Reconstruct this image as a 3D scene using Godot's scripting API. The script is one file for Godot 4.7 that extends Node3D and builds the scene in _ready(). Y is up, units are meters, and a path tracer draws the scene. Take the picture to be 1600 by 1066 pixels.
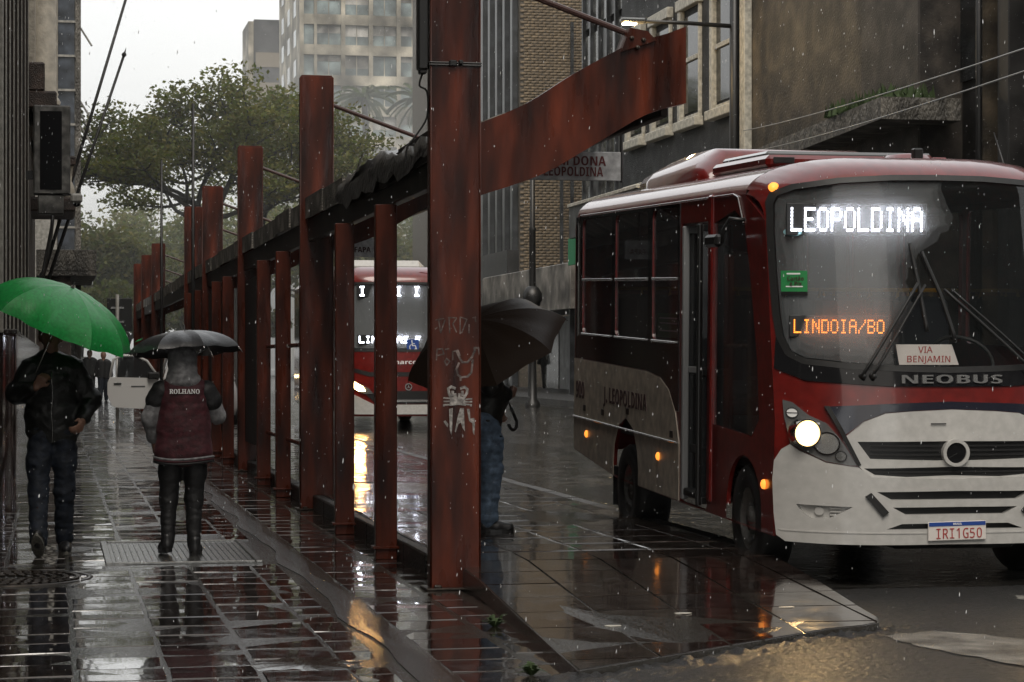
extends Node3D

# ---------------------------------------------------------------- state
var M := {}
var taken := {}
var rng := RandomNumberGenerator.new()
var tex := {}

# ---------------------------------------------------------------- basics
func numbered(called: String) -> String:
	if not taken.has(called):
		taken[called] = 0
		return called
	taken[called] += 1
	return "%s_%03d" % [called, taken[called]]

func tag(o: Node, label: String, category := "", group := "", kind := ""):
	if label != "": o.set_meta("label", label)
	if category != "": o.set_meta("category", category)
	if group != "": o.set_meta("group", group)
	if kind != "": o.set_meta("kind", kind)
	return o

func thing(called: String, label: String, category: String, at := Vector3.ZERO, turn := 0.0, group := "") -> Node3D:
	var o := Node3D.new()
	o.name = numbered(called)
	add_child(o)
	o.position = at
	o.rotation.y = turn
	tag(o, label, category, group)
	return o

func setting(called: String) -> Node3D:
	var o := Node3D.new()
	o.name = numbered(called)
	add_child(o)
	o.set_meta("kind", "structure")
	return o

func st_new(group := -1) -> SurfaceTool:
	var st := SurfaceTool.new()
	st.begin(Mesh.PRIMITIVE_TRIANGLES)
	st.set_smooth_group(group)
	return st

func done(st: SurfaceTool, called: String, m: Material, parent: Node = null, at := Vector3.ZERO) -> MeshInstance3D:
	st.generate_normals()
	return place(st.commit(), called, m, parent, at)

func place(mesh: Mesh, called: String, m: Material, parent: Node = null, at := Vector3.ZERO) -> MeshInstance3D:
	var o := MeshInstance3D.new()
	o.mesh = mesh
	o.material_override = m
	if parent == null:
		o.name = numbered(called)
		add_child(o)
	else:
		o.name = called
		parent.add_child(o, true)
	o.position = at
	return o

# corners run counter-clockwise seen from outside
func tri(st: SurfaceTool, a: Vector3, b: Vector3, c: Vector3):
	st.add_vertex(a); st.add_vertex(c); st.add_vertex(b)

func quad(st: SurfaceTool, a: Vector3, b: Vector3, c: Vector3, d: Vector3):
	tri(st, a, b, c)
	tri(st, a, c, d)

func box(st: SurfaceTool, c: Vector3, s: Vector3, bs := Basis.IDENTITY):
	cbox(st, c, s, 0.0, bs)

func cbox(st: SurfaceTool, c: Vector3, s: Vector3, ch := 0.01, bs := Basis.IDENTITY):
	var h := s * 0.5
	if ch <= 0.0:
		var p := []
		for i in 8:
			p.append(c + bs * Vector3(h.x if i & 1 else -h.x, h.y if i & 2 else -h.y, h.z if i & 4 else -h.z))
		quad(st, p[4], p[5], p[7], p[6]); quad(st, p[1], p[0], p[2], p[3])
		quad(st, p[5], p[1], p[3], p[7]); quad(st, p[0], p[4], p[6], p[2])
		quad(st, p[6], p[7], p[3], p[2]); quad(st, p[0], p[1], p[5], p[4])
		return
	var q := {}
	for ax in 3:
		for i in 8:
			var v := Vector3(h.x if i & 1 else -h.x, h.y if i & 2 else -h.y, h.z if i & 4 else -h.z)
			for k in 3:
				if k != ax: v[k] -= signf(v[k]) * ch
			q[ax * 8 + i] = c + bs * v
	quad(st, q[16 + 4], q[16 + 5], q[16 + 7], q[16 + 6]); quad(st, q[16 + 1], q[16], q[16 + 2], q[16 + 3])
	quad(st, q[5], q[1], q[3], q[7]); quad(st, q[0], q[4], q[6], q[2])
	quad(st, q[8 + 6], q[8 + 7], q[8 + 3], q[8 + 2]); quad(st, q[8], q[8 + 1], q[8 + 5], q[8 + 4])
	for i in 8:                                     # edges and corners
		var flip := (i & 1) ^ ((i >> 1) & 1) ^ ((i >> 2) & 1)
		if flip: tri(st, q[i], q[8 + i], q[16 + i])
		else: tri(st, q[i], q[16 + i], q[8 + i])
	for ax in 3:
		var b1 := (ax + 1) % 3
		var b2 := (ax + 2) % 3
		for k in 4:
			var i := (1 << b1 if k & 1 else 0) | (1 << b2 if k & 2 else 0)
			var j := i | (1 << ax)
			if (k & 1) ^ (k >> 1): quad(st, q[b1 * 8 + j], q[b1 * 8 + i], q[b2 * 8 + i], q[b2 * 8 + j])
			else: quad(st, q[b1 * 8 + i], q[b1 * 8 + j], q[b2 * 8 + j], q[b2 * 8 + i])

func tube(st: SurfaceTool, pts: Array, radii, n := 8, caps := true):
	var rings := []
	var side := Vector3.ZERO
	for i in pts.size():
		var d: Vector3 = pts[mini(i + 1, pts.size() - 1)] - pts[maxi(i - 1, 0)]
		d = d.normalized()
		if side == Vector3.ZERO: side = d.cross(Vector3.UP if absf(d.y) < 0.9 else Vector3.RIGHT).normalized()
		side = (side - d * side.dot(d)).normalized()
		var up := side.cross(d)
		var r: float = radii[i] if radii is Array else radii
		var ring := []
		for k in n:
			var a := TAU * k / n
			ring.append(pts[i] + (side * cos(a) - up * sin(a)) * r)
		rings.append(ring)
	for i in pts.size() - 1:
		for k in n:
			quad(st, rings[i][k], rings[i][(k + 1) % n], rings[i + 1][(k + 1) % n], rings[i + 1][k])
	if caps:
		for k in range(1, n - 1):
			tri(st, rings[0][0], rings[0][k + 1], rings[0][k])
			tri(st, rings[-1][0], rings[-1][k], rings[-1][k + 1])

# profile of (radius, height), turned about the y axis of xf
func lathe(st: SurfaceTool, prof: Array, n: int, xf := Transform3D.IDENTITY):
	for i in prof.size() - 1:
		for k in n:
			var a := TAU * k / n
			var b := TAU * (k + 1) / n
			var p: Vector2 = prof[i]
			var q: Vector2 = prof[i + 1]
			var v := [Vector3(p.x * cos(a), p.y, -p.x * sin(a)), Vector3(p.x * cos(b), p.y, -p.x * sin(b)), Vector3(q.x * cos(b), q.y, -q.x * sin(b)), Vector3(q.x * cos(a), q.y, -q.x * sin(a))]
			for j in 4: v[j] = xf * v[j]
			if p.x > 1e-5: tri(st, v[0], v[1], v[2])
			if q.x > 1e-5: tri(st, v[0], v[2], v[3])

# a polygon in x, y drawn out from z0 to z1
func prism(st: SurfaceTool, poly: PackedVector2Array, z0: float, z1: float, xf := Transform3D.IDENTITY):
	if Geometry2D.is_polygon_clockwise(poly): poly.reverse()
	var ix := Geometry2D.triangulate_polygon(poly)
	for i in range(0, ix.size(), 3):
		var a := poly[ix[i]]
		var b := poly[ix[i + 1]]
		var c := poly[ix[i + 2]]
		if (b - a).cross(c - a) < 0.0:
			var t := b
			b = c
			c = t
		tri(st, xf * Vector3(a.x, a.y, z1), xf * Vector3(b.x, b.y, z1), xf * Vector3(c.x, c.y, z1))
		tri(st, xf * Vector3(a.x, a.y, z0), xf * Vector3(c.x, c.y, z0), xf * Vector3(b.x, b.y, z0))
	for i in poly.size():
		var a := poly[i]
		var b := poly[(i + 1) % poly.size()]
		quad(st, xf * Vector3(a.x, a.y, z0), xf * Vector3(b.x, b.y, z0), xf * Vector3(b.x, b.y, z1), xf * Vector3(a.x, a.y, z1))

# a panel cut to an outline, bent over the surface that `lay` gives, with holes and a thickness
func panel(called: String, outline: Array, lay: Callable, off: float, thick: float, m: Material, parent: Node, holes := [], du := 0.08, dv := 0.4) -> MeshInstance3D:
	var poly := PackedVector2Array(outline)
	if Geometry2D.is_polygon_clockwise(poly): poly.reverse()
	var st := st_new(0)
	var box2 := Rect2(poly[0], Vector2.ZERO)
	for p in poly: box2 = box2.expand(p)
	var hp := []
	for h in holes:
		var q := PackedVector2Array(h)
		if Geometry2D.is_polygon_clockwise(q): q.reverse()
		hp.append(q)
	var nx := maxi(1, ceili(box2.size.x / du))
	var ny := maxi(1, ceili(box2.size.y / dv))
	for i in nx:
		for j in ny:
			var a := box2.position + Vector2(box2.size.x * i / nx, box2.size.y * j / ny)
			var b := box2.position + Vector2(box2.size.x * (i + 1) / nx, box2.size.y * (j + 1) / ny)
			var cells := Geometry2D.intersect_polygons(poly, PackedVector2Array([a, Vector2(b.x, a.y), b, Vector2(a.x, b.y)]))
			for h in hp:
				var next := []
				for c in cells:
					var cut := Geometry2D.clip_polygons(c, h)
					for k in cut:
						if not Geometry2D.is_polygon_clockwise(k): next.append(k)
				cells = Array(next, TYPE_PACKED_VECTOR2_ARRAY, "", null)
			for c in cells:
				var ix := Geometry2D.triangulate_polygon(c)
				for k in range(0, ix.size(), 3):
					var p := c[ix[k]]
					var q := c[ix[k + 1]]
					var r := c[ix[k + 2]]
					if absf((q - p).cross(r - p)) < 1e-9: continue
					if (q - p).cross(r - p) < 0.0: tri(st, lay.call(p, off), lay.call(r, off), lay.call(q, off))
					else: tri(st, lay.call(p, off), lay.call(q, off), lay.call(r, off))
	st.set_smooth_group(-1)
	if thick > 0.0:
		for lp in [poly] + hp:
			var inward: bool = lp != poly
			for i in lp.size():
				var p: Vector2 = lp[i]
				var q: Vector2 = lp[(i + 1) % lp.size()]
				var n := maxi(1, ceili(p.distance_to(q) / maxf(du, 0.05)))
				for k in n:
					var a: Vector2 = p.lerp(q, float(k) / n)
					var b: Vector2 = p.lerp(q, float(k + 1) / n)
					if inward and not Geometry2D.is_point_in_polygon((a + b) * 0.5, poly): continue
					if inward: quad(st, lay.call(a, off), lay.call(b, off), lay.call(b, off - thick), lay.call(a, off - thick))
					else: quad(st, lay.call(b, off), lay.call(a, off), lay.call(a, off - thick), lay.call(b, off - thick))
	return done(st, called, m, parent)

func text(called: String, words: String, height: float, m: Material, parent: Node, xf: Transform3D, font := "Droid Sans", weight := 700, depth := 0.004, width := 0.0) -> MeshInstance3D:
	var f := SystemFont.new()
	f.font_names = PackedStringArray([font])
	f.font_weight = weight
	var t := TextMesh.new()
	t.text = words
	t.font = f
	t.font_size = 64
	t.pixel_size = height / 46.0
	t.depth = depth
	t.curve_step = 2.0
	var o := place(t, called, m, parent)
	var sx := 1.0
	if width > 0.0: sx = width / maxf(0.001, t.get_aabb().size.x)
	o.transform = xf * Transform3D(Basis.from_scale(Vector3(sx, 1, 1)), Vector3.ZERO)
	return o

# ---------------------------------------------------------------- materials
func noise_tex(called: String, freq: float, lo: float, hi: float, seed_no := 1, octaves := 4, size := 512, kind := FastNoiseLite.TYPE_SIMPLEX_SMOOTH) -> NoiseTexture2D:
	if tex.has(called): return tex[called]
	var n := FastNoiseLite.new()
	n.seed = seed_no
	n.noise_type = kind
	n.frequency = freq
	n.fractal_octaves = octaves
	var t := NoiseTexture2D.new()
	t.width = size
	t.height = size
	t.seamless = true
	t.noise = n
	var g := Gradient.new()
	g.set_color(0, Color(lo, lo, lo))
	g.set_color(1, Color(hi, hi, hi))
	t.color_ramp = g
	tex[called] = t
	return t

func normal_tex(called: String, freq: float, bump: float, seed_no := 1, octaves := 3, size := 512) -> NoiseTexture2D:
	if tex.has(called): return tex[called]
	var n := FastNoiseLite.new()
	n.seed = seed_no
	n.noise_type = FastNoiseLite.TYPE_SIMPLEX_SMOOTH
	n.frequency = freq
	n.fractal_octaves = octaves
	var t := NoiseTexture2D.new()
	t.width = size
	t.height = size
	t.seamless = true
	t.as_normal_map = true
	t.bump_strength = bump
	t.noise = n
	tex[called] = t
	return t

# linear base colour, roughness; grain/rough_map/bumps name textures made in materials()
func mat(c: Color, rough := 0.6, o := {}) -> StandardMaterial3D:
	var m := StandardMaterial3D.new()
	m.albedo_color = c.linear_to_srgb()
	m.albedo_color.a = o.get("alpha", 1.0)
	m.roughness = rough
	m.metallic = o.get("metal", 0.0)
	m.metallic_specular = o.get("spec", 0.5)
	if o.has("grain") or o.has("rough_map") or o.has("bumps"):
		m.uv1_triplanar = true
		m.uv1_world_triplanar = o.get("world", true)
		var s: float = o.get("scale", 1.0)
		m.uv1_scale = Vector3(s, s, s) * o.get("stretch", Vector3.ONE)
	if o.has("grain"): m.albedo_texture = tex[o.grain]
	if o.has("rough_map"): m.roughness_texture = tex[o.rough_map]
	if o.has("bumps"):
		m.normal_enabled = true
		m.normal_texture = tex[o.bumps]
		m.normal_scale = o.get("bump", 0.5)
	if o.has("coat"):
		m.clearcoat_enabled = true
		m.clearcoat = o.coat
		m.clearcoat_roughness = o.get("coat_rough", 0.1)
	if o.has("alpha"): m.transparency = BaseMaterial3D.TRANSPARENCY_ALPHA
	if o.has("glow"):
		m.emission_enabled = true
		m.emission = o.get("glow_color", c).linear_to_srgb()
		m.emission_energy_multiplier = o.glow
	if o.has("back"):
		m.backlight_enabled = true
		m.backlight = o.back.linear_to_srgb()
	if o.has("sheen"):
		m.rim_enabled = true
		m.rim = o.sheen
		m.rim_tint = 0.5
	if o.get("vertex", false): m.vertex_color_use_as_albedo = true
	return m

func materials():
	noise_tex("grain", 0.012, 0.45, 1.0, 3, 5)
	noise_tex("mottle", 0.02, 0.7, 1.0, 5, 4)
	noise_tex("faint", 0.03, 0.9, 1.0, 6, 4)
	noise_tex("streak", 0.010, 0.30, 1.0, 16, 6)
	noise_tex("rough_runs", 0.012, 0.35, 1.0, 44, 5)
	noise_tex("stain", 0.006, 0.3, 1.0, 9, 6)
	noise_tex("wet", 0.008, 0.12, 1.0, 21, 4)
	noise_tex("speck", 0.2, 0.5, 1.0, 33, 2)
	normal_tex("ripple", 0.03, 3.0, 11, 3)
	normal_tex("rough_stone", 0.08, 8.0, 12, 4)
	normal_tex("grit", 0.25, 10.0, 13, 2)
	normal_tex("cloth", 0.02, 5.0, 14, 4)
	# ground
	M.pavers = []
	for c in [[Color(0.050, 0.036, 0.030), 0.14, 1.0], [Color(0.062, 0.046, 0.039), 0.20, 0.9], [Color(0.040, 0.031, 0.029), 0.10, 1.0], [Color(0.056, 0.044, 0.042), 0.26, 0.7], [Color(0.070, 0.050, 0.040), 0.16, 1.0]]:
		M.pavers.append(mat(c[0], c[1], {grain = "grain", rough_map = "wet", bumps = "ripple", bump = 0.17, spec = 1.0, scale = 1.5, coat = c[2], coat_rough = 0.03}))
	M.platform = []
	for c in [Color(0.050, 0.032, 0.026), Color(0.042, 0.028, 0.024), Color(0.060, 0.045, 0.038), Color(0.047, 0.035, 0.031), Color(0.072, 0.060, 0.052)]:
		M.platform.append(mat(c, 0.20, {grain = "grain", rough_map = "wet", bumps = "ripple", bump = 0.12, spec = 0.6, scale = 0.8, coat = 0.6, coat_rough = 0.05}))
	M.joint = mat(Color(0.050, 0.045, 0.038), 0.10, {grain = "mottle", bumps = "ripple", bump = 0.8, scale = 3.0})
	M.water = mat(Color(0.035, 0.032, 0.028), 0.03, {bumps = "ripple", bump = 0.35, scale = 3.0})
	M.flow = mat(Color(0.035, 0.032, 0.028), 0.08, {bumps = "ripple", bump = 1.3, scale = 5.0})
	M.asphalt = mat(Color(0.060, 0.057, 0.052), 0.26, {spec = 0.6, grain = "stain", rough_map = "wet", bumps = "grit", bump = 0.35, scale = 0.5})
	M.road_wet = mat(Color(0.058, 0.055, 0.050), 0.22, {spec = 0.9, grain = "stain", rough_map = "wet", bumps = "ripple", bump = 0.55, scale = 0.45})
	M.rubble = mat(Color(0.032, 0.030, 0.028), 0.30, {grain = "grain", bumps = "grit", bump = 1.6, scale = 1.6})
	M.paint = mat(Color(0.36, 0.34, 0.30), 0.4, {grain = "stain", bumps = "grit", bump = 0.8, scale = 0.7})
	M.kerb = mat(Color(0.050, 0.045, 0.040), 0.4, {grain = "stain", bumps = "rough_stone", bump = 0.8, scale = 0.8})
	M.moss = mat(Color(0.05, 0.09, 0.02), 0.8, {grain = "speck", scale = 2.0})
	M.iron = mat(Color(0.075, 0.058, 0.045), 0.28, {metal = 0.5, grain = "grain", scale = 2.0})
	M.steel = mat(Color(0.36, 0.355, 0.34), 0.22, {metal = 0.8, grain = "mottle", scale = 2.0})
	M.litter = mat(Color(0.45, 0.42, 0.36), 0.5)
	# shelter
	M.red_steel = mat(Color(0.150, 0.028, 0.010), 0.5, {spec = 0.4, grain = "streak", rough_map = "rough_runs", bumps = "ripple", bump = 0.10, scale = 0.8, stretch = Vector3(1, 0.2, 1)})
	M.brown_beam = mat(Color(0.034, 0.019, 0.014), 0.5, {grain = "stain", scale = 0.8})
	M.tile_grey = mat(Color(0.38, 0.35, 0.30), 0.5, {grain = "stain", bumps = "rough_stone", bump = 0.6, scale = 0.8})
	M.tarp = mat(Color(0.014, 0.013, 0.013), 0.28, {bumps = "cloth", bump = 0.9, scale = 1.2})
	M.rod = mat(Color(0.05, 0.020, 0.016), 0.35)
	M.black = mat(Color(0.012, 0.012, 0.012), 0.4)
	M.black_gloss = mat(Color(0.010, 0.010, 0.011), 0.08)
	M.rubber = mat(Color(0.014, 0.014, 0.014), 0.55, {grain = "mottle", scale = 2.0})
	M.graffiti = mat(Color(0.50, 0.47, 0.44), 0.6, {grain = "grain", scale = 4.0})
	M.graffiti_thin = mat(Color(0.28, 0.22, 0.20), 0.6, {grain = "stain", scale = 5.0})
	M.sign_white = mat(Color(0.55, 0.56, 0.57), 0.3, {grain = "mottle", scale = 1.0})
	M.ink_dark = mat(Color(0.05, 0.02, 0.02), 0.5)
	M.ink_red = mat(Color(0.33, 0.03, 0.025), 0.5)
	M.ink_maroon = mat(Color(0.10, 0.012, 0.012), 0.5)
	M.ink_white = mat(Color(0.75, 0.75, 0.74), 0.35)
	# bus
	M.bus_red = mat(Color(0.175, 0.011, 0.008), 0.30, {coat = 1.0, coat_rough = 0.06, grain = "mottle", scale = 0.8})
	M.bus_white = mat(Color(0.50, 0.49, 0.465), 0.30, {coat = 0.8, coat_rough = 0.10, grain = "faint", scale = 0.8})
	M.bus_beige = mat(Color(0.62, 0.54, 0.44), 0.40, {coat = 0.3, coat_rough = 0.15, grain = "mottle", scale = 0.6})
	M.bus_navy = mat(Color(0.012, 0.013, 0.022), 0.25, {coat = 0.8, coat_rough = 0.1})
	M.silver = mat(Color(0.55, 0.55, 0.54), 0.2, {metal = 0.8})
	M.grey_frame = mat(Color(0.24, 0.245, 0.25), 0.4)
	M.chrome = mat(Color(0.7, 0.7, 0.7), 0.08, {metal = 1.0})
	M.lamp_grey = mat(Color(0.10, 0.10, 0.10), 0.25, {coat = 1.0, coat_rough = 0.05})
	M.glass = mat(Color(0.05, 0.06, 0.06), 0.02, {alpha = 0.10})
	M.glass_dark = mat(Color(0.03, 0.032, 0.034), 0.03, {alpha = 0.72})
	M.lens = mat(Color(0.85, 0.87, 0.88), 0.04, {alpha = 0.15})
	M.mist = mat(Color(0.70, 0.74, 0.76), 0.6, {alpha = 0.085, back = Color(0.9, 0.9, 0.9)})
	M.mist_light = mat(Color(0.50, 0.53, 0.54), 0.5, {alpha = 0.40})
	M.led_white = mat(Color(0.86, 0.89, 1.0), 0.5, {glow = 9.0})
	M.led_amber = mat(Color(1.0, 0.27, 0.03), 0.5, {glow = 1.9})
	M.head_glow = mat(Color(1.0, 0.80, 0.46), 0.4, {glow = 7.0})
	M.head_rim = mat(Color(1.0, 0.66, 0.26), 0.4, {glow = 2.2})
	M.marker_glow = mat(Color(1.0, 0.30, 0.04), 0.4, {glow = 1.0})
	M.green_card = mat(Color(0.02, 0.20, 0.06), 0.5)
	M.cyan_card = mat(Color(0.24, 0.42, 0.46), 0.5)
	M.seat = mat(Color(0.03, 0.032, 0.04), 0.8)
	M.yellow = mat(Color(0.45, 0.24, 0.03), 0.5)
	M.blue = mat(Color(0.02, 0.06, 0.26), 0.4)
	M.paper = mat(Color(0.62, 0.58, 0.54), 0.7)

# ---------------------------------------------------------------- scene
func _ready():
	# camera: level, the lens shifted up a little, turned to the right of the street's line
	var cam := Camera3D.new()
	cam.name = "camera"
	cam.position = Vector3(0, 1.5, 0)
	cam.rotation_degrees = Vector3(0, -11.3406, 0)
	cam.projection = Camera3D.PROJECTION_FRUSTUM
	cam.near = 0.1
	cam.far = 1200.0
	cam.size = 0.1 * 1066.0 / 3590.0
	cam.frustum_offset = Vector2(0, 0.1 * 25.0 / 3590.0)
	add_child(cam)
	cam.current = true
	# overcast sky
	var sky_mat := ProceduralSkyMaterial.new()
	sky_mat.sky_top_color = Color(0.80, 0.81, 0.82)
	sky_mat.sky_horizon_color = Color(0.90, 0.90, 0.89)
	sky_mat.sky_curve = 0.2
	sky_mat.ground_bottom_color = Color(0.10, 0.10, 0.10)
	sky_mat.ground_horizon_color = Color(0.35, 0.35, 0.34)
	var sky := Sky.new()
	sky.sky_material = sky_mat
	var env := Environment.new()
	env.background_mode = Environment.BG_SKY
	env.sky = sky
	env.tonemap_mode = Environment.TONE_MAPPER_LINEAR
	env.tonemap_exposure = 1.62
	env.fog_enabled = true
	env.fog_density = 0.0001
	env.fog_light_color = Color(0.86, 0.87, 0.86)
	env.volumetric_fog_enabled = true
	env.volumetric_fog_density = 0.0
	env.sdfgi_enabled = true
	env.ssao_enabled = true
	env.ssil_enabled = true
	var we := WorldEnvironment.new()
	we.name = "environment"
	we.environment = env
	add_child(we)
	var sun := DirectionalLight3D.new()
	sun.name = "overcast_sun"
	sun.light_energy = 0.5
	sun.light_angular_distance = 40.0
	sun.light_color = Color(1.0, 0.97, 0.93)
	sun.shadow_enabled = true
	sun.rotation_degrees = Vector3(-52, -14, 0)
	add_child(sun)
	materials()
	M.head_glow2 = mat(Color(1.0, 0.66, 0.28), 0.4, {glow = 22.0})
	M.car_white = mat(Color(0.62, 0.61, 0.59), 0.25, {coat = 0.8, coat_rough = 0.1})
	build_ground()
	build_covers()
	build_left_side()
	build_right_side()
	build_far_town()
	build_trees()
	build_shelter()
	build_near_bus()
	build_far_bus()
	build_car("white_car", "white car standing far down the pavement with its passenger door open", Vector3(3.12, 0.0, -50.0), true)
	build_car("distant_car", "distant pale car with lit amber headlights at the end of the pavement", Vector3(1.0, -0.02, -101.0), false)
	build_people()
	build_rain()
	build_mist()

# ---------------------------------------------------------------- ground
func platform_height(d: float) -> float:
	return 0.045 + 0.105 * clampf((d - 11.6) / 3.4, 0.0, 1.0)

func platform_shift(d: float, x := 2.62) -> float:
	return -maxf(0.0, 15.3 - d) * (0.03 + 0.03 * clampf((x - 2.62) / 0.8, 0.0, 1.0))

func grid_sheet(st: SurfaceTool, xs: Array, ds: Array, height: Callable):
	for i in xs.size() - 1:
		for j in ds.size() - 1:
			var p := func(x: float, d: float) -> Vector3: return Vector3(x, height.call(x, d), -d)
			quad(st, p.call(xs[i], ds[j]), p.call(xs[i + 1], ds[j]), p.call(xs[i + 1], ds[j + 1]), p.call(xs[i], ds[j + 1]))

func road_height(x: float, _d: float) -> float:
	return -0.012 + 0.24 * smoothstep(8.0, 13.0, x)

func steps(a: float, b: float, s: float) -> Array:
	var o := []
	var n := maxi(1, roundi((b - a) / s))
	for i in n + 1: o.append(lerpf(a, b, float(i) / n))
	return o

func slab_mesh(w: float, l: float, v: int) -> Mesh:
	var st := st_new()
	var r := RandomNumberGenerator.new()
	r.seed = 400 + v
	var h := Vector2(w * 0.5, l * 0.5)
	var out := [Vector2(-h.x, -h.y), Vector2(0, -h.y), Vector2(h.x, -h.y), Vector2(h.x, 0), Vector2(h.x, h.y), Vector2(0, h.y), Vector2(-h.x, h.y), Vector2(-h.x, 0)]
	var top := []
	var rim := []
	var low := []
	for p in out:
		var j: Vector2 = p + Vector2(r.randf_range(-0.004, 0.004), r.randf_range(-0.004, 0.004))
		top.append(Vector3(j.x * 0.972, r.randf_range(-0.0012, 0.0012), j.y * 0.972))
		rim.append(Vector3(j.x, -0.006, j.y))
		low.append(Vector3(j.x, -0.05, j.y))
	for i in 8:
		var k := (i + 1) % 8
		tri(st, Vector3(0, 0.0008, 0), top[k], top[i])
		quad(st, rim[k], rim[i], top[i], top[k])
		quad(st, low[k], low[i], rim[i], rim[k])
	st.generate_normals()
	return st.commit()

func build_ground():
	# base sheet to the horizon, then the carriageway over it
	var st := st_new()
	var far := 330.0
	quad(st, Vector3(-far, -0.30, 60), Vector3(far, -0.30, 60), Vector3(far, -0.30, -far), Vector3(-far, -0.30, -far))
	done(st, "ground", M.asphalt, null).set_meta("kind", "structure")
	st = st_new(0)
	grid_sheet(st, [2.3, 3.0, 4.0, 5.0, 6.0, 7.0, 8.0, 9.0, 10.0, 11.0, 12.0, 13.0], steps(-40, 150, 5.0), road_height)
	done(st, "road", M.road_wet, null).set_meta("kind", "structure")
	# pavement across the street
	st = st_new()
	box(st, Vector3(15.6, 0.16, -50), Vector3(5.2, 0.44, 190))
	done(st, "far_pavement", M.kerb, null).set_meta("kind", "structure")
	# avenue at the end of the street, under the trees
	st = st_new()
	box(st, Vector3(0, -0.08, -150), Vector3(160, 0.12, 70))
	done(st, "square", M.joint, null).set_meta("kind", "structure")

	# near pavement: bed with slabs laid on it
	var walk := setting("pavement")
	st = st_new()
	quad(st, Vector3(-1.6, -0.0022, 40), Vector3(2.58, -0.0022, 40), Vector3(2.58, -0.0022, -100), Vector3(-1.6, -0.0022, -100))
	done(st, "bed", M.joint, walk)
	var lengths := [0.395, 0.40, 0.405, 0.40, 0.39]
	var meshes := []
	for v in 10: meshes.append(slab_mesh(0.412 - 0.006 * (v % 2), lengths[v % 5], v))
	rng.seed = 71
	var rest := st_new()
	var n := 0
	var tilt_noise := FastNoiseLite.new()
	tilt_noise.seed = 5
	tilt_noise.frequency = 0.9
	var lane_x := [-0.535, -0.105, 0.325, 0.755, 1.185, 1.50, 2.075, 2.41]
	for lane in lane_x.size():
		var d0 := 9.5 + rng.randf_range(-0.015, 0.015) + (0.21 if lane % 3 == 1 else 0.0)
		while d0 < 78.0:
			var v := rng.randi() % 10
			var len: float = lengths[v % 5]
			var dd := d0 + len * 0.5
			d0 += 0.428
			var x: float = lane_x[lane]
			if Vector2(x + 0.30, dd - 15.95).length() < 0.62: continue
			if absf(x - 0.95) < 0.62 and absf(dd - 17.85) < 1.14: continue
			var pitch := 0.012 * tilt_noise.get_noise_2d(dd * 1.6, lane * 0.35) + rng.randf_range(-0.007, 0.007)
			var b := Basis.from_euler(Vector3(pitch, rng.randf_range(-0.018, 0.018), rng.randf_range(-0.008, 0.008)))
			if lane == 5 or lane == 7: b = b * Basis.from_scale(Vector3(0.46, 1, 1))
			var at := Vector3(x + rng.randf_range(-0.004, 0.004), rng.randf_range(-0.003, 0.003), -dd)
			var c: int = rng.randi() % M.pavers.size()
			if n < 300 and x > -0.5 and dd < 27.5:
				var o := place(meshes[v], "paver", M.pavers[c], walk)
				o.transform = Transform3D(b, at)
				n += 1
			else:
				rest.append_from(meshes[v], 0, Transform3D(b, at))
	var field := place(rest.commit(), "distant_pavers", M.pavers[3], walk)
	field.set_meta("kind", "stuff")
	# the runnel of rain water along the pavement
	st = st_new(0)
	var prev := []
	for i in 90:
		var dz := 10.2 + i * 0.5
		var w := 0.07 + 0.04 * sin(i * 1.3) * sin(i * 0.37)
		var cx := 1.735 + 0.02 * sin(i * 0.9)
		var cur := [Vector3(cx - w, 0.0015, -dz), Vector3(cx, 0.003, -dz), Vector3(cx + w, 0.0015, -dz)]
		if prev.size():
			for k in 2: quad(st, prev[k], prev[k + 1], cur[k + 1], cur[k])
		prev = cur
	done(st, "runnel", M.flow, null).set_meta("kind", "structure")
	rng.seed = 172

	# puddles lying on the slabs
	var pn := FastNoiseLite.new()
	pn.seed = 23
	pn.frequency = 0.8
	for p in [[1.22, 11.2, 0.30, 0.30], [1.25, 22.0, 0.30, 0.9], [3.15, 17.9, 0.36, 0.8], [4.2, 19.0, 0.42, 1.0], [3.6, 23.5, 0.6, 1.4], [6.2, 24.5, 0.9, 2.0], [8.6, 31.0, 1.5, 2.6], [7.2, 37.0, 1.6, 3.0]]:
		var pst := st_new(0)
		var px: float = p[0]
		var pd: float = p[1]
		var py := 0.0045
		if px > 2.6 and px < 4.9: py = platform_height(pd) + 0.0045
		elif px > 5.0: py = -0.004
		var rim := []
		for k in 40:
			var a := TAU * k / 40.0
			var r := 1.0 + 0.55 * pn.get_noise_2d(cos(a) * 1.6 + px * 3.0, sin(a) * 1.6 + pd)
			rim.append(Vector3(cos(a) * p[2] * r, 0, -sin(a) * p[3] * r))
		var mid := Vector3(px, py - 0.0012, -pd)
		for k in 40:
			var q := (k + 1) % 40
			tri(pst, mid, mid + rim[k] * 0.7, mid + rim[q] * 0.7)
			quad(pst, mid + rim[k] * 0.7, mid + rim[k] - Vector3(0, 0.010, 0), mid + rim[q] - Vector3(0, 0.010, 0), mid + rim[q] * 0.7)
		done(pst, "puddle", M.water, null).set_meta("kind", "structure")

	# raised boarding platform
	var plat := setting("platform")
	st = st_new(0)
	var lay := func(x: float, dq: float) -> Vector3: return Vector3(x + platform_shift(dq, x), platform_height(dq) - 0.003, -dq)
	var ds := steps(15.6, 46.0, 0.6)
	for j in ds.size() - 1:
		quad(st, lay.call(2.62, ds[j]), lay.call(4.84, ds[j]), lay.call(4.84, ds[j + 1]), lay.call(2.62, ds[j + 1]))
	done(st, "bed", M.joint, plat)
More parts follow.
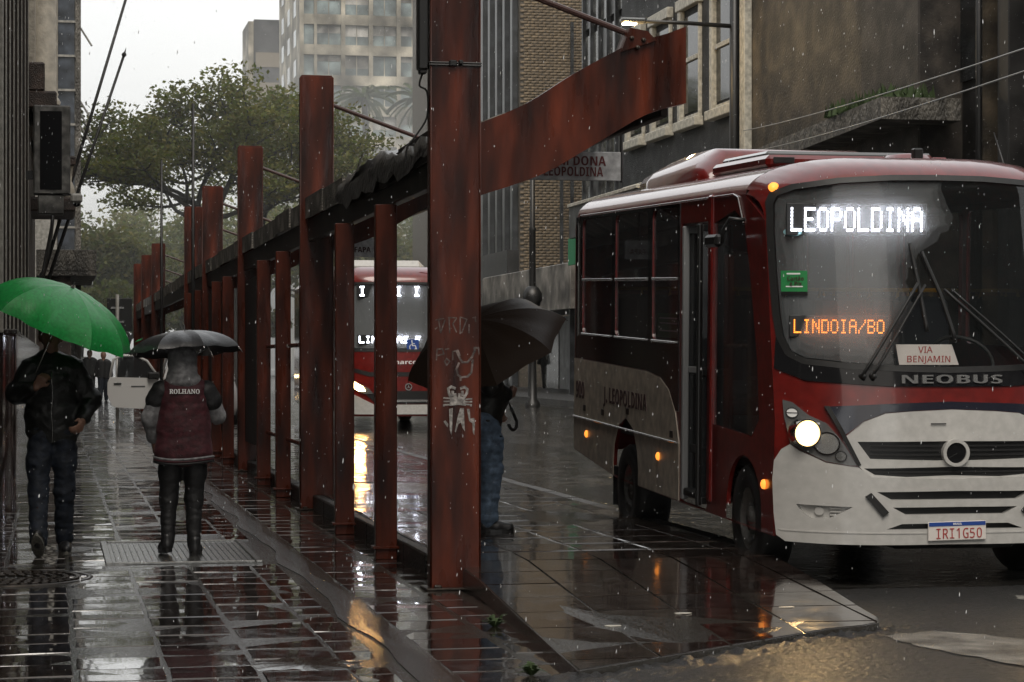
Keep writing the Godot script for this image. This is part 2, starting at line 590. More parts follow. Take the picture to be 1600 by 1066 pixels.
	# the worn end of the platform: one body, slabs cut to its outline
	var tip := PackedVector2Array([Vector2(2.40, 10.40), Vector2(3.2, 11.03), Vector2(4.06, 11.70), Vector2(4.30, 11.80), Vector2(4.43, 11.90), Vector2(4.49, 12.08), Vector2(4.55, 12.6), Vector2(4.70, 13.8), Vector2(4.88, 15.4), Vector2(4.88, 15.6), Vector2(2.62, 15.6), Vector2(2.60, 14.0), Vector2(2.52, 12.3)])
	st = st_new()
	var cut := func(sf: SurfaceTool, poly: PackedVector2Array, drop: float, deep: float, jit: Vector3):
		var hgt := func(p: Vector2) -> float: return platform_height(p.y) - drop + jit.x + jit.y * (p.x - poly[0].x) + jit.z * (p.y - poly[0].y)
		var ix := Geometry2D.triangulate_polygon(poly)
		for i in range(0, ix.size(), 3):
			var v := []
			for k in 3: v.append(Vector3(poly[ix[i + k]].x, hgt.call(poly[ix[i + k]]), -poly[ix[i + k]].y))
			if (v[1] - v[0]).cross(v[2] - v[0]).y < 0: tri(sf, v[0], v[2], v[1])
			else: tri(sf, v[0], v[1], v[2])
		for i in poly.size():
			var p := poly[i]
			var q := poly[(i + 1) % poly.size()]
			var p0 := Vector3(p.x, hgt.call(p), -p.y)
			var q0 := Vector3(q.x, hgt.call(q), -q.y)
			quad(sf, p0 - Vector3(0, deep, 0), q0 - Vector3(0, deep, 0), q0, p0)
	cut.call(st, tip, 0.0055, 0.19, Vector3.ZERO)
	done(st, "platform_end", M.joint, plat)
	var td := 10.15
	rng.seed = 334
	while td < 15.5:
		for lane in 5:
			var x0: float = 2.62 + 0.5 * lane
			var x1: float = minf(x0 + 0.5, 4.95)
			var j0 := rng.randf_range(-0.012, 0.012)
			var outl := PackedVector2Array()
			for c in [[x0, td], [x1, td + j0], [x1, minf(td + 0.6, 15.6)], [x0, minf(td + 0.6, 15.6)]]:
				outl.append(Vector2(c[0] + platform_shift(c[1], c[0]), c[1]))
			if lane == 0:
				outl[0].x = 2.3
				outl[3].x = 2.3 if td < 12.0 else outl[3].x
			for piece in Geometry2D.intersect_polygons(outl, tip):
				for small in Geometry2D.offset_polygon(piece, -0.009):
					if small.size() < 3: continue
					st = st_new()
					cut.call(st, small, -0.001, 0.012, Vector3(rng.randf_range(0.0, 0.002), rng.randf_range(-0.004, 0.004), rng.randf_range(-0.004, 0.004)))
					done(st, "slab", M.platform[rng.randi() % 5], plat)
		td += 0.6
	var pm := []
	for v in 5: pm.append(slab_mesh(0.482, 0.572, v + 10))
	n = 55
	var prest := st_new()
	var d := 15.91
	while d < 45.6:
		var dj := rng.randf_range(-0.004, 0.004)
		for lane in 5:
			var w := 0.5 if lane < 4 else 0.22
			var x := 2.62 + 0.25 + 0.5 * lane if lane < 4 else 4.73
			var slope := 0.105 / 3.4 if d > 11.6 and d < 15.0 else 0.0
			var b := Basis.from_euler(Vector3(slope + dj + rng.randf_range(-0.007, 0.007), (-0.055 if d < 15.3 and lane > 0 else 0.0) + rng.randf_range(-0.01, 0.01), rng.randf_range(-0.006, 0.006)))
			if lane == 4: b = b * Basis.from_scale(Vector3(0.44, 1, 1))
			var at := Vector3(x + platform_shift(d, x), platform_height(d) + rng.randf_range(-0.002, 0.002), -d)
			var v := rng.randi() % 5
			var c := rng.randi() % 5
			if n < 300:
				var o := place(pm[v], "slab", M.platform[c], plat)
				o.transform = Transform3D(b, at)
				n += 1
			else: prest.append_from(pm[v], 0, Transform3D(b, at))
		d += 0.6
	if n >= 300: place(prest.commit(), "distant_slabs", M.platform[1], plat).set_meta("kind", "stuff")

	# kerb stones: along the shelter and along the carriageway
	var kerb := setting("kerb")
	var kd := 15.6
	while kd < 45.0:
		for side in 2:
			if kd < 15.4: continue
			st = st_new()
			var len := 0.98
			var dm := kd + 0.5
			var h := platform_height(dm)
			var x := 2.57 if side == 0 else 4.92
			if h < 0.02 or kd < 12.0: continue
			if side == 1 and kd < 15.5: continue
			var top := h - 0.004 + rng.randf_range(-0.003, 0.003)
			var tilt := Basis.from_euler(Vector3(0.105 / 3.4 if dm < 15 else 0.0, -0.03 if dm < 15.3 else 0.0, 0))
			cbox(st, Vector3.ZERO, Vector3(0.10 if side == 0 else 0.14, top + 0.12, len), 0.012, tilt)
			done(st, "kerb_stone", M.kerb, kerb, Vector3(x + platform_shift(dm, x), (top - 0.12) * 0.5, -dm))
		kd += 1.0

	# coarse wet asphalt in front of the platform, broken up into a ridge along its edge
	st = st_new(0)
	var nz := FastNoiseLite.new()
	nz.seed = 8
	nz.frequency = 1.6
	nz.fractal_octaves = 4
	var e0 := Vector2(2.25, 10.35)
	var e1 := Vector2(4.75, 12.2)
	var along := (e1 - e0).normalized()
	var relief := func(x: float, dq: float) -> float:
		var rel := Vector2(x, dq) - e0
		var s := rel.dot(along) / e0.distance_to(e1)
		var off := rel.cross(along) - 0.02 - 0.10 * nz.get_noise_2d(x * 1.3, dq * 1.3)
		var ridge := maxf(0.0, 1.0 - absf(off) / 0.20) * clampf(1.3 - maxf(0.0, s - 0.75) * 4.0, 0.0, 1.0)
		var grain := 0.0025 * nz.get_noise_2d(x * 16, dq * 16) + 0.0045 * nz.get_noise_2d(x * 42, dq * 42)
		return -0.004 + grain + 0.005 * nz.get_noise_2d(x, dq) + 0.038 * ridge * (0.6 + 0.9 * nz.get_noise_2d(x * 3.0, dq * 3.0)) + ridge * 0.018 * nz.get_noise_2d(x * 12.0, dq * 12.0)
	var gx := steps(2.2, 6.4, 0.024)
	var gd := steps(9.5, 14.2, 0.03)
	var hts := []
	for i in gx.size():
		var col := PackedFloat32Array()
		for j in gd.size():
			var rel := Vector2(gx[i], gd[j]) - e0
			var inside: bool = rel.cross(along) < -0.20 and rel.dot(along) < 2.9
			col.append(-0.05 if inside or i == 0 or i == gx.size() - 1 or j == gd.size() - 1 else relief.call(gx[i], gd[j]))
		hts.append(col)
	for i in gx.size() - 1:
		for j in gd.size() - 1:
			if hts[i][j] < -0.04 and hts[i + 1][j + 1] < -0.04: continue
			quad(st, Vector3(gx[i], hts[i][j], -gd[j]), Vector3(gx[i + 1], hts[i + 1][j], -gd[j]), Vector3(gx[i + 1], hts[i + 1][j + 1], -gd[j + 1]), Vector3(gx[i], hts[i][j + 1], -gd[j + 1]))
	done(st, "rough_asphalt", M.rubble, null).set_meta("kind", "structure")

	# worn white paint on the carriageway
	var marks := [[[4.40, 11.72], [4.75, 11.9], [5.05, 11.5], [5.3, 10.6], [5.15, 9.6], [4.55, 9.6], [4.62, 10.5], [4.40, 11.25]], [[5.85, 13.15], [8.4, 12.6], [8.4, 13.05], [5.95, 13.55]]]
	for m in marks:
		st = st_new()
		var poly := PackedVector2Array()
		for i in m.size():
			var a := Vector2(m[i][0], m[i][1])
			var b := Vector2(m[(i + 1) % m.size()][0], m[(i + 1) % m.size()][1])
			for k in 8:
				var p := a.lerp(b, k / 8.0)
				poly.append(p + Vector2(nz.get_noise_2d(p.x * 6, p.y * 6), nz.get_noise_2d(p.y * 6, p.x * 6 + 9)) * 0.06)
		if Geometry2D.is_polygon_clockwise(poly): poly.reverse()
		var ix := Geometry2D.triangulate_polygon(poly)
		for i in range(0, ix.size(), 3):
			var v := []
			for k in 3: v.append(Vector3(poly[ix[i + k]].x, 0.001, -poly[ix[i + k]].y))
			if (v[1] - v[0]).cross(v[2] - v[0]).y < 0: tri(st, v[0], v[2], v[1])
			else: tri(st, v[0], v[1], v[2])
		done(st, "road_marking", M.paint, null).set_meta("kind", "structure")

	# litter and weeds
	rng.seed = 5
	var spots := [[2.95, 11.95, "pale leaf lying on the slabs near the kerb end"], [4.1, 12.5, "pale leaf lying near the tip of the platform"], [3.45, 12.35, "small pale leaf in the middle of the wet slabs"]]
	for s in spots:
		st = st_new()
		var pl := PackedVector2Array()
		for k in 9: pl.append(Vector2(cos(TAU * k / 9) * 0.045, sin(TAU * k / 9) * 0.028) * rng.randf_range(0.75, 1.2))
		prism(st, pl, 0.0, 0.003, Transform3D(Basis(Vector3.RIGHT, -PI / 2), Vector3.ZERO))
		tag(done(st, "fallen_leaf", M.litter, null, Vector3(s[0], platform_height(s[1]) + 0.004, -s[1])), s[2], "leaf", "leaves lying on the platform")
	for s in [[2.42, 12.55, 0.07, "green weed sprouting at the foot of the dark kerb"], [2.22, 10.6, 0.06, "small green weed at the bottom edge of the pavement"]]:
		var w := thing("weed", s[3], "weed", Vector3(s[0], 0.0, -s[1]), 0, "weeds by the kerb")
		st = st_new()
		for k in 26:
			var a := rng.randf() * TAU
			var lean := Vector3(cos(a), 0, sin(a))
			var p0 := lean * 0.01
			var p1: Vector3 = lean * rng.randf_range(0.02, 0.06) + Vector3.UP * rng.randf_range(0.015, s[2])
			var sd := lean.cross(Vector3.UP) * rng.randf_range(0.008, 0.016)
			quad(st, p0 - sd * 0.3, p0 + sd * 0.3, p1 + sd, p1 - sd)
			tri(st, p1 - sd, p1 + sd, p1 + lean * 0.03)
		done(st, "leaves", M.moss, w)

func build_covers():
	var t := thing("manhole_cover", "round rusty iron cover with concentric slotted rings set in the pavement", "manhole cover", Vector3(-0.30, 0.0, -15.95))
	var st := st_new(0)
	lathe(st, [Vector2(0.58, -0.03), Vector2(0.58, 0.004), Vector2(0.54, 0.006), Vector2(0.53, -0.004), Vector2(0.0, -0.004)], 48)
	done(st, "plate", M.iron, t)
	for r in [0.16, 0.24, 0.32, 0.40, 0.48]:
		st = st_new()
		var nn := int(r * 90)
		for k in nn:
			var a := TAU * k / nn
			cbox(st, Vector3(cos(a) * r, 0.004, sin(a) * r), Vector3(0.036, 0.014, TAU * r / nn * 0.72), 0.004, Basis(Vector3.UP, -a))
		done(st, "slotted_ring", M.iron, t)
	t = thing("drain_grate", "wide rectangular ribbed metal cover under the woman's feet", "drain cover", Vector3(0.95, 0.0, -17.8))
	st = st_new()
	cbox(st, Vector3(0, -0.012, 0), Vector3(1.12, 0.03, 1.96), 0.004)
	done(st, "plate", M.steel, t)
	for s in [-1, 1]:
		st = st_new()
		cbox(st, Vector3(s * 0.54, 0.006, 0), Vector3(0.05, 0.02, 1.98), 0.004)
		done(st, "frame_bar", M.steel, t)
		st = st_new()
		cbox(st, Vector3(0, 0.006, s * 0.965), Vector3(1.02, 0.02, 0.05), 0.004)
		done(st, "frame_bar", M.steel, t)
	st = st_new()
	for i in 46:
		cbox(st, Vector3(-0.48 + (i % 23) * 0.0436, 0.005, -0.46 + 0.92 * int(i / 23.0)), Vector3(0.012, 0.006, 0.86), 0.002)
	done(st, "ribs", M.steel, t).set_meta("kind", "stuff")

# ---------------------------------------------------------------- bus shelter
const COL_X := 2.56
const COLUMNS := [14.70, 22.60, 30.30, 37.50, 42.70, 56.70, 63.20, 69.20]

func curve_through(pts: Array, per := 4) -> Array:
	var o := []
	for i in pts.size() - 1:
		var a: Vector2 = pts[maxi(i - 1, 0)]
		var b: Vector2 = pts[i]
		var c: Vector2 = pts[i + 1]
		var d: Vector2 = pts[mini(i + 2, pts.size() - 1)]
		for k in per: o.append(b.cubic_interpolate(c, a, d, float(k) / per))
	o.append(pts[-1])
	return o

func arm_outline() -> PackedVector2Array:
	var up := curve_through([Vector2(2.70, 3.010), Vector2(2.74, 3.023), Vector2(3.035, 3.153), Vector2(3.35, 3.353), Vector2(3.67, 3.53)])
	up.append_array([Vector2(3.714, 3.641), Vector2(3.836, 3.623), Vector2(3.87, 3.600), Vector2(3.98, 3.632), Vector2(4.108, 3.682)])
	var lo := curve_through([Vector2(2.70, 2.543), Vector2(2.74, 2.553), Vector2(3.142, 2.693), Vector2(3.488, 2.892), Vector2(3.836, 3.094), Vector2(4.108, 3.176)])
	lo.reverse()
	return PackedVector2Array(up + lo)

func stroke(st: SurfaceTool, pts: Array, w: float, z: float):
	for i in pts.size() - 1:
		var a: Vector2 = pts[i]
		var b: Vector2 = pts[i + 1]
		var d := (b - a).normalized()
		var n := Vector2(-d.y, d.x) * w * 0.5
		a -= d * w * 0.3
		b += d * w * 0.3
		prism(st, PackedVector2Array([a - n, b - n, b + n, a + n]), z, z + 0.0015 + 0.0001 * (i % 5))

func build_shelter():
	var t := thing("bus_shelter", "long red steel bus shelter of tall columns with curved arms and a low sheet roof", "bus shelter", Vector3.ZERO)
	var arm := arm_outline()
	var i := 0
	for d in COLUMNS:
		var m: Material = M.red_steel
		var st := st_new()
		var foot := 0.0 if d < 45 else -0.01
		var tall := 4.26 if i > 0 else 4.30
		# a column of two flanges and a web
		cbox(st, Vector3(0, (tall + foot) * 0.5, 0), Vector3(0.318, tall - foot, 0.16), 0.006)
		cbox(st, Vector3(0, tall + 0.006, 0), Vector3(0.30, 0.012, 0.15), 0.003)
		var col := done(st, "column", m, t, Vector3(COL_X, 0, -d))
		if i == 0:
			col.set_meta("label", "red steel column with white spray graffiti")
			graffiti(col)
			st = st_new()
			for y in [3.385, 3.40]:
				tube(st, [Vector3(-0.168, y, 0.088), Vector3(0.168, y, 0.088), Vector3(0.168, y, -0.088), Vector3(-0.168, y, -0.088), Vector3(-0.168, y, 0.088)], 0.006, 6)
			cbox(st, Vector3(-0.02, 3.395, 0.10), Vector3(0.05, 0.04, 0.03), 0.006)
			cbox(st, Vector3(0.03, 3.402, 0.10), Vector3(0.03, 0.028, 0.04), 0.006)
			done(st, "clamp_band", M.black, col)
		for sx in [-1.0, 1.0]:                       # base plate with bolts, weld beads up the edges
			st = st_new()
			cbox(st, Vector3(sx * 0.12, 0.016, 0.105), Vector3(0.05, 0.032, 0.05), 0.008)
			done(st, "bolt", M.iron, col)
			st = st_new(0)
			tube(st, [Vector3(sx * 0.161, foot, 0.082), Vector3(sx * 0.161, tall - 0.01, 0.082)], 0.006, 5)
			done(st, "weld_bead", m, col)
		st = st_new()
		cbox(st, Vector3(0, 0.006, 0.02), Vector3(0.40, 0.014, 0.26), 0.004)
		done(st, "base_plate", M.iron, col)
		st = st_new()
		prism(st, arm, -0.07, 0.07)
		var a := done(st, "arm", m, t, Vector3(0, 0, -d - 0.01))
		st = st_new()
		prism(st, PackedVector2Array([Vector2(3.66, 3.50), Vector2(3.72, 3.66), Vector2(3.84, 3.64), Vector2(3.90, 3.58)]), -0.10, 0.10)
		done(st, "bracket", m, a)
		st = st_new(0)
		tube(st, [Vector3(2.724, 2.55, 0.074), Vector3(2.724, 3.02, 0.074)], 0.008, 5)
		done(st, "weld_bead", m, a)
		for bp in [Vector2(3.73, 3.59), Vector2(3.81, 3.58), Vector2(3.77, 3.53)]:
			st = st_new(0)
			lathe(st, [Vector2(0.016, 0.0), Vector2(0.015, 0.014), Vector2(0.0, 0.016)], 6, Transform3D(Basis(Vector3.RIGHT, PI * 0.5), Vector3(bp.x, bp.y, 0.10)))
			done(st, "bolt", M.iron, a)
		st = st_new()
		tube(st, [Vector3(2.70, 4.00, -d - 0.02), Vector3(3.79, 3.615, -d - 0.02)], 0.021, 8)
		done(st, "tie_rod", M.rod, t)
		i += 1
	# roof sheets between the arms, each with its down-turned edge
	var top := curve_through([Vector2(2.45, 3.055), Vector2(2.74, 3.062), Vector2(3.03, 3.185), Vector2(3.35, 3.385), Vector2(3.67, 3.560), Vector2(4.07, 3.70)], 3)
	var under := []
	for p in top: under.append(p - Vector2(-0.01, 0.045))
	under[0] = Vector2(2.485, 3.015)
	under.reverse()
	var section := PackedVector2Array(top + under + [Vector2(2.485, 2.86), Vector2(2.45, 2.85)])
	rng.seed = 31
	var d := 14.9
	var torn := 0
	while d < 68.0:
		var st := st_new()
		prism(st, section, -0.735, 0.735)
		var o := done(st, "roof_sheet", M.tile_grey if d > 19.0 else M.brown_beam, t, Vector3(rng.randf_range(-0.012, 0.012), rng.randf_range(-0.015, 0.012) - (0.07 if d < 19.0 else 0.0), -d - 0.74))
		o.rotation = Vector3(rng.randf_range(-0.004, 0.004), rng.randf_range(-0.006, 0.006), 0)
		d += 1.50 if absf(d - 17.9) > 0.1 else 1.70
	# dark torn sheeting over the first bay
	var st := st_new(0)
	var nz := FastNoiseLite.new()
	nz.seed = 4
	nz.frequency = 0.9
	var rows := []
	for k in 25:
		var dd := 14.84 + k * 0.21
		var cur := []
		for q in 7:
			var base: Vector2
			if q < 3: base = Vector2(2.46, 2.78 + 0.09 * q)
			else: base = top[q - 3]
			var sag := 0.05 * nz.get_noise_2d(dd * 1.7, base.x * 3.0) + 0.02 * nz.get_noise_2d(dd * 3.0, q * 0.8)
			var y := base.y + sag
			if q == 0: y = 2.80 + 0.12 * nz.get_noise_2d(dd * 1.1, 7.0)
			if q >= 2 and q < 6: y -= 0.05 * smoothstep(17.5, 19.8, dd)
			if q >= 3: y -= 0.13 * smoothstep(17.2, 15.8, dd)
			cur.append(Vector3(base.x - (0.03 if q < 3 else 0.0) + 0.02 * nz.get_noise_2d(q * 2.0, dd * 4.0), y, -dd))
		if rows.size():
			for q in cur.size() - 1: quad(st, rows[q], cur[q], cur[q + 1], rows[q + 1])
		rows = cur
	done(st, "torn_sheeting", M.tarp, t)
	st = st_new(0)
	var lip := []
	for k in 9:
		var s := k / 8.0
		lip.append(Vector3(2.44 - 0.05 * s * s, 2.965 - 0.17 * s * (1.0 - s) + 0.10 * s, -19.55 + 1.5 * s))
	for k in 8: quad(st, lip[k], lip[k + 1], lip[k + 1] + Vector3(0.05, 0.075, 0.04), lip[k] + Vector3(0.05, 0.09, -0.05))
	done(st, "curled_sheet_edge", M.tile_grey, t)
	# long beams
	st = st_new()
	cbox(st, Vector3(2.515, 2.742, -42.0), Vector3(0.08, 0.215, 54.2), 0.008)
	done(st, "beam", M.brown_beam, t)
	st = st_new()
	cbox(st, Vector3(4.03, 3.17, -42.0), Vector3(0.06, 0.12, 54.2), 0.008)
	done(st, "beam", M.brown_beam, t)
	for x in [2.95, 3.5]:
		st = st_new()
		cbox(st, Vector3(x, 2.99 if x < 3 else 3.28, -42.0), Vector3(0.07, 0.10, 54.2), 0.006)
		done(st, "purlin", M.brown_beam, t)
	# slim posts between the columns
	for pd in [16.9, 19.35, 24.6, 26.9, 32.4, 34.6, 39.2, 41.0]:
		st = st_new()
		cbox(st, Vector3(0, 1.315, 0), Vector3(0.16, 2.63, 0.10), 0.006)
		cbox(st, Vector3(0, 0.09, 0), Vector3(0.21, 0.02, 0.16), 0.004)
		done(st, "post", M.red_steel, t, Vector3(2.432, 0, -pd))
	for p in [[26.98, 30.15], [32.5, 34.5], [34.7, 37.3], [37.7, 39.1], [39.3, 40.9]]:
		st = st_new()
		cbox(st, Vector3(2.50, 1.45, -(p[0] + p[1]) * 0.5), Vector3(0.03, 2.1, p[1] - p[0]), 0.004)
		done(st, "back_panel", M.brown_beam, t)
	for p in [[22.7, 24.5], [24.7, 26.8]]:
		for y in [0.62, 1.62]:
			st = st_new()
			tube(st, [Vector3(2.47, y, -p[0]), Vector3(2.47, y, -p[1])], 0.022, 8)
			done(st, "rail", M.red_steel, t)
	# loudspeaker box and cable on the first column
	var sp := thing("cable_box", "narrow black box strapped high on the graffitied column's left side", "cable box", Vector3(2.36, 3.36, -14.72))
	st = st_new()
	cbox(st, Vector3(0, 0.40, 0), Vector3(0.07, 0.80, 0.10), 0.01)
	done(st, "housing", M.black, sp)
	st = st_new()
	cbox(st, Vector3(0, -0.01, 0), Vector3(0.05, 0.03, 0.07), 0.006)
	done(st, "cap", M.rubber, sp)
	st = st_new()
	var cab := curve_through([Vector2(0.0, -0.02), Vector2(-0.02, -0.10), Vector2(0.03, -0.14), Vector2(0.03, -0.30), Vector2(-0.04, -0.42), Vector2(-0.10, -0.50), Vector2(-0.11, -0.60)], 4)
	var c3 := []
	for p in cab: c3.append(Vector3(p.x, p.y, 0.0))
	tube(st, c3, 0.007, 6)
	done(st, "cable", M.rubber, sp)
	# signs hung from the roof
	var sg := thing("stop_sign", "white hanging sign with two lines of dark red capitals under the arm", "sign", Vector3(3.66, 2.84, -17.0))
	st = st_new()
	cbox(st, Vector3(0.02, 0.11, 0), Vector3(1.15, 0.22, 0.02), 0.004)
	done(st, "board", M.sign_white, sg)
	st = st_new()
	tube(st, [Vector3(0.60, -0.01, 0), Vector3(0.60, 0.40, 0)], 0.012, 8)
	done(st, "hanger", M.black, sg)
	text("lettering", "JARDIM DONA", 0.070, M.ink_maroon, sg, Transform3D(Basis.IDENTITY, Vector3(0.17, 0.148, 0.013)), "Droid Sans", 700, 0.003, 0.62)
	text("lettering", "LEOPOLDINA", 0.070, M.ink_maroon, sg, Transform3D(Basis.IDENTITY, Vector3(0.22, 0.066, 0.013)), "Droid Sans", 700, 0.003, 0.46)
	sg = thing("hanging_sign", "small pale hanging sign above the far bus between two slim posts", "sign", Vector3(3.30, 2.60, -25.0))
	st = st_new()
	cbox(st, Vector3(0, 0.10, 0), Vector3(0.36, 0.21, 0.02), 0.004)
	done(st, "board", M.sign_white, sg)
	st = st_new()
	tube(st, [Vector3(0.02, 0.2, 0), Vector3(0.02, 0.62, 0)], 0.012, 8)
	done(st, "hanger", M.black, sg)
	text("lettering", "S FAPA", 0.06, M.ink_dark, sg, Transform3D(Basis.IDENTITY, Vector3(0.01, 0.075, 0.013)), "Droid Sans", 700, 0.003, 0.24)

func graffiti(col: Node):
	var z := 0.081
	var g := func(a: Array) -> Array:
		var o := []
		for k in range(0, a.size(), 2): o.append(Vector2((a[k] / 4.264 - 49.0) / 241.0, 1.5 + (108.0 - a[k + 1] / 4.264) / 241.0))
		return o
	var st := st_new()
	for s in [[75, 215, 130, 205], [95, 210, 108, 300], [108, 300, 138, 215], [165, 200, 170, 300], [160, 198, 215, 200], [215, 205, 190, 240], [190, 240, 215, 295], [240, 195, 240, 305], [240, 195, 285, 210], [285, 210, 250, 300], [300, 245, 300, 300], [325, 200, 345, 195], [340, 195, 345, 225], [72, 275, 85, 265], [80, 480, 85, 410, 120, 405, 130, 440, 90, 450], [140, 410, 165, 405], [150, 470, 135, 490, 150, 515, 170, 490, 150, 470], [190, 480, 190, 425, 225, 415, 240, 450]]:
		st = st_new()
		stroke(st, g.call(s), 0.0075, z)
		done(st, "graffiti", M.graffiti_thin, col)
	for s in [[215, 420, 238, 470, 255, 495, 290, 495, 320, 460, 340, 415, 335, 400, 365, 400, 372, 440], [232, 500, 215, 540, 225, 580, 250, 595, 290, 590, 315, 565, 325, 480], [240, 595, 243, 615]]:
		st = st_new()
		stroke(st, g.call(s), 0.013, z)
		done(st, "graffiti", M.graffiti_thin, col)
	st = st_new()
	# crab stencil: shell, claws, legs
	prism(st, PackedVector2Array(g.call([172, 730, 200, 722, 205, 728, 232, 728, 238, 722, 272, 728, 278, 785, 230, 778, 168, 784])), z, z + 0.002)
	for s in [[175, 725, 165, 700, 160, 670, 180, 658, 205, 668], [190, 690, 188, 715], [270, 725, 285, 700, 288, 675, 270, 660, 245, 668], [255, 690, 255, 715], [208, 725, 206, 706], [232, 725, 234, 706]]:
		stroke(st, g.call(s), 0.017, z)
	for s in [[172, 735, 130, 732], [172, 755, 132, 755], [170, 776, 130, 778, 130, 785], [278, 742, 318, 738], [278, 758, 318, 758], [278, 774, 314, 778, 312, 786]]:
		stroke(st, g.call(s), 0.010, z)
	done(st, "stencil", M.graffiti, col)
	for s in [[165, 805, 190, 800, 186, 930, 180, 980, 170, 940], [240, 800, 265, 800, 268, 890, 272, 955, 255, 930, 245, 895, 228, 905, 210, 960, 204, 955, 225, 850], [285, 805, 305, 805, 308, 870, 335, 865, 340, 910, 335, 980, 325, 960, 322, 900, 300, 885], [128, 888, 140, 880, 160, 905, 155, 928]]:
		st = st_new()
		prism(st, PackedVector2Array(g.call(s)), z, z + 0.002)
		done(st, "stencil_letter", M.graffiti, col)

# ---------------------------------------------------------------- bodies: smooth unions of tapered capsules, meshed as surface nets
func blob(bones: Array, cell: float, k: float, wrinkle := 0.0, freq := 9.0) -> SurfaceTool:
	var lo := Vector3.INF
	var hi := -Vector3.INF
	for b in bones:
		var r: float = maxf(b[2], b[3]) + 3.0 * cell + wrinkle
		for p in [b[0], b[1]]:
			lo = lo.min(p - Vector3.ONE * r)
			hi = hi.max(p + Vector3.ONE * r)
	var nx := ceili((hi.x - lo.x) / cell) + 1
	var ny := ceili((hi.y - lo.y) / cell) + 1
	var nz := ceili((hi.z - lo.z) / cell) + 1
	var f := PackedFloat32Array()
	f.resize(nx * ny * nz)
	f.fill(9.0)
	for b in bones:
		var a: Vector3 = b[0]
		var d: Vector3 = b[1] - a
		var dd := maxf(d.length_squared(), 1e-9)
		var ra: float = b[2]
		var rd: float = b[3] - ra
		var r := maxf(b[2], b[3]) + k + 2.0 * cell
		var p0: Vector3 = (a.min(b[1]) - Vector3.ONE * r - lo) / cell
		var p1: Vector3 = (a.max(b[1]) + Vector3.ONE * r - lo) / cell
		for z in range(maxi(0, floori(p0.z)), mini(nz, ceili(p1.z))):
			for y in range(maxi(0, floori(p0.y)), mini(ny, ceili(p1.y))):
				var i := (z * ny + y) * nx
				for x in range(maxi(0, floori(p0.x)), mini(nx, ceili(p1.x))):
					var v := lo + Vector3(x, y, z) * cell - a
					var t := clampf(v.dot(d) / dd, 0.0, 1.0)
					var s := (v - d * t).length() - ra - rd * t
					var o := f[i + x]
					var h := maxf(k - absf(o - s), 0.0) / k
					f[i + x] = minf(o, s) - h * h * k * 0.25
	if wrinkle > 0.0:
		var n := FastNoiseLite.new()
		n.seed = 17
		n.frequency = freq
		n.fractal_octaves = 3
		for z in nz:
			for y in ny:
				var i := (z * ny + y) * nx
				for x in nx:
					if absf(f[i + x]) < 3.0 * cell:
						f[i + x] += wrinkle * n.get_noise_3d(lo.x + x * cell, 1.8 * (lo.y + y * cell), lo.z + z * cell)
	var st := st_new(0)
	var at := {}
	var pts := PackedVector3Array()
	var off := [0, 1, nx, nx + 1, nx * ny, nx * ny + 1, nx * ny + nx, nx * ny + nx + 1]
	var ex := [[0, 1], [2, 3], [4, 5], [6, 7], [0, 2], [1, 3], [4, 6], [5, 7], [0, 4], [1, 5], [2, 6], [3, 7]]
	for z in nz - 1:
		for y in ny - 1:
			var i := (z * ny + y) * nx
			for x in nx - 1:
				if absf(f[i + x]) > 2.0 * cell: continue
				var mask := 0
				for c in 8:
					if f[i + x + off[c]] < 0.0: mask |= 1 << c
				if mask == 0 or mask == 255: continue
				var sum := Vector3.ZERO
				var n := 0
				for e in ex:
					if ((mask >> e[0]) & 1) == ((mask >> e[1]) & 1): continue
					var g0 := f[i + x + off[e[0]]]
					var g1 := f[i + x + off[e[1]]]
					var t := g0 / (g0 - g1)
					sum += Vector3(e[0] & 1, (e[0] >> 1) & 1, e[0] >> 2).lerp(Vector3(e[1] & 1, (e[1] >> 1) & 1, e[1] >> 2), t)
					n += 1
				at[i + x] = pts.size()
				pts.append(lo + (Vector3(x, y, z) + sum / n) * cell)
	for p in pts: st.add_vertex(p)
	for key in at:
		var i: int = key
		var inside := f[i] < 0.0
		for ax in 3:
			var stp: int = [1, nx, nx * ny][ax]
			var u: int = [nx, nx * ny, 1][ax]
			var w: int = [nx * ny, 1, nx][ax]
			if (f[i + stp] < 0.0) == inside: continue
			if not (at.has(i - u) and at.has(i - w) and at.has(i - u - w)): continue
			var a: int = at[i]
			var b: int = at[i - u]
			var c: int = at[i - u - w]
			var d: int = at[i - w]
			if inside:
				for q in [a, c, b, a, d, c]: st.add_index(q)
			else:
				for q in [a, b, c, a, c, d]: st.add_index(q)
	return st

func v3(x: float, y: float, z: float) -> Vector3:
	return Vector3(x, y, z)

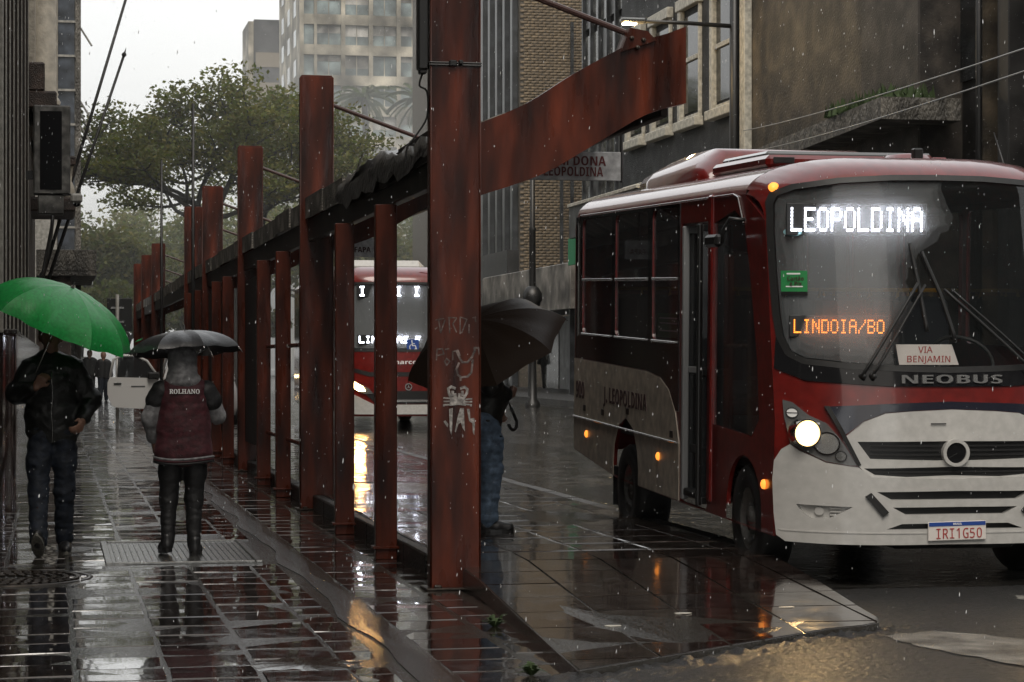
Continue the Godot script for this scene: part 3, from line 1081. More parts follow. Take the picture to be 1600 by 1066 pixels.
# palm and five fingers; aim: where the fingers point, back: out of the back of the hand, thumb: towards the thumb; curl in radians per joint
func hand_bones(w: Vector3, aim: Vector3, back: Vector3, thumb: Vector3, curl: float) -> Array:
	var o := []
	for i in 4:
		var side := thumb * (0.030 - 0.020 * i)
		var k := w + aim * (0.088 - 0.004 * absf(i - 1)) + side
		o.append([w + aim * 0.015 + side * 0.55, k, 0.016, 0.0125])
		var dir := aim
		var len: float = [0.042, 0.046, 0.043, 0.034][i]
		var p := k
		for j in 3:
			dir = (dir * cos(curl) - back * sin(curl)).normalized() if j == 0 else (dir * cos(curl) + dir.cross(thumb).normalized() * sin(curl) * signf(dir.cross(thumb).dot(-back + aim * -0.3))).normalized()
			var q: Vector3 = p + dir * len * [1.0, 0.62, 0.5][j]
			o.append([p, q, 0.0095 - 0.0008 * j, 0.0088 - 0.0009 * j])
			p = q
	var t0 := w + aim * 0.03 + thumb * 0.022
	var t1 := t0 + (thumb * 0.7 + aim * 0.6 - back * 0.3).normalized() * 0.042
	var t2 := t1 + (aim * 0.8 - back * 0.5 + thumb * 0.1).normalized() * 0.032
	o.append([t0, t1, 0.014, 0.011])
	o.append([t1, t2, 0.0105, 0.009])
	return o

func head_bones(c: Vector3, f: Vector3) -> Array:   # c: centre of the skull, f: facing
	var r := f.cross(Vector3.UP).normalized()
	var o := [[c + v3(0, 0.035, 0) - f * 0.02, c + v3(0, 0.02, 0) + f * 0.03, 0.086, 0.078], [c - v3(0, 0.06, 0) + f * 0.045, c + v3(0, 0.0, 0) + f * 0.035, 0.052, 0.07], [c - v3(0, 0.085, 0) + f * 0.06, c - v3(0, 0.04, 0) + f * 0.05, 0.034, 0.05]]
	o.append([c + f * 0.105 + v3(0, 0.005, 0), c + f * 0.118 - v3(0, 0.028, 0), 0.010, 0.015])     # nose
	o.append([c + f * 0.088 - v3(0, 0.055, 0) - r * 0.014, c + f * 0.088 - v3(0, 0.055, 0) + r * 0.014, 0.013, 0.013])
	for s in [-1, 1]:
		o.append([c + r * s * 0.082 + v3(0, 0.015, 0), c + r * s * 0.080 - v3(0, 0.025, 0), 0.016, 0.011])
		o.append([c + f * 0.088 + r * s * 0.018 + v3(0, 0.026, 0), c + f * 0.076 + r * s * 0.045 + v3(0, 0.028, 0), 0.013, 0.011])
	return o

func shoe(parent: Node, heel: Vector3, fwd: Vector3, upper: Material, sole: Material):
	# fwd carries the pitch of the foot
	var side := fwd.cross(Vector3.UP).normalized()
	var up := side.cross(fwd).normalized()
	var st := blob([[heel + up * 0.045, heel + up * 0.042 + fwd * 0.10, 0.042, 0.043], [heel + up * 0.040 + fwd * 0.10, heel + up * 0.036 + fwd * 0.20, 0.046, 0.036], [heel + up * 0.06, heel + up * 0.11, 0.040, 0.042]], 0.011, 0.03)
	var s := done(st, "shoe", upper, parent)
	var so := st_new()
	var pl := PackedVector2Array()
	for k in 20:
		var a := TAU * k / 20
		var w := 0.047 - 0.006 * cos(a)
		pl.append(Vector2(sin(a) * w, cos(a) * 0.14 + 0.095))
	prism(so, pl, -0.004, 0.024, Transform3D(Basis(side, fwd, up), heel))
	done(so, "sole", sole, s)

func build_umbrella(called: String, label: String, apex: Vector3, axis: Vector3, radius: float, deep: float, ribs: int, m: Material, shaft: float, hook: bool, spin := 0.0) -> Node3D:
	# axis: from the handle to the tip
	var t := thing(called, label, "umbrella", apex)
	var y := axis.normalized()
	var x := y.cross(Vector3.FORWARD).normalized()
	var b := Basis(x, y, x.cross(y)).rotated(y, spin)
	t.basis = b
	var prof := func(s: float) -> Vector2: return Vector2(radius * sin(s * 1.32) / sin(1.32), -deep * (1.0 - cos(s * 1.32)) / (1.0 - cos(1.32)))
	for i in ribs:
		var a0 := TAU * i / ribs
		var st := st_new(0)
		var nu := 10
		var nv := 10
		var pt := func(u: float, s: float) -> Vector3:
			var p: Vector2 = prof.call(s)
			var mid := 4.0 * u * (1.0 - u)
			var flat := cos(PI / ribs) / cos((u - 0.5) * TAU / ribs)
			var r: float = p.x * lerpf(1.0, flat, 0.8) * (1.0 - 0.05 * mid * s * s)
			var fold := 0.006 * sin(u * 9.0 + s * 4.0 + i * 2.1) * s * mid
			var a := a0 + u * TAU / ribs
			return Vector3(cos(a) * r, p.y + 0.03 * mid * s * s * 0.6 + fold - 0.018 * mid * s, sin(a) * r)
		for p in nu:
			for q in nv:
				var u0 := float(p) / nu
				var u1 := float(p + 1) / nu
				var s0 := float(q) / nv
				var s1 := float(q + 1) / nv
				quad(st, pt.call(u1, s0), pt.call(u0, s0), pt.call(u0, s1), pt.call(u1, s1))
		done(st, "canopy_panel", m, t)
		st = st_new(0)
		var rp := []
		for q in 9:
			var p: Vector2 = prof.call(q / 8.0)
			rp.append(Vector3(cos(a0) * p.x * 0.995, p.y - 0.006, sin(a0) * p.x * 0.995))
		rp.append(rp[-1] + (rp[-1] - rp[-2]).normalized() * 0.018)
		tube(st, rp, 0.0028, 5)
		done(st, "rib", M.chrome if not hook else M.black, t)
		st = st_new(0)
		var mid2: Vector2 = prof.call(0.55)
		tube(st, [Vector3(0, -deep - 0.06, 0), Vector3(cos(a0) * mid2.x, mid2.y - 0.008, sin(a0) * mid2.x)], 0.0022, 5)
		done(st, "stretcher", M.chrome if not hook else M.black, t)
	var st := st_new(0)
	lathe(st, [Vector2(0.0, 0.05), Vector2(0.006, 0.045), Vector2(0.006, 0.01), Vector2(0.016, 0.004), Vector2(0.018, -0.01)], 10)
	done(st, "tip", M.black, t)
	st = st_new(0)
	tube(st, [Vector3(0, 0, 0), Vector3(0, -shaft, 0)], 0.006, 8)
	done(st, "shaft", M.silver if not hook else M.black, t)
	st = st_new(0)
	if hook:
		var hp := [Vector3(0, -shaft + 0.02, 0), Vector3(0, -shaft - 0.10, 0)]
		for k in 9:
			var a := PI * k / 8.0
			hp.append(Vector3(0.045 - 0.045 * cos(a), -shaft - 0.10 - 0.05 * sin(a), 0))
		hp.append(hp[-1] + Vector3(0, 0.025, 0))
		tube(st, hp, 0.013, 10)
	else:
		lathe(st, [Vector2(0.0, -shaft - 0.07), Vector2(0.014, -shaft - 0.065), Vector2(0.016, -shaft - 0.03), Vector2(0.012, -shaft + 0.01), Vector2(0.0, -shaft + 0.012)], 12)
	done(st, "handle", M.black, t)
	return t

func build_people():
	M.skin = mat(Color(0.20, 0.105, 0.070), 0.5)
	M.hair = mat(Color(0.012, 0.010, 0.009), 0.5)
	M.jacket_black = mat(Color(0.008, 0.009, 0.008), 0.5, {grain = "mottle", bumps = "cloth", bump = 0.7, scale = 2.0})
	M.jeans = mat(Color(0.015, 0.024, 0.043), 0.75, {grain = "grain", bumps = "cloth", bump = 0.6, scale = 2.2})
	M.jeans_light = mat(Color(0.19, 0.28, 0.41), 0.75, {grain = "grain", bumps = "cloth", bump = 0.6, scale = 2.2})
	M.trousers_black = mat(Color(0.010, 0.010, 0.011), 0.6, {grain = "mottle", bumps = "cloth", bump = 0.5, scale = 2.2})
	M.maroon = mat(Color(0.085, 0.010, 0.018), 0.7, {grain = "grain", bumps = "cloth", bump = 0.6, scale = 2.5, sheen = 0.3})
	M.grey_cloth = mat(Color(0.36, 0.36, 0.37), 0.8, {grain = "grain", bumps = "cloth", bump = 0.6, scale = 2.5, sheen = 0.3})
	M.shoe_dark = mat(Color(0.015, 0.015, 0.016), 0.4)
	M.sole_pale = mat(Color(0.30, 0.29, 0.25), 0.6, {grain = "grain", scale = 6.0})
	M.green_cloth = mat(Color(0.010, 0.36, 0.065), 0.38, {grain = "mottle", bumps = "cloth", bump = 0.25, scale = 3.0, back = Color(0.05, 0.30, 0.10)})
	M.black_cloth = mat(Color(0.020, 0.020, 0.021), 0.32, {bumps = "cloth", bump = 0.6, scale = 4.0})
	M.brown_cloth = mat(Color(0.034, 0.021, 0.014), 0.5, {spec = 0.3, bumps = "cloth", bump = 0.4, scale = 3.0, back = Color(0.10, 0.07, 0.05)})
	M.green_ink = mat(Color(0.02, 0.34, 0.10), 0.5)

	# --- the man who walks towards the camera under the green umbrella (facing +z)
	var t := thing("person", "person in a black zipped jacket and dark jeans walking under the green umbrella", "person", Vector3(0.01, 0.0, -17.8))
	var f := Vector3(0, 0, 1)
	var skin := head_bones(v3(-0.015, 1.645, 0.03), f)
	skin.append_array([[v3(-0.015, 1.56, 0.0), v3(-0.01, 1.42, -0.01), 0.056, 0.07], [v3(-0.01, 1.42, -0.01), v3(0, 1.0, 0), 0.10, 0.10], [v3(-0.08, 0.92, 0), v3(-0.10, 0.50, 0.10), 0.07, 0.05], [v3(-0.10, 0.50, 0.10), v3(-0.10, 0.10, 0.24), 0.05, 0.04], [v3(0.08, 0.92, 0), v3(0.085, 0.50, 0.0), 0.07, 0.05], [v3(0.085, 0.50, 0.0), v3(0.085, 0.09, -0.12), 0.05, 0.04], [v3(0, 1.0, 0), v3(-0.08, 0.92, 0), 0.09, 0.08], [v3(0, 1.0, 0), v3(0.08, 0.92, 0), 0.09, 0.08],
		[v3(-0.01, 1.42, -0.01), v3(-0.19, 1.41, 0), 0.06, 0.05], [v3(-0.19, 1.41, 0), v3(-0.265, 1.22, 0.06), 0.045, 0.04], [v3(-0.265, 1.22, 0.06), v3(-0.125, 1.27, 0.235), 0.036, 0.028], [v3(-0.01, 1.42, -0.01), v3(0.19, 1.41, 0), 0.06, 0.05], [v3(0.19, 1.41, 0), v3(0.285, 1.17, -0.03), 0.045, 0.04], [v3(0.285, 1.17, -0.03), v3(0.225, 1.02, 0.16), 0.036, 0.028]])
	skin.append_array(hand_bones(v3(-0.125, 1.275, 0.23), v3(0.55, 0.75, 0.25).normalized(), v3(-0.4, 0.0, 0.9).normalized(), v3(0.75, -0.6, 0.1).normalized(), 0.9))
	skin.append_array(hand_bones(v3(0.225, 1.02, 0.165), v3(-0.25, -0.55, 0.75).normalized(), v3(0.9, 0.0, 0.3).normalized(), v3(-0.2, 0.75, 0.5).normalized(), 0.55))
	done(blob(skin, 0.011, 0.012), "body", M.skin, t)
	done(blob([[v3(-0.015, 1.71, 0.0), v3(-0.015, 1.66, -0.03), 0.088, 0.085], [v3(-0.015, 1.725, 0.05), v3(-0.015, 1.70, 0.0), 0.06, 0.085]], 0.012, 0.03, 0.004, 30.0), "hair", M.hair, t)
	var jacket := [[v3(-0.09, 1.37, -0.01), v3(-0.08, 1.05, 0.0), 0.115, 0.118], [v3(0.08, 1.37, -0.01), v3(0.08, 1.05, 0.0), 0.115, 0.118], [v3(0, 1.34, 0.02), v3(0, 1.08, 0.02), 0.12, 0.12], [v3(-0.09, 1.05, 0), v3(-0.09, 0.93, 0), 0.112, 0.112], [v3(0.09, 1.05, 0), v3(0.09, 0.93, 0), 0.112, 0.112], [v3(0, 1.05, 0.01), v3(0, 0.93, 0.01), 0.115, 0.112], [v3(-0.10, 1.44, -0.01), v3(0.09, 1.44, -0.01), 0.075, 0.075], [v3(-0.02, 1.50, -0.01), v3(-0.01, 1.44, 0), 0.078, 0.10],
		[v3(-0.17, 1.405, 0), v3(-0.265, 1.22, 0.06), 0.085, 0.075], [v3(-0.265, 1.22, 0.06), v3(-0.15, 1.265, 0.20), 0.072, 0.052], [v3(0.16, 1.405, 0), v3(0.285, 1.17, -0.03), 0.085, 0.075], [v3(0.285, 1.17, -0.03), v3(0.235, 1.045, 0.135), 0.070, 0.050]]
	var jk := done(blob(jacket, 0.0135, 0.05, 0.016, 7.0), "jacket", M.jacket_black, t)
	var st := st_new(0)
	var zp := []
	for k in 12: zp.append(v3(-0.005 + 0.004 * sin(k * 1.1), 0.86 + 0.05 * k, 0.148 + (0.004 if k > 3 else 0.0) - 0.05 * smoothstep(9.0, 12.0, float(k))))
	tube(st, zp, 0.0045, 5)
	done(st, "zip", M.steel, jk)
	var jeans := [[v3(-0.075, 0.93, 0), v3(-0.105, 0.70, 0.05), 0.105, 0.092], [v3(-0.105, 0.70, 0.05), v3(-0.105, 0.48, 0.11), 0.090, 0.076], [v3(-0.105, 0.48, 0.11), v3(-0.105, 0.13, 0.235), 0.074, 0.068], [v3(0.075, 0.93, 0), v3(0.09, 0.70, 0.0), 0.105, 0.092], [v3(0.09, 0.70, 0.0), v3(0.088, 0.48, -0.01), 0.090, 0.076], [v3(0.088, 0.48, -0.01), v3(0.085, 0.11, -0.115), 0.074, 0.068], [v3(-0.06, 0.95, 0), v3(0.06, 0.95, 0), 0.115, 0.115]]
	done(blob(jeans, 0.0125, 0.035, 0.015, 9.0), "jeans", M.jeans, t)
	shoe(t, v3(-0.105, 0.03, 0.235), v3(-0.05, 0.50, 0.62).normalized(), M.shoe_dark, M.sole_pale)
	shoe(t, v3(0.085, 0.006, -0.135), v3(0.08, 0.0, 1.0).normalized(), M.shoe_dark, M.sole_pale)
	# his umbrella leans to his right
	var ax := v3(0.38, 0.90, 0.17).normalized()
	var ap := v3(0.155, 2.02, -17.58)
	build_umbrella("green_umbrella", "bright green umbrella held over the person in the black jacket", ap, ax, 0.60, 0.30, 10, M.green_cloth, 0.80, false, 0.2)

	# --- the woman seen from behind (facing -z)
	t = thing("person", "person in a maroon varsity jacket with grey sleeves seen from behind", "person", Vector3(0.98, 0.006, -17.5))
	f = Vector3(0, 0, -1)
	skin = head_bones(v3(-0.01, 1.455, -0.02), f)
	skin.append_array([[v3(-0.01, 1.38, 0), v3(0, 1.24, 0), 0.05, 0.06], [v3(0, 1.24, 0), v3(0, 0.90, 0), 0.09, 0.10], [v3(0, 0.90, 0), v3(-0.09, 0.80, 0), 0.09, 0.085], [v3(0, 0.90, 0), v3(0.09, 0.80, 0), 0.09, 0.085], [v3(-0.09, 0.80, 0), v3(-0.115, 0.43, -0.02), 0.075, 0.05], [v3(-0.115, 0.43, -0.02), v3(-0.12, 0.10, 0.04), 0.05, 0.035], [v3(0.09, 0.80, 0), v3(0.075, 0.43, -0.02), 0.075, 0.05], [v3(0.075, 0.43, -0.02), v3(0.075, 0.08, 0.03), 0.05, 0.035],
		[v3(0, 1.24, 0), v3(-0.17, 1.25, 0), 0.055, 0.05], [v3(-0.17, 1.25, 0), v3(-0.255, 1.03, -0.02), 0.042, 0.038], [v3(-0.255, 1.03, -0.02), v3(-0.22, 0.86, -0.10), 0.034, 0.026], [v3(0, 1.24, 0), v3(0.17, 1.25, 0), 0.055, 0.05], [v3(0.17, 1.25, 0), v3(0.26, 1.05, -0.06), 0.042, 0.038], [v3(0.26, 1.05, -0.06), v3(0.13, 1.17, -0.22), 0.034, 0.026]])
	skin.append_array(hand_bones(v3(-0.22, 0.86, -0.10), v3(0.1, -0.9, -0.3).normalized(), v3(-0.95, 0.0, 0.1).normalized(), v3(0.0, -0.2, -0.9).normalized(), 0.4))
	skin.append_array(hand_bones(v3(0.13, 1.17, -0.22), v3(-0.75, 0.55, -0.2).normalized(), v3(0.3, 0.0, -0.9).normalized(), v3(0.5, 0.8, 0.0).normalized(), 0.9))
	done(blob(skin, 0.012, 0.012), "body", M.skin, t)
	var hood := [[v3(-0.01, 1.49, -0.01), v3(-0.01, 1.40, 0.015), 0.112, 0.105], [v3(-0.01, 1.40, 0.015), v3(-0.005, 1.33, 0.04), 0.095, 0.10], [v3(-0.08, 1.31, 0.03), v3(0.07, 1.31, 0.03), 0.06, 0.06]]
	done(blob(hood, 0.0125, 0.04, 0.012, 10.0), "hood", M.grey_cloth, t)
	var vest := [[v3(-0.09, 1.22, 0.0), v3(-0.085, 0.98, 0.0), 0.10, 0.106], [v3(0.09, 1.22, 0.0), v3(0.085, 0.98, 0.0), 0.10, 0.106], [v3(-0.085, 0.98, 0), v3(-0.105, 0.78, 0.01), 0.106, 0.116], [v3(0.085, 0.98, 0), v3(0.105, 0.78, 0.01), 0.106, 0.116], [v3(0, 1.24, 0.015), v3(0, 0.78, 0.02), 0.11, 0.122], [v3(-0.09, 1.265, 0), v3(0.09, 1.265, 0), 0.072, 0.072]]
	var vs := done(blob(vest, 0.0135, 0.05, 0.009, 7.0), "jacket", M.maroon, t)
	text("lettering", "ROLHANO", 0.034, M.ink_white, vs, Transform3D(Basis(Vector3.RIGHT, -0.10), v3(0.0, 1.235, 0.126)), "Droid Serif", 700, 0.012, 0.225)
	for s in [-1, 1]:
		done(blob([[v3(0.165 * s, 1.235, 0.0), v3(0.21 * s, 1.16, -0.005), 0.083, 0.078]], 0.0125, 0.02, 0.006, 9.0), "shoulder_panel", M.trousers_black, vs)
	done(blob([[v3(-0.20, 1.18, 0.0), v3(-0.25, 1.03, -0.02), 0.070, 0.064], [v3(-0.25, 1.03, -0.02), v3(-0.225, 0.88, -0.085), 0.062, 0.046]], 0.0125, 0.03, 0.009, 10.0), "sleeve", M.grey_cloth, vs)
	done(blob([[v3(0.20, 1.18, 0.0), v3(0.255, 1.05, -0.06), 0.070, 0.064], [v3(0.255, 1.05, -0.06), v3(0.16, 1.145, -0.185), 0.062, 0.046]], 0.0125, 0.03, 0.009, 10.0), "sleeve", M.grey_cloth, vs)
	for k in 3:
		st = st_new(0)
		var rp := []
		for q in 33:
			var a := TAU * q / 32.0
			rp.append(v3(cos(a) * 0.222, 0.70 + 0.017 * k + 0.01 * sin(a * 2.0 + 1.0), sin(a) * 0.138 + 0.014))
		tube(st, rp, 0.0095 if k != 1 else 0.0085, 6, false)
		done(st, "hem_band", M.maroon if k == 1 else (M.trousers_black if k == 0 else M.grey_cloth), vs)
	var tr := [[v3(-0.08, 0.82, 0), v3(-0.098, 0.62, -0.01), 0.112, 0.088], [v3(-0.098, 0.62, -0.01), v3(-0.112, 0.42, -0.015), 0.086, 0.066], [v3(-0.112, 0.42, -0.015), v3(-0.12, 0.10, 0.04), 0.065, 0.050], [v3(0.08, 0.82, 0), v3(0.085, 0.62, -0.01), 0.112, 0.088], [v3(0.085, 0.62, -0.01), v3(0.078, 0.42, -0.015), 0.086, 0.066], [v3(0.078, 0.42, -0.015), v3(0.075, 0.08, 0.03), 0.065, 0.052], [v3(-0.07, 0.83, 0), v3(0.07, 0.83, 0), 0.12, 0.12]]
	done(blob(tr, 0.0125, 0.035, 0.008, 10.0), "trousers", M.trousers_black, t)
	shoe(t, v3(-0.125, 0.03, 0.06), v3(-0.15, -0.12, -1.0).normalized(), M.shoe_dark, M.black)
	shoe(t, v3(0.08, 0.0, 0.05), v3(0.15, 0.0, -1.0).normalized(), M.shoe_dark, M.black)
	var u := build_umbrella("black_umbrella", "small black folding umbrella with green lettering over the maroon jacket", v3(0.995, 1.70, -17.66), v3(-0.06, 1.0, -0.10), 0.45, 0.165, 8, M.black_cloth, 0.55, false, 0.25)
	for w in [[0.45, 0.0], [1.6, 0.0]]:
		var a: float = -w[0] + PI * 0.5
		var s := 0.75
		var p := v3(cos(a) * 0.355, -0.070, sin(a) * 0.355)
		var nrm := v3(cos(a) * 0.62, 0.78, sin(a) * 0.62).normalized()
		var xx := Vector3.UP.cross(nrm).normalized()
		text("lettering", "Bono", 0.030, M.green_ink, u, Transform3D(Basis(xx, nrm.cross(xx), nrm), p + nrm * 0.012), "Droid Sans", 700, 0.002, 0.13)

	# --- the person waiting behind the graffitied column, facing the bus (+x)
	t = thing("person", "person in pale blue jeans and a dark jacket waiting behind the graffitied column", "person", Vector3(3.27, 0.15, -17.5))
	f = Vector3(1, 0, 0)
	skin = head_bones(v3(-0.08, 1.60, 0.0), f)
	skin.append_array([[v3(-0.10, 1.52, 0.0), v3(-0.08, 1.38, 0), 0.055, 0.065], [v3(-0.08, 1.38, 0), v3(0, 0.98, 0), 0.09, 0.10], [v3(0, 0.98, 0), v3(0.0, 0.88, -0.09), 0.09, 0.08], [v3(0, 0.98, 0), v3(0.0, 0.88, 0.09), 0.09, 0.08], [v3(0, 0.88, -0.09), v3(0.03, 0.48, -0.10), 0.07, 0.05], [v3(0.03, 0.48, -0.10), v3(-0.02, 0.09, -0.10), 0.05, 0.04], [v3(0, 0.88, 0.09), v3(0.05, 0.48, 0.10), 0.07, 0.05], [v3(0.05, 0.48, 0.10), v3(0.03, 0.09, 0.10), 0.05, 0.04],
		[v3(-0.08, 1.38, 0), v3(-0.06, 1.36, 0.19), 0.055, 0.05], [v3(-0.06, 1.36, 0.19), v3(0.03, 1.14, 0.24), 0.045, 0.04], [v3(0.03, 1.14, 0.24), v3(0.20, 1.06, 0.10), 0.036, 0.028], [v3(-0.08, 1.38, 0), v3(-0.06, 1.36, -0.19), 0.055, 0.05], [v3(-0.06, 1.36, -0.19), v3(0.0, 1.10, -0.24), 0.045, 0.04], [v3(0.0, 1.10, -0.24), v3(0.12, 0.95, -0.18), 0.036, 0.028]])
	skin.append_array(hand_bones(v3(0.20, 1.06, 0.10), v3(0.6, 0.2, -0.7).normalized(), v3(0.6, 0.0, 0.7).normalized(), v3(0.2, 0.9, 0.0).normalized(), 0.9))
	skin.append_array(hand_bones(v3(0.12, 0.95, -0.18), v3(0.6, -0.7, 0.2).normalized(), v3(0.3, 0.0, -0.9).normalized(), v3(0.7, 0.5, 0.0).normalized(), 0.5))
	done(blob(skin, 0.012, 0.012), "body", M.skin, t)
	done(blob([[v3(-0.10, 1.665, 0.0), v3(-0.12, 1.61, 0), 0.09, 0.085]], 0.013, 0.03, 0.004, 30.0), "hair", M.hair, t)
	var jk3 := [[v3(-0.05, 1.33, -0.09), v3(0.03, 1.02, -0.08), 0.115, 0.135], [v3(-0.05, 1.33, 0.09), v3(0.03, 1.02, 0.08), 0.115, 0.135], [v3(-0.02, 1.25, 0), v3(0.08, 1.04, 0), 0.12, 0.135], [v3(0.03, 1.02, -0.07), v3(0.02, 0.84, -0.07), 0.135, 0.12], [v3(0.03, 1.02, 0.07), v3(0.02, 0.84, 0.07), 0.135, 0.12], [v3(-0.08, 1.40, -0.09), v3(-0.08, 1.40, 0.09), 0.075, 0.075], [v3(-0.06, 1.36, 0.17), v3(0.03, 1.14, 0.24), 0.082, 0.074], [v3(0.03, 1.14, 0.24), v3(0.17, 1.07, 0.125), 0.070, 0.05], [v3(-0.06, 1.36, -0.17), v3(0.0, 1.10, -0.24), 0.082, 0.074], [v3(0.0, 1.10, -0.24), v3(0.10, 0.97, -0.19), 0.07, 0.05]]
	done(blob(jk3, 0.0135, 0.05, 0.014, 7.0), "jacket", M.jacket_black, t)
	var jn3 := [[v3(0.0, 0.90, -0.08), v3(0.03, 0.68, -0.095), 0.12, 0.098], [v3(0.03, 0.68, -0.095), v3(0.035, 0.48, -0.10), 0.096, 0.082], [v3(0.035, 0.48, -0.10), v3(-0.02, 0.10, -0.10), 0.080, 0.072], [v3(0.0, 0.90, 0.08), v3(0.05, 0.68, 0.095), 0.12, 0.10], [v3(0.05, 0.68, 0.095), v3(0.06, 0.48, 0.10), 0.098, 0.086], [v3(0.06, 0.48, 0.10), v3(0.03, 0.10, 0.10), 0.082, 0.074]]
	var j3 := done(blob(jn3, 0.0125, 0.035, 0.015, 9.0), "jeans", M.jeans_light, t)
	st = st_new(0)
	lathe(st, [Vector2(0.076, 0.085), Vector2(0.081, 0.10), Vector2(0.080, 0.135), Vector2(0.074, 0.14)], 20, Transform3D(Basis.IDENTITY, v3(0.033, 0.0, 0.10)))
	done(st, "turn_up", M.jeans_light, j3)
	shoe(t, v3(-0.05, 0.0, -0.10), v3(1.0, 0.0, -0.1).normalized(), M.shoe_dark, M.black)
	shoe(t, v3(-0.005, 0.0, 0.10), v3(1.0, 0.0, 0.12).normalized(), M.shoe_dark, M.black)
	build_umbrella("dark_umbrella", "large dark brown umbrella with a hooked handle tilted beside the graffitied column", v3(3.19, 1.79, -17.38), v3(-0.40, 0.80, 0.33), 0.66, 0.28, 8, M.brown_cloth, 0.84, true, 0.55)

	# --- people far down the street
	for p in [[1.35, 0.0, 84.0, M.jacket_black, M.trousers_black, "distant dark figure under a dark umbrella at the far end of the pavement", 1.0], [1.75, 0.0, 80.0, M.trousers_black, M.jeans, "distant dark figure beside the open white car door", 0.96], [17.3, 0.38, 80.0, M.jacket_black, M.trousers_black, "distant pedestrian in dark clothes under the pale awning across the street", 1.0]]:
		t = thing("person", p[5], "person", v3(p[0], p[1], -p[2]), 0, "distant pedestrians")
		t.scale = Vector3.ONE * p[6]
		done(blob([[v3(0, 1.60, 0), v3(0, 1.66, 0), 0.10, 0.10], [v3(0, 1.50, 0), v3(0, 1.40, 0), 0.06, 0.08]], 0.03, 0.02), "body", M.skin, t)
		done(blob([[v3(-0.10, 1.38, 0), v3(-0.09, 0.85, 0), 0.12, 0.13], [v3(0.10, 1.38, 0), v3(0.09, 0.85, 0), 0.12, 0.13], [v3(-0.2, 1.36, 0), v3(-0.29, 0.9, 0), 0.08, 0.06], [v3(0.2, 1.36, 0), v3(0.29, 0.9, 0), 0.08, 0.06]], 0.03, 0.05), "jacket", p[3], t)
		done(blob([[v3(-0.09, 0.85, 0), v3(-0.10, 0.06, 0.08), 0.12, 0.07], [v3(0.09, 0.85, 0), v3(0.10, 0.06, -0.10), 0.12, 0.07]], 0.03, 0.03), "trousers", p[4], t)
	build_umbrella("far_umbrella", "distant dark umbrella at the far end of the pavement", v3(1.35, 2.05, -84.0), v3(0, 1, 0), 0.5, 0.22, 8, M.black_cloth, 0.7, false)

# ---------------------------------------------------------------- the near bus (local: nose at z = 0, tail towards -z)
const BW := 1.10
const BL := -6.78

func roof_y(u: float) -> float:
	return 2.60 + 0.25 * sqrt(maxf(0.0, 1.0 - pow(minf(1.0, absf(u) / BW), 4.0)))

func front_z(u: float, y: float) -> float:
	var z := -0.40 * pow(minf(1.06, absf(u) / BW), 3.2) - maxf(0.0, y - 1.05) * 0.20
	var yt := roof_y(u)
	var t := clampf((y - (yt - 0.20)) / 0.20, 0.0, 1.0)
	return z - 0.45 * (1.0 - sqrt(maxf(0.0, 1.0 - t * t)))

func on_front(p: Vector2, off: float) -> Vector3:
	return Vector3(p.x * (1.0 + off * 0.35), p.y, front_z(p.x, p.y) + off)

func on_side(p: Vector2, off: float) -> Vector3:
	return Vector3(-BW - off, p.y, p.x)

func on_far_side(p: Vector2, off: float) -> Vector3:
	return Vector3(BW + off, p.y, -p.x)

func mirrored(a: Array) -> Array:      # a left half outline closed over the middle
	var o := []
	for p in a: o.append(Vector2(p[0], p[1]))
	for i in a.size():
		var p = a[a.size() - 1 - i]
		if absf(p[0]) > 0.02: o.append(Vector2(-p[0], p[1]))
	return o

func pts2(a: Array, flip := 1.0) -> Array:
	var o := []
	for p in a: o.append(Vector2(p[0] * flip, p[1]))
	return o

func rounded(x0: float, y0: float, x1: float, y1: float, r: float, n := 4) -> Array:
	var o := []
	for c in [[x1 - r, y1 - r, 0.0], [x0 + r, y1 - r, 90.0], [x0 + r, y0 + r, 180.0], [x1 - r, y0 + r, 270.0]]:
		for k in n + 1:
			var a := deg_to_rad(c[2] + 90.0 * k / n)
			o.append(Vector2(c[0] + cos(a) * r, c[1] + sin(a) * r))
	return o

func ring(cx: float, cy: float, r: float, n := 20) -> Array:
	var o := []
	for k in n: o.append(Vector2(cx + cos(TAU * k / n) * r, cy + sin(TAU * k / n) * r))
	return o

func outset(a: Array, d: float) -> Array:
	return Array(Geometry2D.offset_polygon(PackedVector2Array(a), d, Geometry2D.JOIN_ROUND)[0])

func wheel(parent: Node, at: Vector3, r: float, w: float, side: float):
	var xf := Transform3D(Basis(Vector3.FORWARD, PI * 0.5 * side), Vector3.ZERO)
	var st := st_new(0)
	lathe(st, [Vector2(r * 0.56, -w * 0.5), Vector2(r * 0.93, -w * 0.5), Vector2(r, -w * 0.38), Vector2(r, w * 0.38), Vector2(r * 0.93, w * 0.5), Vector2(r * 0.60, w * 0.5), Vector2(r * 0.56, w * 0.42)], 40, xf)
	var tyre := done(st, "wheel", M.rubber, parent, at)
	st = st_new(0)
	lathe(st, [Vector2(r * 0.60, w * 0.44), Vector2(r * 0.54, w * 0.30), Vector2(r * 0.40, w * 0.12), Vector2(r * 0.24, w * 0.16), Vector2(r * 0.22, w * 0.40), Vector2(0.0, w * 0.42)], 28, xf)
	done(st, "rim", M.steel, tyre)
	st = st_new()
	for k in 8:
		var a := TAU * k / 8
		lathe(st, [Vector2(0.0, w * 0.30), Vector2(0.014, w * 0.29), Vector2(0.014, w * 0.10)], 6, xf * Transform3D(Basis.IDENTITY, Vector3(cos(a) * r * 0.34, 0, sin(a) * r * 0.34)))
	done(st, "wheel_nuts", M.silver, tyre)

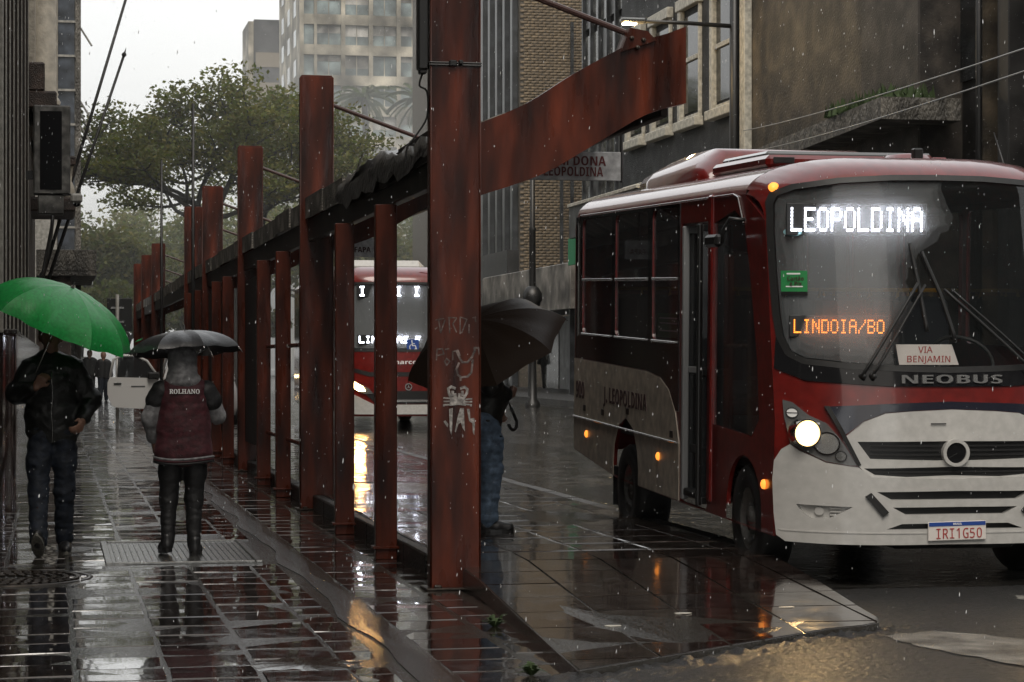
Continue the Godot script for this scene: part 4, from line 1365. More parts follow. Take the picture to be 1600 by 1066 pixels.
# letters of a dot display: 5 by 7 cells each
const DOTS := {"L": [1, 1, 1, 1, 1, 1, 31], "E": [31, 1, 1, 15, 1, 1, 31], "O": [14, 17, 17, 17, 17, 17, 14], "P": [15, 17, 17, 15, 1, 1, 1], "D": [15, 17, 17, 17, 17, 17, 15], "I": [14, 4, 4, 4, 4, 4, 14], "N": [17, 19, 21, 21, 25, 17, 17], "A": [14, 17, 17, 31, 17, 17, 17], "/": [16, 16, 8, 4, 2, 1, 1], "B": [15, 17, 17, 15, 17, 17, 15], " ": [0, 0, 0, 0, 0, 0, 0], "T": [31, 4, 4, 4, 4, 4, 4], "S": [30, 1, 1, 14, 16, 16, 15], "F": [31, 1, 1, 15, 1, 1, 1]}

func dot_display(called: String, words: String, w: float, h: float, m: Material, parent: Node, at: Vector3, turn := 0.0, fat := 0.78) -> Node3D:
	var o := Node3D.new()
	o.name = called
	parent.add_child(o, true)
	o.position = at
	o.rotation.y = turn
	var st := st_new()
	cbox(st, Vector3(0, 0, -0.02), Vector3(w + 0.06, h + 0.05, 0.03), 0.004)
	done(st, "board", M.black, o)
	st = st_new()
	var cols := words.length() * 6 - 1
	var cw := w / cols
	var chh := h / 7.0
	for i in words.length():
		var g: Array = DOTS[words[i]]
		for r in 7:
			for c in 5:
				if (int(g[r]) >> c) & 1:
					cbox(st, Vector3(-w * 0.5 + (i * 6 + c + 0.5) * cw, h * 0.5 - (r + 0.5) * chh, 0.0), Vector3(cw * fat, chh * fat, 0.008), 0.0)
	done(st, "lit_letters", m, o)
	return o

func build_near_bus():
	var t := thing("minibus", "red and white minibus with lit headlight and white LED destination sign, door open", "bus", Vector3(5.83, 0, -14.3))
	t.rotation = Vector3(deg_to_rad(1.75), deg_to_rad(-0.8), 0)
	var ground := func(z: float) -> float: return -0.012 + z * 0.0305
	# --- shell
	var glass := mirrored([[-0.015, 2.680], [-0.318, 2.676], [-0.669, 2.655], [-0.93, 2.617], [-1.03, 2.575], [-1.055, 2.52], [-1.062, 2.338], [-1.060, 2.035], [-1.053, 1.777], [-1.040, 1.627], [-1.00, 1.522], [-0.925, 1.478], [-0.657, 1.449], [-0.285, 1.435], [-0.015, 1.428]])
	var outline := [Vector2(-BW, 0.42), Vector2(BW, 0.42)]
	for i in 33:
		var u := BW * cos(PI * i / 32.0)
		outline.append(Vector2(u, roof_y(u) - 0.0005))
	panel("front_shell", outline, on_front, 0.0, 0.03, M.bus_red, t, [outset(glass, 0.012)], 0.055, 0.045)
	var st := st_new(0)
	var zs := [0.0]
	for i in 12: zs.append((i + 1) / 12.0)
	var prof := []
	for i in 33: prof.append(BW * cos(PI * i / 32.0))
	for i in 32:
		for k in 12:
			var v := []
			for q in [[i, k], [i + 1, k], [i + 1, k + 1], [i, k + 1]]:
				var u: float = prof[q[0]]
				var y := roof_y(u)
				var zz := lerpf(front_z(u, y - 0.0004), BL + 0.10, zs[q[1]])
				v.append(Vector3(u, y, zz))
			quad(st, v[3], v[2], v[1], v[0])
	done(st, "roof", M.bus_red, t)
	# near side with its openings
	var wins := [rounded(-6.46, 1.53, -5.24, 2.575, 0.07), rounded(-5.12, 1.53, -3.94, 2.575, 0.07), rounded(-3.80, 1.53, -2.98, 2.575, 0.07)]
	var fwin := pts2([[-1.95, 0.95], [-1.95, 2.42], [-1.42, 2.50], [-1.17, 2.42], [-1.0, 2.0], [-0.83, 1.45], [-0.77, 1.05], [-0.95, 0.92]])
	var door := pts2([[-2.86, 0.30], [-2.86, 2.44], [-2.10, 2.44], [-2.10, 0.30]])
	var arch_r := []
	for k in 15:
		var a := PI * k / 14.0
		arch_r.append(Vector2(-4.68 + cos(a) * 0.46, 0.40 + sin(a) * 0.43))
	arch_r.append_array([Vector2(-5.14, 0.1), Vector2(-4.22, 0.1)])
	var arch_f := []
	for k in 15:
		var a := PI * k / 14.0
		arch_f.append(Vector2(-1.13 + cos(a) * 0.43, 0.40 + sin(a) * 0.38))
	arch_f.append_array([Vector2(-1.56, 0.1), Vector2(-0.70, 0.1)])
	var side := [Vector2(BL, 0.43), Vector2(-5.0, 0.30), Vector2(-2.9, 0.29), Vector2(-1.0, 0.29)]
	for i in 13:
		var y := lerpf(0.29, 2.60, i / 12.0)
		side.append(Vector2(front_z(BW, y) - (0.0 if y > 1.0 else 0.02), y))
	side.append(Vector2(BL + 0.05, 2.60))
	side.append(Vector2(BL, 2.50))
	panel("side_shell", side, on_side, 0.0, 0.03, M.bus_red, t, wins + [fwin, door, arch_r, arch_f], 0.4, 0.4)
	var beige := pts2([[BL + 0.004, 0.44], [-5.14, 0.318], [-5.14, 0.44], [-5.10, 0.58], [-4.96, 0.76], [-4.68, 0.842], [-4.40, 0.76], [-4.26, 0.58], [-4.22, 0.44], [-4.22, 0.305], [-2.90, 0.300], [-2.90, 0.74], [-3.02, 0.98], [-3.22, 1.14], [-3.5, 1.225], [-3.98, 1.262], [BL + 0.004, 1.285]])
	panel("side_skirt", beige, on_side, 0.006, 0.006, M.bus_beige, t, [], 0.5, 0.5)
	var band := pts2([[BL + 0.05, 1.292], [BL + 0.05, 2.60], [-2.92, 2.60], [-2.92, 0.99], [-3.02, 0.99], [-3.22, 1.15], [-3.5, 1.235], [-3.98, 1.272]])
	panel("window_band", band, on_side, 0.004, 0.004, M.black_gloss, t, wins, 0.5, 0.5)
	st = st_new()
	cbox(st, Vector3(-BW - 0.012, 0.745, (BL - 2.92) * 0.5), Vector3(0.018, 0.016, -BL - 2.94), 0.004)
	done(st, "trim_strip", M.silver, t)
	st = st_new()
	tube(st, [Vector3(-BW - 0.008, 1.50, -6.60), Vector3(-BW - 0.008, 2.55, -6.60), Vector3(-BW - 0.008, 2.612, -6.52), Vector3(-BW - 0.008, 2.612, -1.42), Vector3(-BW - 0.008, 2.585, -1.30), Vector3(-BW - 0.008, 2.40, -1.16)], 0.006, 6)
	done(st, "trim_strip", M.silver, t)
	for w in wins:
		var z0 := 9.0
		var z1 := -9.0
		for p in w:
			z0 = minf(z0, p.x)
			z1 = maxf(z1, p.x)
		var g := panel("side_window", w, on_side, -0.012, 0.0, M.glass_dark, t, [], 1.0, 1.0)
		st = st_new()
		cbox(st, Vector3(-BW - 0.002, 2.018, (z0 + z1) * 0.5), Vector3(0.022, 0.022, z1 - z0 - 0.02), 0.004)
		done(st, "middle_bar", M.silver, g)
		st = st_new()
		cbox(st, Vector3(-BW - 0.008, 1.522, (z0 + z1) * 0.5), Vector3(0.02, 0.016, z1 - z0 - 0.04), 0.004)
		done(st, "sill_strip", M.silver, g)
	panel("front_side_window", fwin, on_side, -0.012, 0.0, M.glass_dark, t, [], 1.0, 1.0)
	panel("window_card", pts2([[-3.74, 1.55], [-3.0, 1.55], [-3.0, 1.745], [-3.74, 1.745]]), on_side, -0.03, 0.004, M.green_card, t, [], 1.0, 1.0)
	for y in [1.60, 1.66, 1.70]:
		panel("card_line", pts2([[-3.66, y], [-3.08, y], [-3.08, y + 0.012], [-3.66, y + 0.012]]), on_side, -0.027, 0.001, M.ink_white, t, [], 1.0, 1.0)
	# doorway: grey posts, folded leaf, steps
	st = st_new()
	cbox(st, Vector3(-1.085, 1.37, -2.80), Vector3(0.05, 2.10, 0.055), 0.008)
	done(st, "door_post", M.grey_frame, t)
	for lf in [[-2.66, 0.0, 0.30], [-2.20, 0.0, -0.9]]:
		var leaf := Node3D.new()
		leaf.name = "door_leaf"
		t.add_child(leaf, true)
		leaf.position = Vector3(-1.02, 0.34, lf[0])
		leaf.rotation.y = lf[2]
		for b in [[0.0, 1.04, 0.19, 0.045, 2.08], [0.0, 1.04, -0.19, 0.045, 2.08]]:
			st = st_new()
			cbox(st, Vector3(0, b[1], b[2]), Vector3(0.03, b[4], b[3]), 0.006)
			done(st, "stile", M.grey_frame if lf[0] < -2.5 else M.black, leaf)
		for y in [0.03, 0.98, 2.05]:
			st = st_new()
			cbox(st, Vector3(0, y, 0), Vector3(0.028, 0.05, 0.34), 0.006)
			done(st, "rail", M.grey_frame if lf[0] < -2.5 else M.black, leaf)
		for y in [0.505, 1.515]:
			st = st_new()
			box(st, Vector3(0, y, 0), Vector3(0.006, 0.90 if y < 1 else 1.02, 0.335))
			done(st, "pane", M.glass_dark, leaf)
	st = st_new()
	cbox(st, Vector3(-BW + 0.01, 1.50, -2.02), Vector3(0.05, 2.26, 0.10), 0.012)
	done(st, "red_pillar", M.bus_red, t)
	st = st_new()
	for s in 3: cbox(st, Vector3(-0.95 + 0.22 * s, 0.38 + 0.2 * s, -2.48), Vector3(0.30, 0.06, 0.74), 0.01)
	done(st, "steps", M.rubber, t)
	st = st_new()
	tube(st, [Vector3(-0.98, 0.78, -2.74), Vector3(-0.80, 1.12, -2.40)], 0.016, 8)
	done(st, "grab_rail", M.silver, t)
	# lettering and lamps on the side
	text("lettering", "900", 0.155, M.ink_dark, t, Transform3D(Basis(Vector3.UP, -PI / 2), Vector3(-BW - 0.008, 0.995, -6.50)), "Droid Sans", 700, 0.003, 0.36)
	text("lettering", "J. LEOPOLDINA", 0.135, M.ink_dark, t, Transform3D(Basis(Vector3.UP, -PI / 2), Vector3(-BW - 0.008, 1.0, -4.72)), "Droid Sans", 700, 0.003, 1.60)
	for p in [[-6.2, 0.607], [-3.53, 0.597], [-0.62, 0.62]]:
		st = st_new(0)
		lathe(st, [Vector2(0.034, 0.0), Vector2(0.030, 0.016), Vector2(0.014, 0.024), Vector2(0.0, 0.026)], 14, Transform3D(Basis(Vector3.FORWARD, -PI * 0.5), Vector3(-BW - 0.004, p[1], p[0])))
		done(st, "side_marker", M.marker_glow, t)
	for p in [[-6.3, 0.84], [-5.55, 0.84], [-4.6, 0.90], [-3.12, 0.80]]:
		st = st_new()
		cbox(st, Vector3(-BW - 0.010, p[1], p[0]), Vector3(0.006, 0.055, 0.09), 0.002)
		done(st, "cover_plate", M.brown_beam, t)
	# far side, tail, floor
	var fs := [Vector2(-BL, 0.43), Vector2(5.0, 0.30), Vector2(0.5, 0.30)]
	var fside := [Vector2(-BL, 0.43), Vector2(-BL, 2.60)]
	for i in 13:
		var y := lerpf(2.60, 0.35, i / 12.0)
		fside.append(Vector2(-front_z(BW, y), y))
	var fw := [rounded(1.2, 1.53, 2.5, 2.55, 0.07), rounded(2.65, 1.53, 3.9, 2.55, 0.07), rounded(4.05, 1.53, 5.2, 2.55, 0.07), rounded(5.35, 1.53, 6.5, 2.55, 0.07)]
	panel("side_shell", fside, on_far_side, 0.0, 0.03, M.bus_red, t, fw, 0.5, 0.5)
	for w in fw: panel("side_window", w, on_far_side, -0.012, 0.0, M.glass_dark, t, [], 1.4, 1.4)
	var rear := [Vector2(-BW, 0.43), Vector2(BW, 0.43)]
	for i in 17:
		var u := BW * cos(PI * i / 16.0)
		rear.append(Vector2(u, roof_y(u)))
	panel("tail_panel", rear, func(p: Vector2, off: float) -> Vector3: return Vector3(-p.x, p.y, BL + 0.08 - off), 0.0, 0.03, M.bus_red, t, [], 1.0, 1.0)
	st = st_new()
	box(st, Vector3(0, 0.72, -3.6), Vector3(2.1, 0.06, 5.9))
	box(st, Vector3(0.45, 0.66, -1.2), Vector3(1.1, 0.06, 0.9))
	done(st, "floor", M.rubber, t)
	st = st_new()
	cbox(st, Vector3(0.1, 0.36, -2.9), Vector3(0.9, 0.30, 5.4), 0.04)
	cbox(st, Vector3(0, 0.24, -4.68 - 0.15), Vector3(1.6, 0.18, 0.18), 0.03)
	cbox(st, Vector3(0, 0.30, -0.75), Vector3(1.5, 0.14, 0.14), 0.03)
	done(st, "chassis", M.rubber, t)
	# --- windscreen
	panel("windscreen_rubber", outset(glass, 0.034), on_front, 0.012, 0.02, M.rubber, t, [outset(glass, -0.004)], 0.055, 0.06)
	panel("windscreen", outset(glass, 0.002), on_front, -0.004, 0.0, M.glass, t, [], 0.055, 0.06)
	var fogged := [[-1.03, 1.53], [-1.04, 2.3], [-1.02, 2.52], [-0.60, 2.62], [-0.04, 2.64], [0.02, 2.40], [-0.22, 2.22], [-0.34, 2.10], [-0.30, 1.85], [-0.42, 1.62], [-0.46, 1.48], [-0.7, 1.48], [-0.9, 1.50]]
	rng.seed = 77
	for k in 5:
		var shape := outset(pts2(fogged), -0.045 * k + 0.07)
		var edge := []
		for i in shape.size():
			for q in 5:
				var pp: Vector2 = shape[i].lerp(shape[(i + 1) % shape.size()], q / 5.0)
				edge.append(pp + Vector2(rng.randf_range(-0.02, 0.02), rng.randf_range(-0.015, 0.015)))
		var inside := Geometry2D.intersect_polygons(PackedVector2Array(edge), PackedVector2Array(outset(glass, -0.01)))
		panel("condensation", Array(inside[0]), on_front, -0.014 - 0.003 * k, 0.0, M.mist, t, [], 0.06, 0.06)
	# --- cab
	st = st_new(0)
	for i in 12:
		var u0 := lerpf(-1.0, 1.0, i / 12.0)
		var u1 := lerpf(-1.0, 1.0, (i + 1) / 12.0)
		var q := func(u: float, y: float, b: float) -> Vector3: return Vector3(u, y, front_z(u, y) - b)
		quad(st, q.call(u0, 1.43, 0.05), q.call(u1, 1.43, 0.05), Vector3(u1, 1.40, -0.95), Vector3(u0, 1.40, -0.95))
		quad(st, Vector3(u0, 1.40, -0.95), Vector3(u1, 1.40, -0.95), Vector3(u1, 0.75, -1.02), Vector3(u0, 0.75, -1.02))
	done(st, "dashboard", M.rubber, t)
	st = st_new(0)
	var sw := []
	for k in 25: sw.append(Vector3(0.46 + cos(TAU * k / 24) * 0.22, 1.46 + sin(TAU * k / 24) * 0.15, -1.02 + sin(TAU * k / 24) * -0.16))
	tube(st, sw, 0.014, 6, false)
	done(st, "steering_wheel", M.rubber, t)
	for s in [[0.46, -1.65], [-0.62, -3.3], [0.40, -3.3], [0.82, -3.3], [-0.62, -4.2], [-0.20, -4.2], [0.82, -4.2], [0.40, -4.2], [-0.62, -5.2], [0.82, -5.2], [-0.62, -6.1], [0.40, -6.1]]:
		var seat := Node3D.new()
		seat.name = "seat"
		t.add_child(seat, true)
		seat.position = Vector3(s[0], 0.75, s[1])
		st = st_new()
		cbox(st, Vector3(0, 0.40, 0.05), Vector3(0.42, 0.12, 0.42), 0.03)
		done(st, "cushion", M.seat, seat)
		st = st_new()
		cbox(st, Vector3(0, 0.78, -0.18), Vector3(0.42, 0.72, 0.11), 0.04, Basis(Vector3.RIGHT, -0.12))
		done(st, "seat_back", M.seat, seat)
		st = st_new()
		tube(st, [Vector3(-0.17, 1.10, -0.24), Vector3(-0.16, 1.19, -0.25), Vector3(0.16, 1.19, -0.25), Vector3(0.17, 1.10, -0.24)], 0.017, 6)
		done(st, "grip", M.yellow, seat)
	# displays and cards behind the glass
	dot_display("destination_sign", "LEOPOLDINA", 0.88, 0.165, M.led_white, t, Vector3(-0.545, 2.41, front_z(-0.55, 2.41) - 0.085), -0.20, 0.66)
	dot_display("route_sign", "LINDOIA/BO", 0.60, 0.095, M.led_amber, t, Vector3(-0.69, 1.695, front_z(-0.69, 1.695) - 0.095), -0.25, 0.72)
	panel("green_card", pts2([[-1.035, 1.925], [-0.89, 1.925], [-0.885, 2.065], [-1.03, 2.065]]), on_front, -0.0005, 0.002, M.green_card, t, [], 0.05, 0.2)
	panel("card_foot", pts2([[-1.038, 1.900], [-0.89, 1.900], [-0.89, 1.924], [-1.036, 1.924]]), on_front, -0.0005, 0.002, M.black, t, [], 0.05, 0.2)
	for b in [[-1.0, 2.040, -0.925, 2.050], [-1.008, 1.955, -0.915, 1.963]]:
		panel("card_line", rounded(b[0], b[1], b[2], b[3], 0.003), on_front, 0.002, 0.001, M.ink_white, t, [], 0.05, 0.2)
	var cx := Transform3D(Basis(Vector3.UP, -0.62), Vector3(-0.955, 2.012, front_z(-0.955, 2.012) + 0.006))
	text("card_lettering", "Cartão", 0.028, M.ink_dark, t, cx, "Droid Sans", 700, 0.002, 0.115)
	text("card_lettering", "e Pix", 0.028, M.ink_dark, t, Transform3D(cx.basis, cx.origin + Vector3(0, -0.034, 0.007)), "Droid Sans", 700, 0.002, 0.085)
	panel("round_sticker", ring(-0.955, 2.325, 0.052), func(p: Vector2, off: float) -> Vector3: return on_front(Vector2(p.x, 2.325 + (p.y - 2.325) * 0.55), off), 0.0, 0.002, M.cyan_card, t, [], 0.05, 0.2)
	var pc := Node3D.new()
	pc.name = "paper_sign"
	t.add_child(pc, true)
	pc.position = Vector3(-0.145, 1.515, front_z(-0.145, 1.515) - 0.03)
	st = st_new()
	prism(st, PackedVector2Array([Vector2(-0.215, 0.065), Vector2(0.175, 0.065), Vector2(0.225, -0.07), Vector2(-0.19, -0.07)]), -0.002, 0.0)
	done(st, "sheet", M.paper, pc)
	text("lettering", "VIA", 0.042, M.ink_red, pc, Transform3D(Basis.IDENTITY, Vector3(-0.01, 0.030, 0.002)), "Droid Sans", 400, 0.001, 0.10)
	text("lettering", "BENJAMIN", 0.042, M.ink_red, pc, Transform3D(Basis.IDENTITY, Vector3(0.015, -0.032, 0.002)), "Droid Sans", 400, 0.001, 0.30)
	# --- front panels
	panel("front_mask", mirrored([[-0.012, 1.424], [-0.285, 1.430], [-0.657, 1.444], [-0.925, 1.473], [-1.005, 1.520], [-1.045, 1.63], [-1.075, 1.62], [-1.092, 1.413], [-0.926, 1.335], [-0.425, 1.305], [-0.012, 1.303]]), on_front, 0.010, 0.010, M.black_gloss, t, [], 0.06, 0.4)
	panel("dark_band", mirrored([[-0.012, 1.206], [-0.402, 1.193], [-0.800, 1.170], [-0.727, 0.975], [-0.601, 1.077], [-0.46, 1.132], [-0.289, 1.146], [-0.012, 1.158]]), on_front, 0.010, 0.010, M.bus_navy, t, [], 0.06, 0.4)
	var g1 := mirrored([[-0.012, 0.826], [-0.114, 0.820], [-0.561, 0.831], [-0.641, 0.943], [-0.012, 0.948]])
	var g2 := mirrored([[-0.012, 0.722], [-0.322, 0.712], [-0.530, 0.726], [-0.600, 0.768], [-0.012, 0.779]])
	panel("bonnet", mirrored([[-0.012, 1.154], [-0.289, 1.142], [-0.46, 1.128], [-0.601, 1.072], [-0.715, 0.972], [-0.625, 0.776], [-0.545, 0.690], [-0.012, 0.675]]), on_front, 0.026, 0.028, M.bus_white, t, [g1, g2], 0.06, 0.3)
	panel("bonnet_slot", rounded(-0.165, 1.058, -0.06, 1.066, 0.003), on_front, 0.0275, 0.002, M.black, t, [], 0.2, 0.2)
	for gg in [g1, g2]:
		var gp := panel("grille", outset(gg, 0.01), on_front, 0.004, 0.0, M.black, t, [], 0.06, 0.3)
		var ys := [0.855, 0.885, 0.915] if gg == g1 else [0.745]
		for y in ys:
			panel("grille_bar", pts2([[-0.56, y - 0.005], [0.56, y - 0.005], [0.56, y + 0.005], [-0.56, y + 0.005]]), on_front, 0.015, 0.01, M.rubber, gp, [], 0.08, 0.3)
	var sA := mirrored([[-0.012, 0.568], [-0.430, 0.567], [-0.522, 0.617], [-0.012, 0.623]])
	var sB := mirrored([[-0.012, 0.472], [-0.337, 0.470], [-0.422, 0.516], [-0.012, 0.518]])
	var sC := mirrored([[-0.012, 0.375], [-0.46, 0.372], [-0.36, 0.408], [-0.012, 0.411]])
	var bump := mirrored([[-0.012, 0.703], [-0.556, 0.715], [-0.634, 0.775], [-0.684, 0.780], [-0.826, 0.802], [-0.968, 0.875], [-1.020, 0.915], [-1.065, 0.880], [-1.100, 0.805], [-1.108, 0.677], [-1.100, 0.459], [-1.086, 0.310], [-1.04, 0.272], [-0.798, 0.268], [-0.012, 0.272]])
	var fogL := pts2([[-0.985, 0.523], [-0.668, 0.516], [-0.80, 0.440], [-0.90, 0.437], [-0.955, 0.474]])
	var fogR := pts2([[-0.985, 0.523], [-0.668, 0.516], [-0.80, 0.440], [-0.90, 0.437], [-0.955, 0.474]], -1.0)
	var bp := panel("bumper", bump, on_front, 0.065, 0.09, M.bus_white, t, [sA, sB, sC, fogL, fogR], 0.05, 0.08)
	for s in [sA, sB, sC]: panel("air_slot", outset(s, 0.008), on_front, 0.018, 0.0, M.black, bp, [], 0.06, 0.3)
	panel("bumper_crease", mirrored([[-0.012, 0.352], [-1.075, 0.350], [-1.06, 0.342], [-0.012, 0.344]]), on_front, 0.069, 0.01, M.bus_white, bp, [], 0.05, 0.3)
	for f in [[fogL, -1.0], [fogR, 1.0]]:
		panel("fog_recess", outset(f[0], 0.006), on_front, 0.03, 0.0, M.bus_white, bp, [], 0.06, 0.3)
		for k in 3:
			var y0 := 0.455 + 0.022 * k
			panel("fog_rib", pts2([[-0.80, y0], [-0.735, y0], [-0.735, y0 + 0.009], [-0.80, y0 + 0.009]], -f[1]), on_front, 0.05, 0.02, M.bus_white, bp, [], 0.06, 0.3)
		panel("fog_cap", ring(0.86 * f[1], 0.482, 0.026), on_front, 0.05, 0.02, M.bus_white, bp, [], 0.06, 0.3)
		panel("bumper_pad", pts2([[-0.594, 0.588], [-0.558, 0.612], [-0.448, 0.486], [-0.486, 0.456]], -f[1]), on_front, 0.085, 0.022, M.rubber, bp, [], 0.06, 0.3)
	# badge: a ring with a single hand
	var bd := panel("badge", ring(0.0, 0.872, 0.090, 28), on_front, 0.06, 0.05, M.bus_white, t, [ring(0.0, 0.872, 0.068, 28)], 0.04, 0.04)
	panel("badge_disc", ring(0.0, 0.872, 0.072, 28), on_front, 0.046, 0.02, M.black_gloss, bd, [], 0.05, 0.05)
	panel("badge_hand", pts2([[0.006, 0.872], [-0.046, 0.844], [-0.044, 0.838], [0.009, 0.866]]), on_front, 0.050, 0.003, M.chrome, bd, [], 0.2, 0.2)
	text("lettering", "NEOBUS", 0.056, M.silver, t, Transform3D(Basis(Vector3.RIGHT, -0.1), Vector3(0.0, 1.352, front_z(0, 1.34) + 0.016)), "Droid Sans", 700, 0.012, 0.70)
	# head lamps
	for s in [-1.0, 1.0]:
		var hl := pts2([[1.055, 1.206], [1.005, 1.192], [0.918, 1.108], [0.824, 1.061], [0.745, 0.962], [0.640, 0.786], [0.684, 0.785], [0.822, 0.808], [0.965, 0.882], [1.02, 0.918], [1.052, 1.092]], s)
		var h := panel("headlight", hl, on_front, 0.018, 0.02, M.lamp_grey, t, [], 0.05, 0.06)
		for c in [[0.82, 0.926, 0.078], [0.738, 0.845, 0.036], [1.008, 1.122, 0.034]]:
			panel("bezel", ring(c[0] * s, c[1], c[2], 24), on_front, 0.026, 0.012, M.chrome if c[2] > 0.06 else M.black, h, [ring(c[0] * s, c[1], c[2] * 0.86, 24)], 0.03, 0.03)
		var lz := front_z(0.958, 0.994)
		var flat := func(p: Vector2, off: float) -> Vector3: return Vector3(p.x, p.y, lz + off)
		panel("lamp_ring", ring(0.955 * s, 0.994, 0.094, 28), flat, 0.112, 0.13, M.chrome, h, [ring(0.955 * s, 0.994, 0.085, 28)], 0.04, 0.04)
		panel("reflector", ring(0.955 * s, 0.994, 0.086, 28), flat, 0.098, 0.0, M.head_rim, h, [ring(0.955 * s, 0.994, 0.062, 24)], 0.04, 0.04)
		panel("main_beam", ring(0.955 * s, 0.994, 0.063, 24), flat, 0.102, 0.0, M.head_glow, h, [], 0.04, 0.04)
		panel("dip_lamp", ring(0.82 * s, 0.926, 0.066, 24), on_front, 0.022, 0.0, M.steel, h, [], 0.03, 0.03)
		panel("dip_lens", ring(0.82 * s, 0.926, 0.067, 24), on_front, 0.034, 0.0, M.lens, h, [], 0.02, 0.02)
		panel("small_lamp", ring(0.738 * s, 0.845, 0.030, 16), on_front, 0.024, 0.0, M.steel, h, [], 0.03, 0.03)
		panel("indicator", ring(1.008 * s, 1.122, 0.029, 16), on_front, 0.024, 0.0, M.ink_white, h, [], 0.03, 0.03)
		panel("indicator_bar", pts2([[1.008 - 0.029, 1.119], [1.008 + 0.029, 1.119], [1.008 + 0.029, 1.125], [1.008 - 0.029, 1.125]], s), on_front, 0.027, 0.002, M.lamp_grey, h, [], 0.03, 0.03)
		panel("seam", pts2([[0.80, 1.172], [0.83, 1.172], [0.635, 0.78], [0.615, 0.79]], s), on_front, 0.031, 0.03, M.rubber, t, [], 0.05, 0.06)
		st = st_new(0)
		lathe(st, [Vector2(0.040, 0.0), Vector2(0.034, 0.018), Vector2(0.0, 0.026)], 16, Transform3D(Basis(Vector3.RIGHT, 1.0), Vector3(1.03 * s, 2.628, front_z(1.03, 2.628) + 0.004)))
		done(st, "roof_marker", M.marker_glow, t)
		var lamp := SpotLight3D.new()
		lamp.name = "headlight_beam"
		lamp.light_color = Color(1.0, 0.82, 0.55)
		lamp.light_energy = 0.5
		lamp.light_size = 0.07
		lamp.spot_range = 60.0
		lamp.spot_angle = 42.0
		lamp.spot_attenuation = 2.0
		lamp.shadow_enabled = true
		t.add_child(lamp, true)
		lamp.position = Vector3(0.955 * s, 0.994, front_z(0.958, 0.994) + 0.17)
		lamp.rotation = Vector3(-0.16, PI, 0)
	# plate
	var pl := Node3D.new()
	pl.name = "number_plate"
	t.add_child(pl, true)
	pl.position = Vector3(0.0, 0.362, front_z(0, 0.36) + 0.082)
	pl.rotation.z = 0.018
	st = st_new()
	cbox(st, Vector3.ZERO, Vector3(0.400, 0.125, 0.010), 0.004)
	done(st, "plate", M.paper, pl)
	st = st_new()
	cbox(st, Vector3(0, 0.047, 0.0062), Vector3(0.390, 0.026, 0.003), 0.0)
	done(st, "plate_band", M.blue, pl)
	text("plate_lettering", "BRASIL", 0.013, M.ink_white, pl, Transform3D(Basis.IDENTITY, Vector3(0, 0.047, 0.009)), "Droid Sans", 700, 0.002, 0.06)
	text("plate_lettering", "IRI1G50", 0.066, M.ink_red, pl, Transform3D(Basis.IDENTITY, Vector3(0.01, -0.016, 0.007)), "Droid Sans Mono", 700, 0.003, 0.315)
	# wipers
	var wp := func(pts: Array, r: float, off: float, called: String):
		var s2 := st_new(0)
		var v := []
		for i in pts.size() - 1:
			for k in 6: v.append(on_front(Vector2(pts[i][0], pts[i][1]).lerp(Vector2(pts[i + 1][0], pts[i + 1][1]), k / 6.0), off))
		v.append(on_front(Vector2(pts[-1][0], pts[-1][1]), off))
		tube(s2, v, r, 6)
		done(s2, called, M.rubber, t)
	wp.call([[-0.60, 1.375], [-0.205, 1.985]], 0.011, 0.060, "wiper_arm")
	wp.call([[-0.535, 1.375], [-0.155, 1.975]], 0.009, 0.058, "wiper_arm")
	wp.call([[-0.235, 2.25], [-0.19, 1.97], [-0.150, 1.666]], 0.014, 0.024, "wiper_blade")
	wp.call([[-0.158, 2.197], [-0.04, 1.90], [0.040, 1.616]], 0.014, 0.024, "wiper_blade")
	wp.call([[-0.03, 1.945], [0.60, 1.375]], 0.011, 0.060, "wiper_arm")
	wp.call([[0.02, 1.945], [0.66, 1.380]], 0.009, 0.058, "wiper_arm")
	for u in [-0.60, -0.535, 0.60, 0.66]:
		st = st_new(0)
		lathe(st, [Vector2(0.0, 0.07), Vector2(0.016, 0.066), Vector2(0.02, 0.0)], 10, Transform3D(Basis(Vector3.RIGHT, PI * 0.5), on_front(Vector2(u, 1.372), 0.0)))
		done(st, "wiper_pivot", M.rubber, t)
	# mirror by the door
	var mr := Node3D.new()
	mr.name = "mirror"
	t.add_child(mr, true)
	mr.position = Vector3(-BW - 0.02, 2.30, -1.18)
	st = st_new(0)
	tube(st, [Vector3(0, 0.12, 0.10), Vector3(-0.10, 0.13, 0.06), Vector3(-0.13, 0.05, 0.0), Vector3(-0.13, -0.04, -0.02)], 0.013, 8)
	done(st, "bracket", M.black, mr)
	st = st_new()
	cbox(st, Vector3(-0.13, -0.02, -0.25), Vector3(0.06, 0.09, 0.30), 0.02)
	done(st, "housing", M.black, mr)
	# roof unit
	var ac := Node3D.new()
	ac.name = "roof_unit"
	t.add_child(ac, true)
	st = st_new(0)
	var sec := [[-5.66, 2.76, 2.86, 2.90, 0.66], [-5.60, 2.74, 2.96, 3.00, 0.72], [-5.2, 2.74, 2.985, 3.04, 0.74], [-4.4, 2.74, 3.00, 3.075, 0.75], [-3.75, 2.74, 3.00, 3.08, 0.75], [-3.50, 2.75, 2.95, 3.04, 0.74], [-3.42, 2.78, 2.86, 2.88, 0.71]]
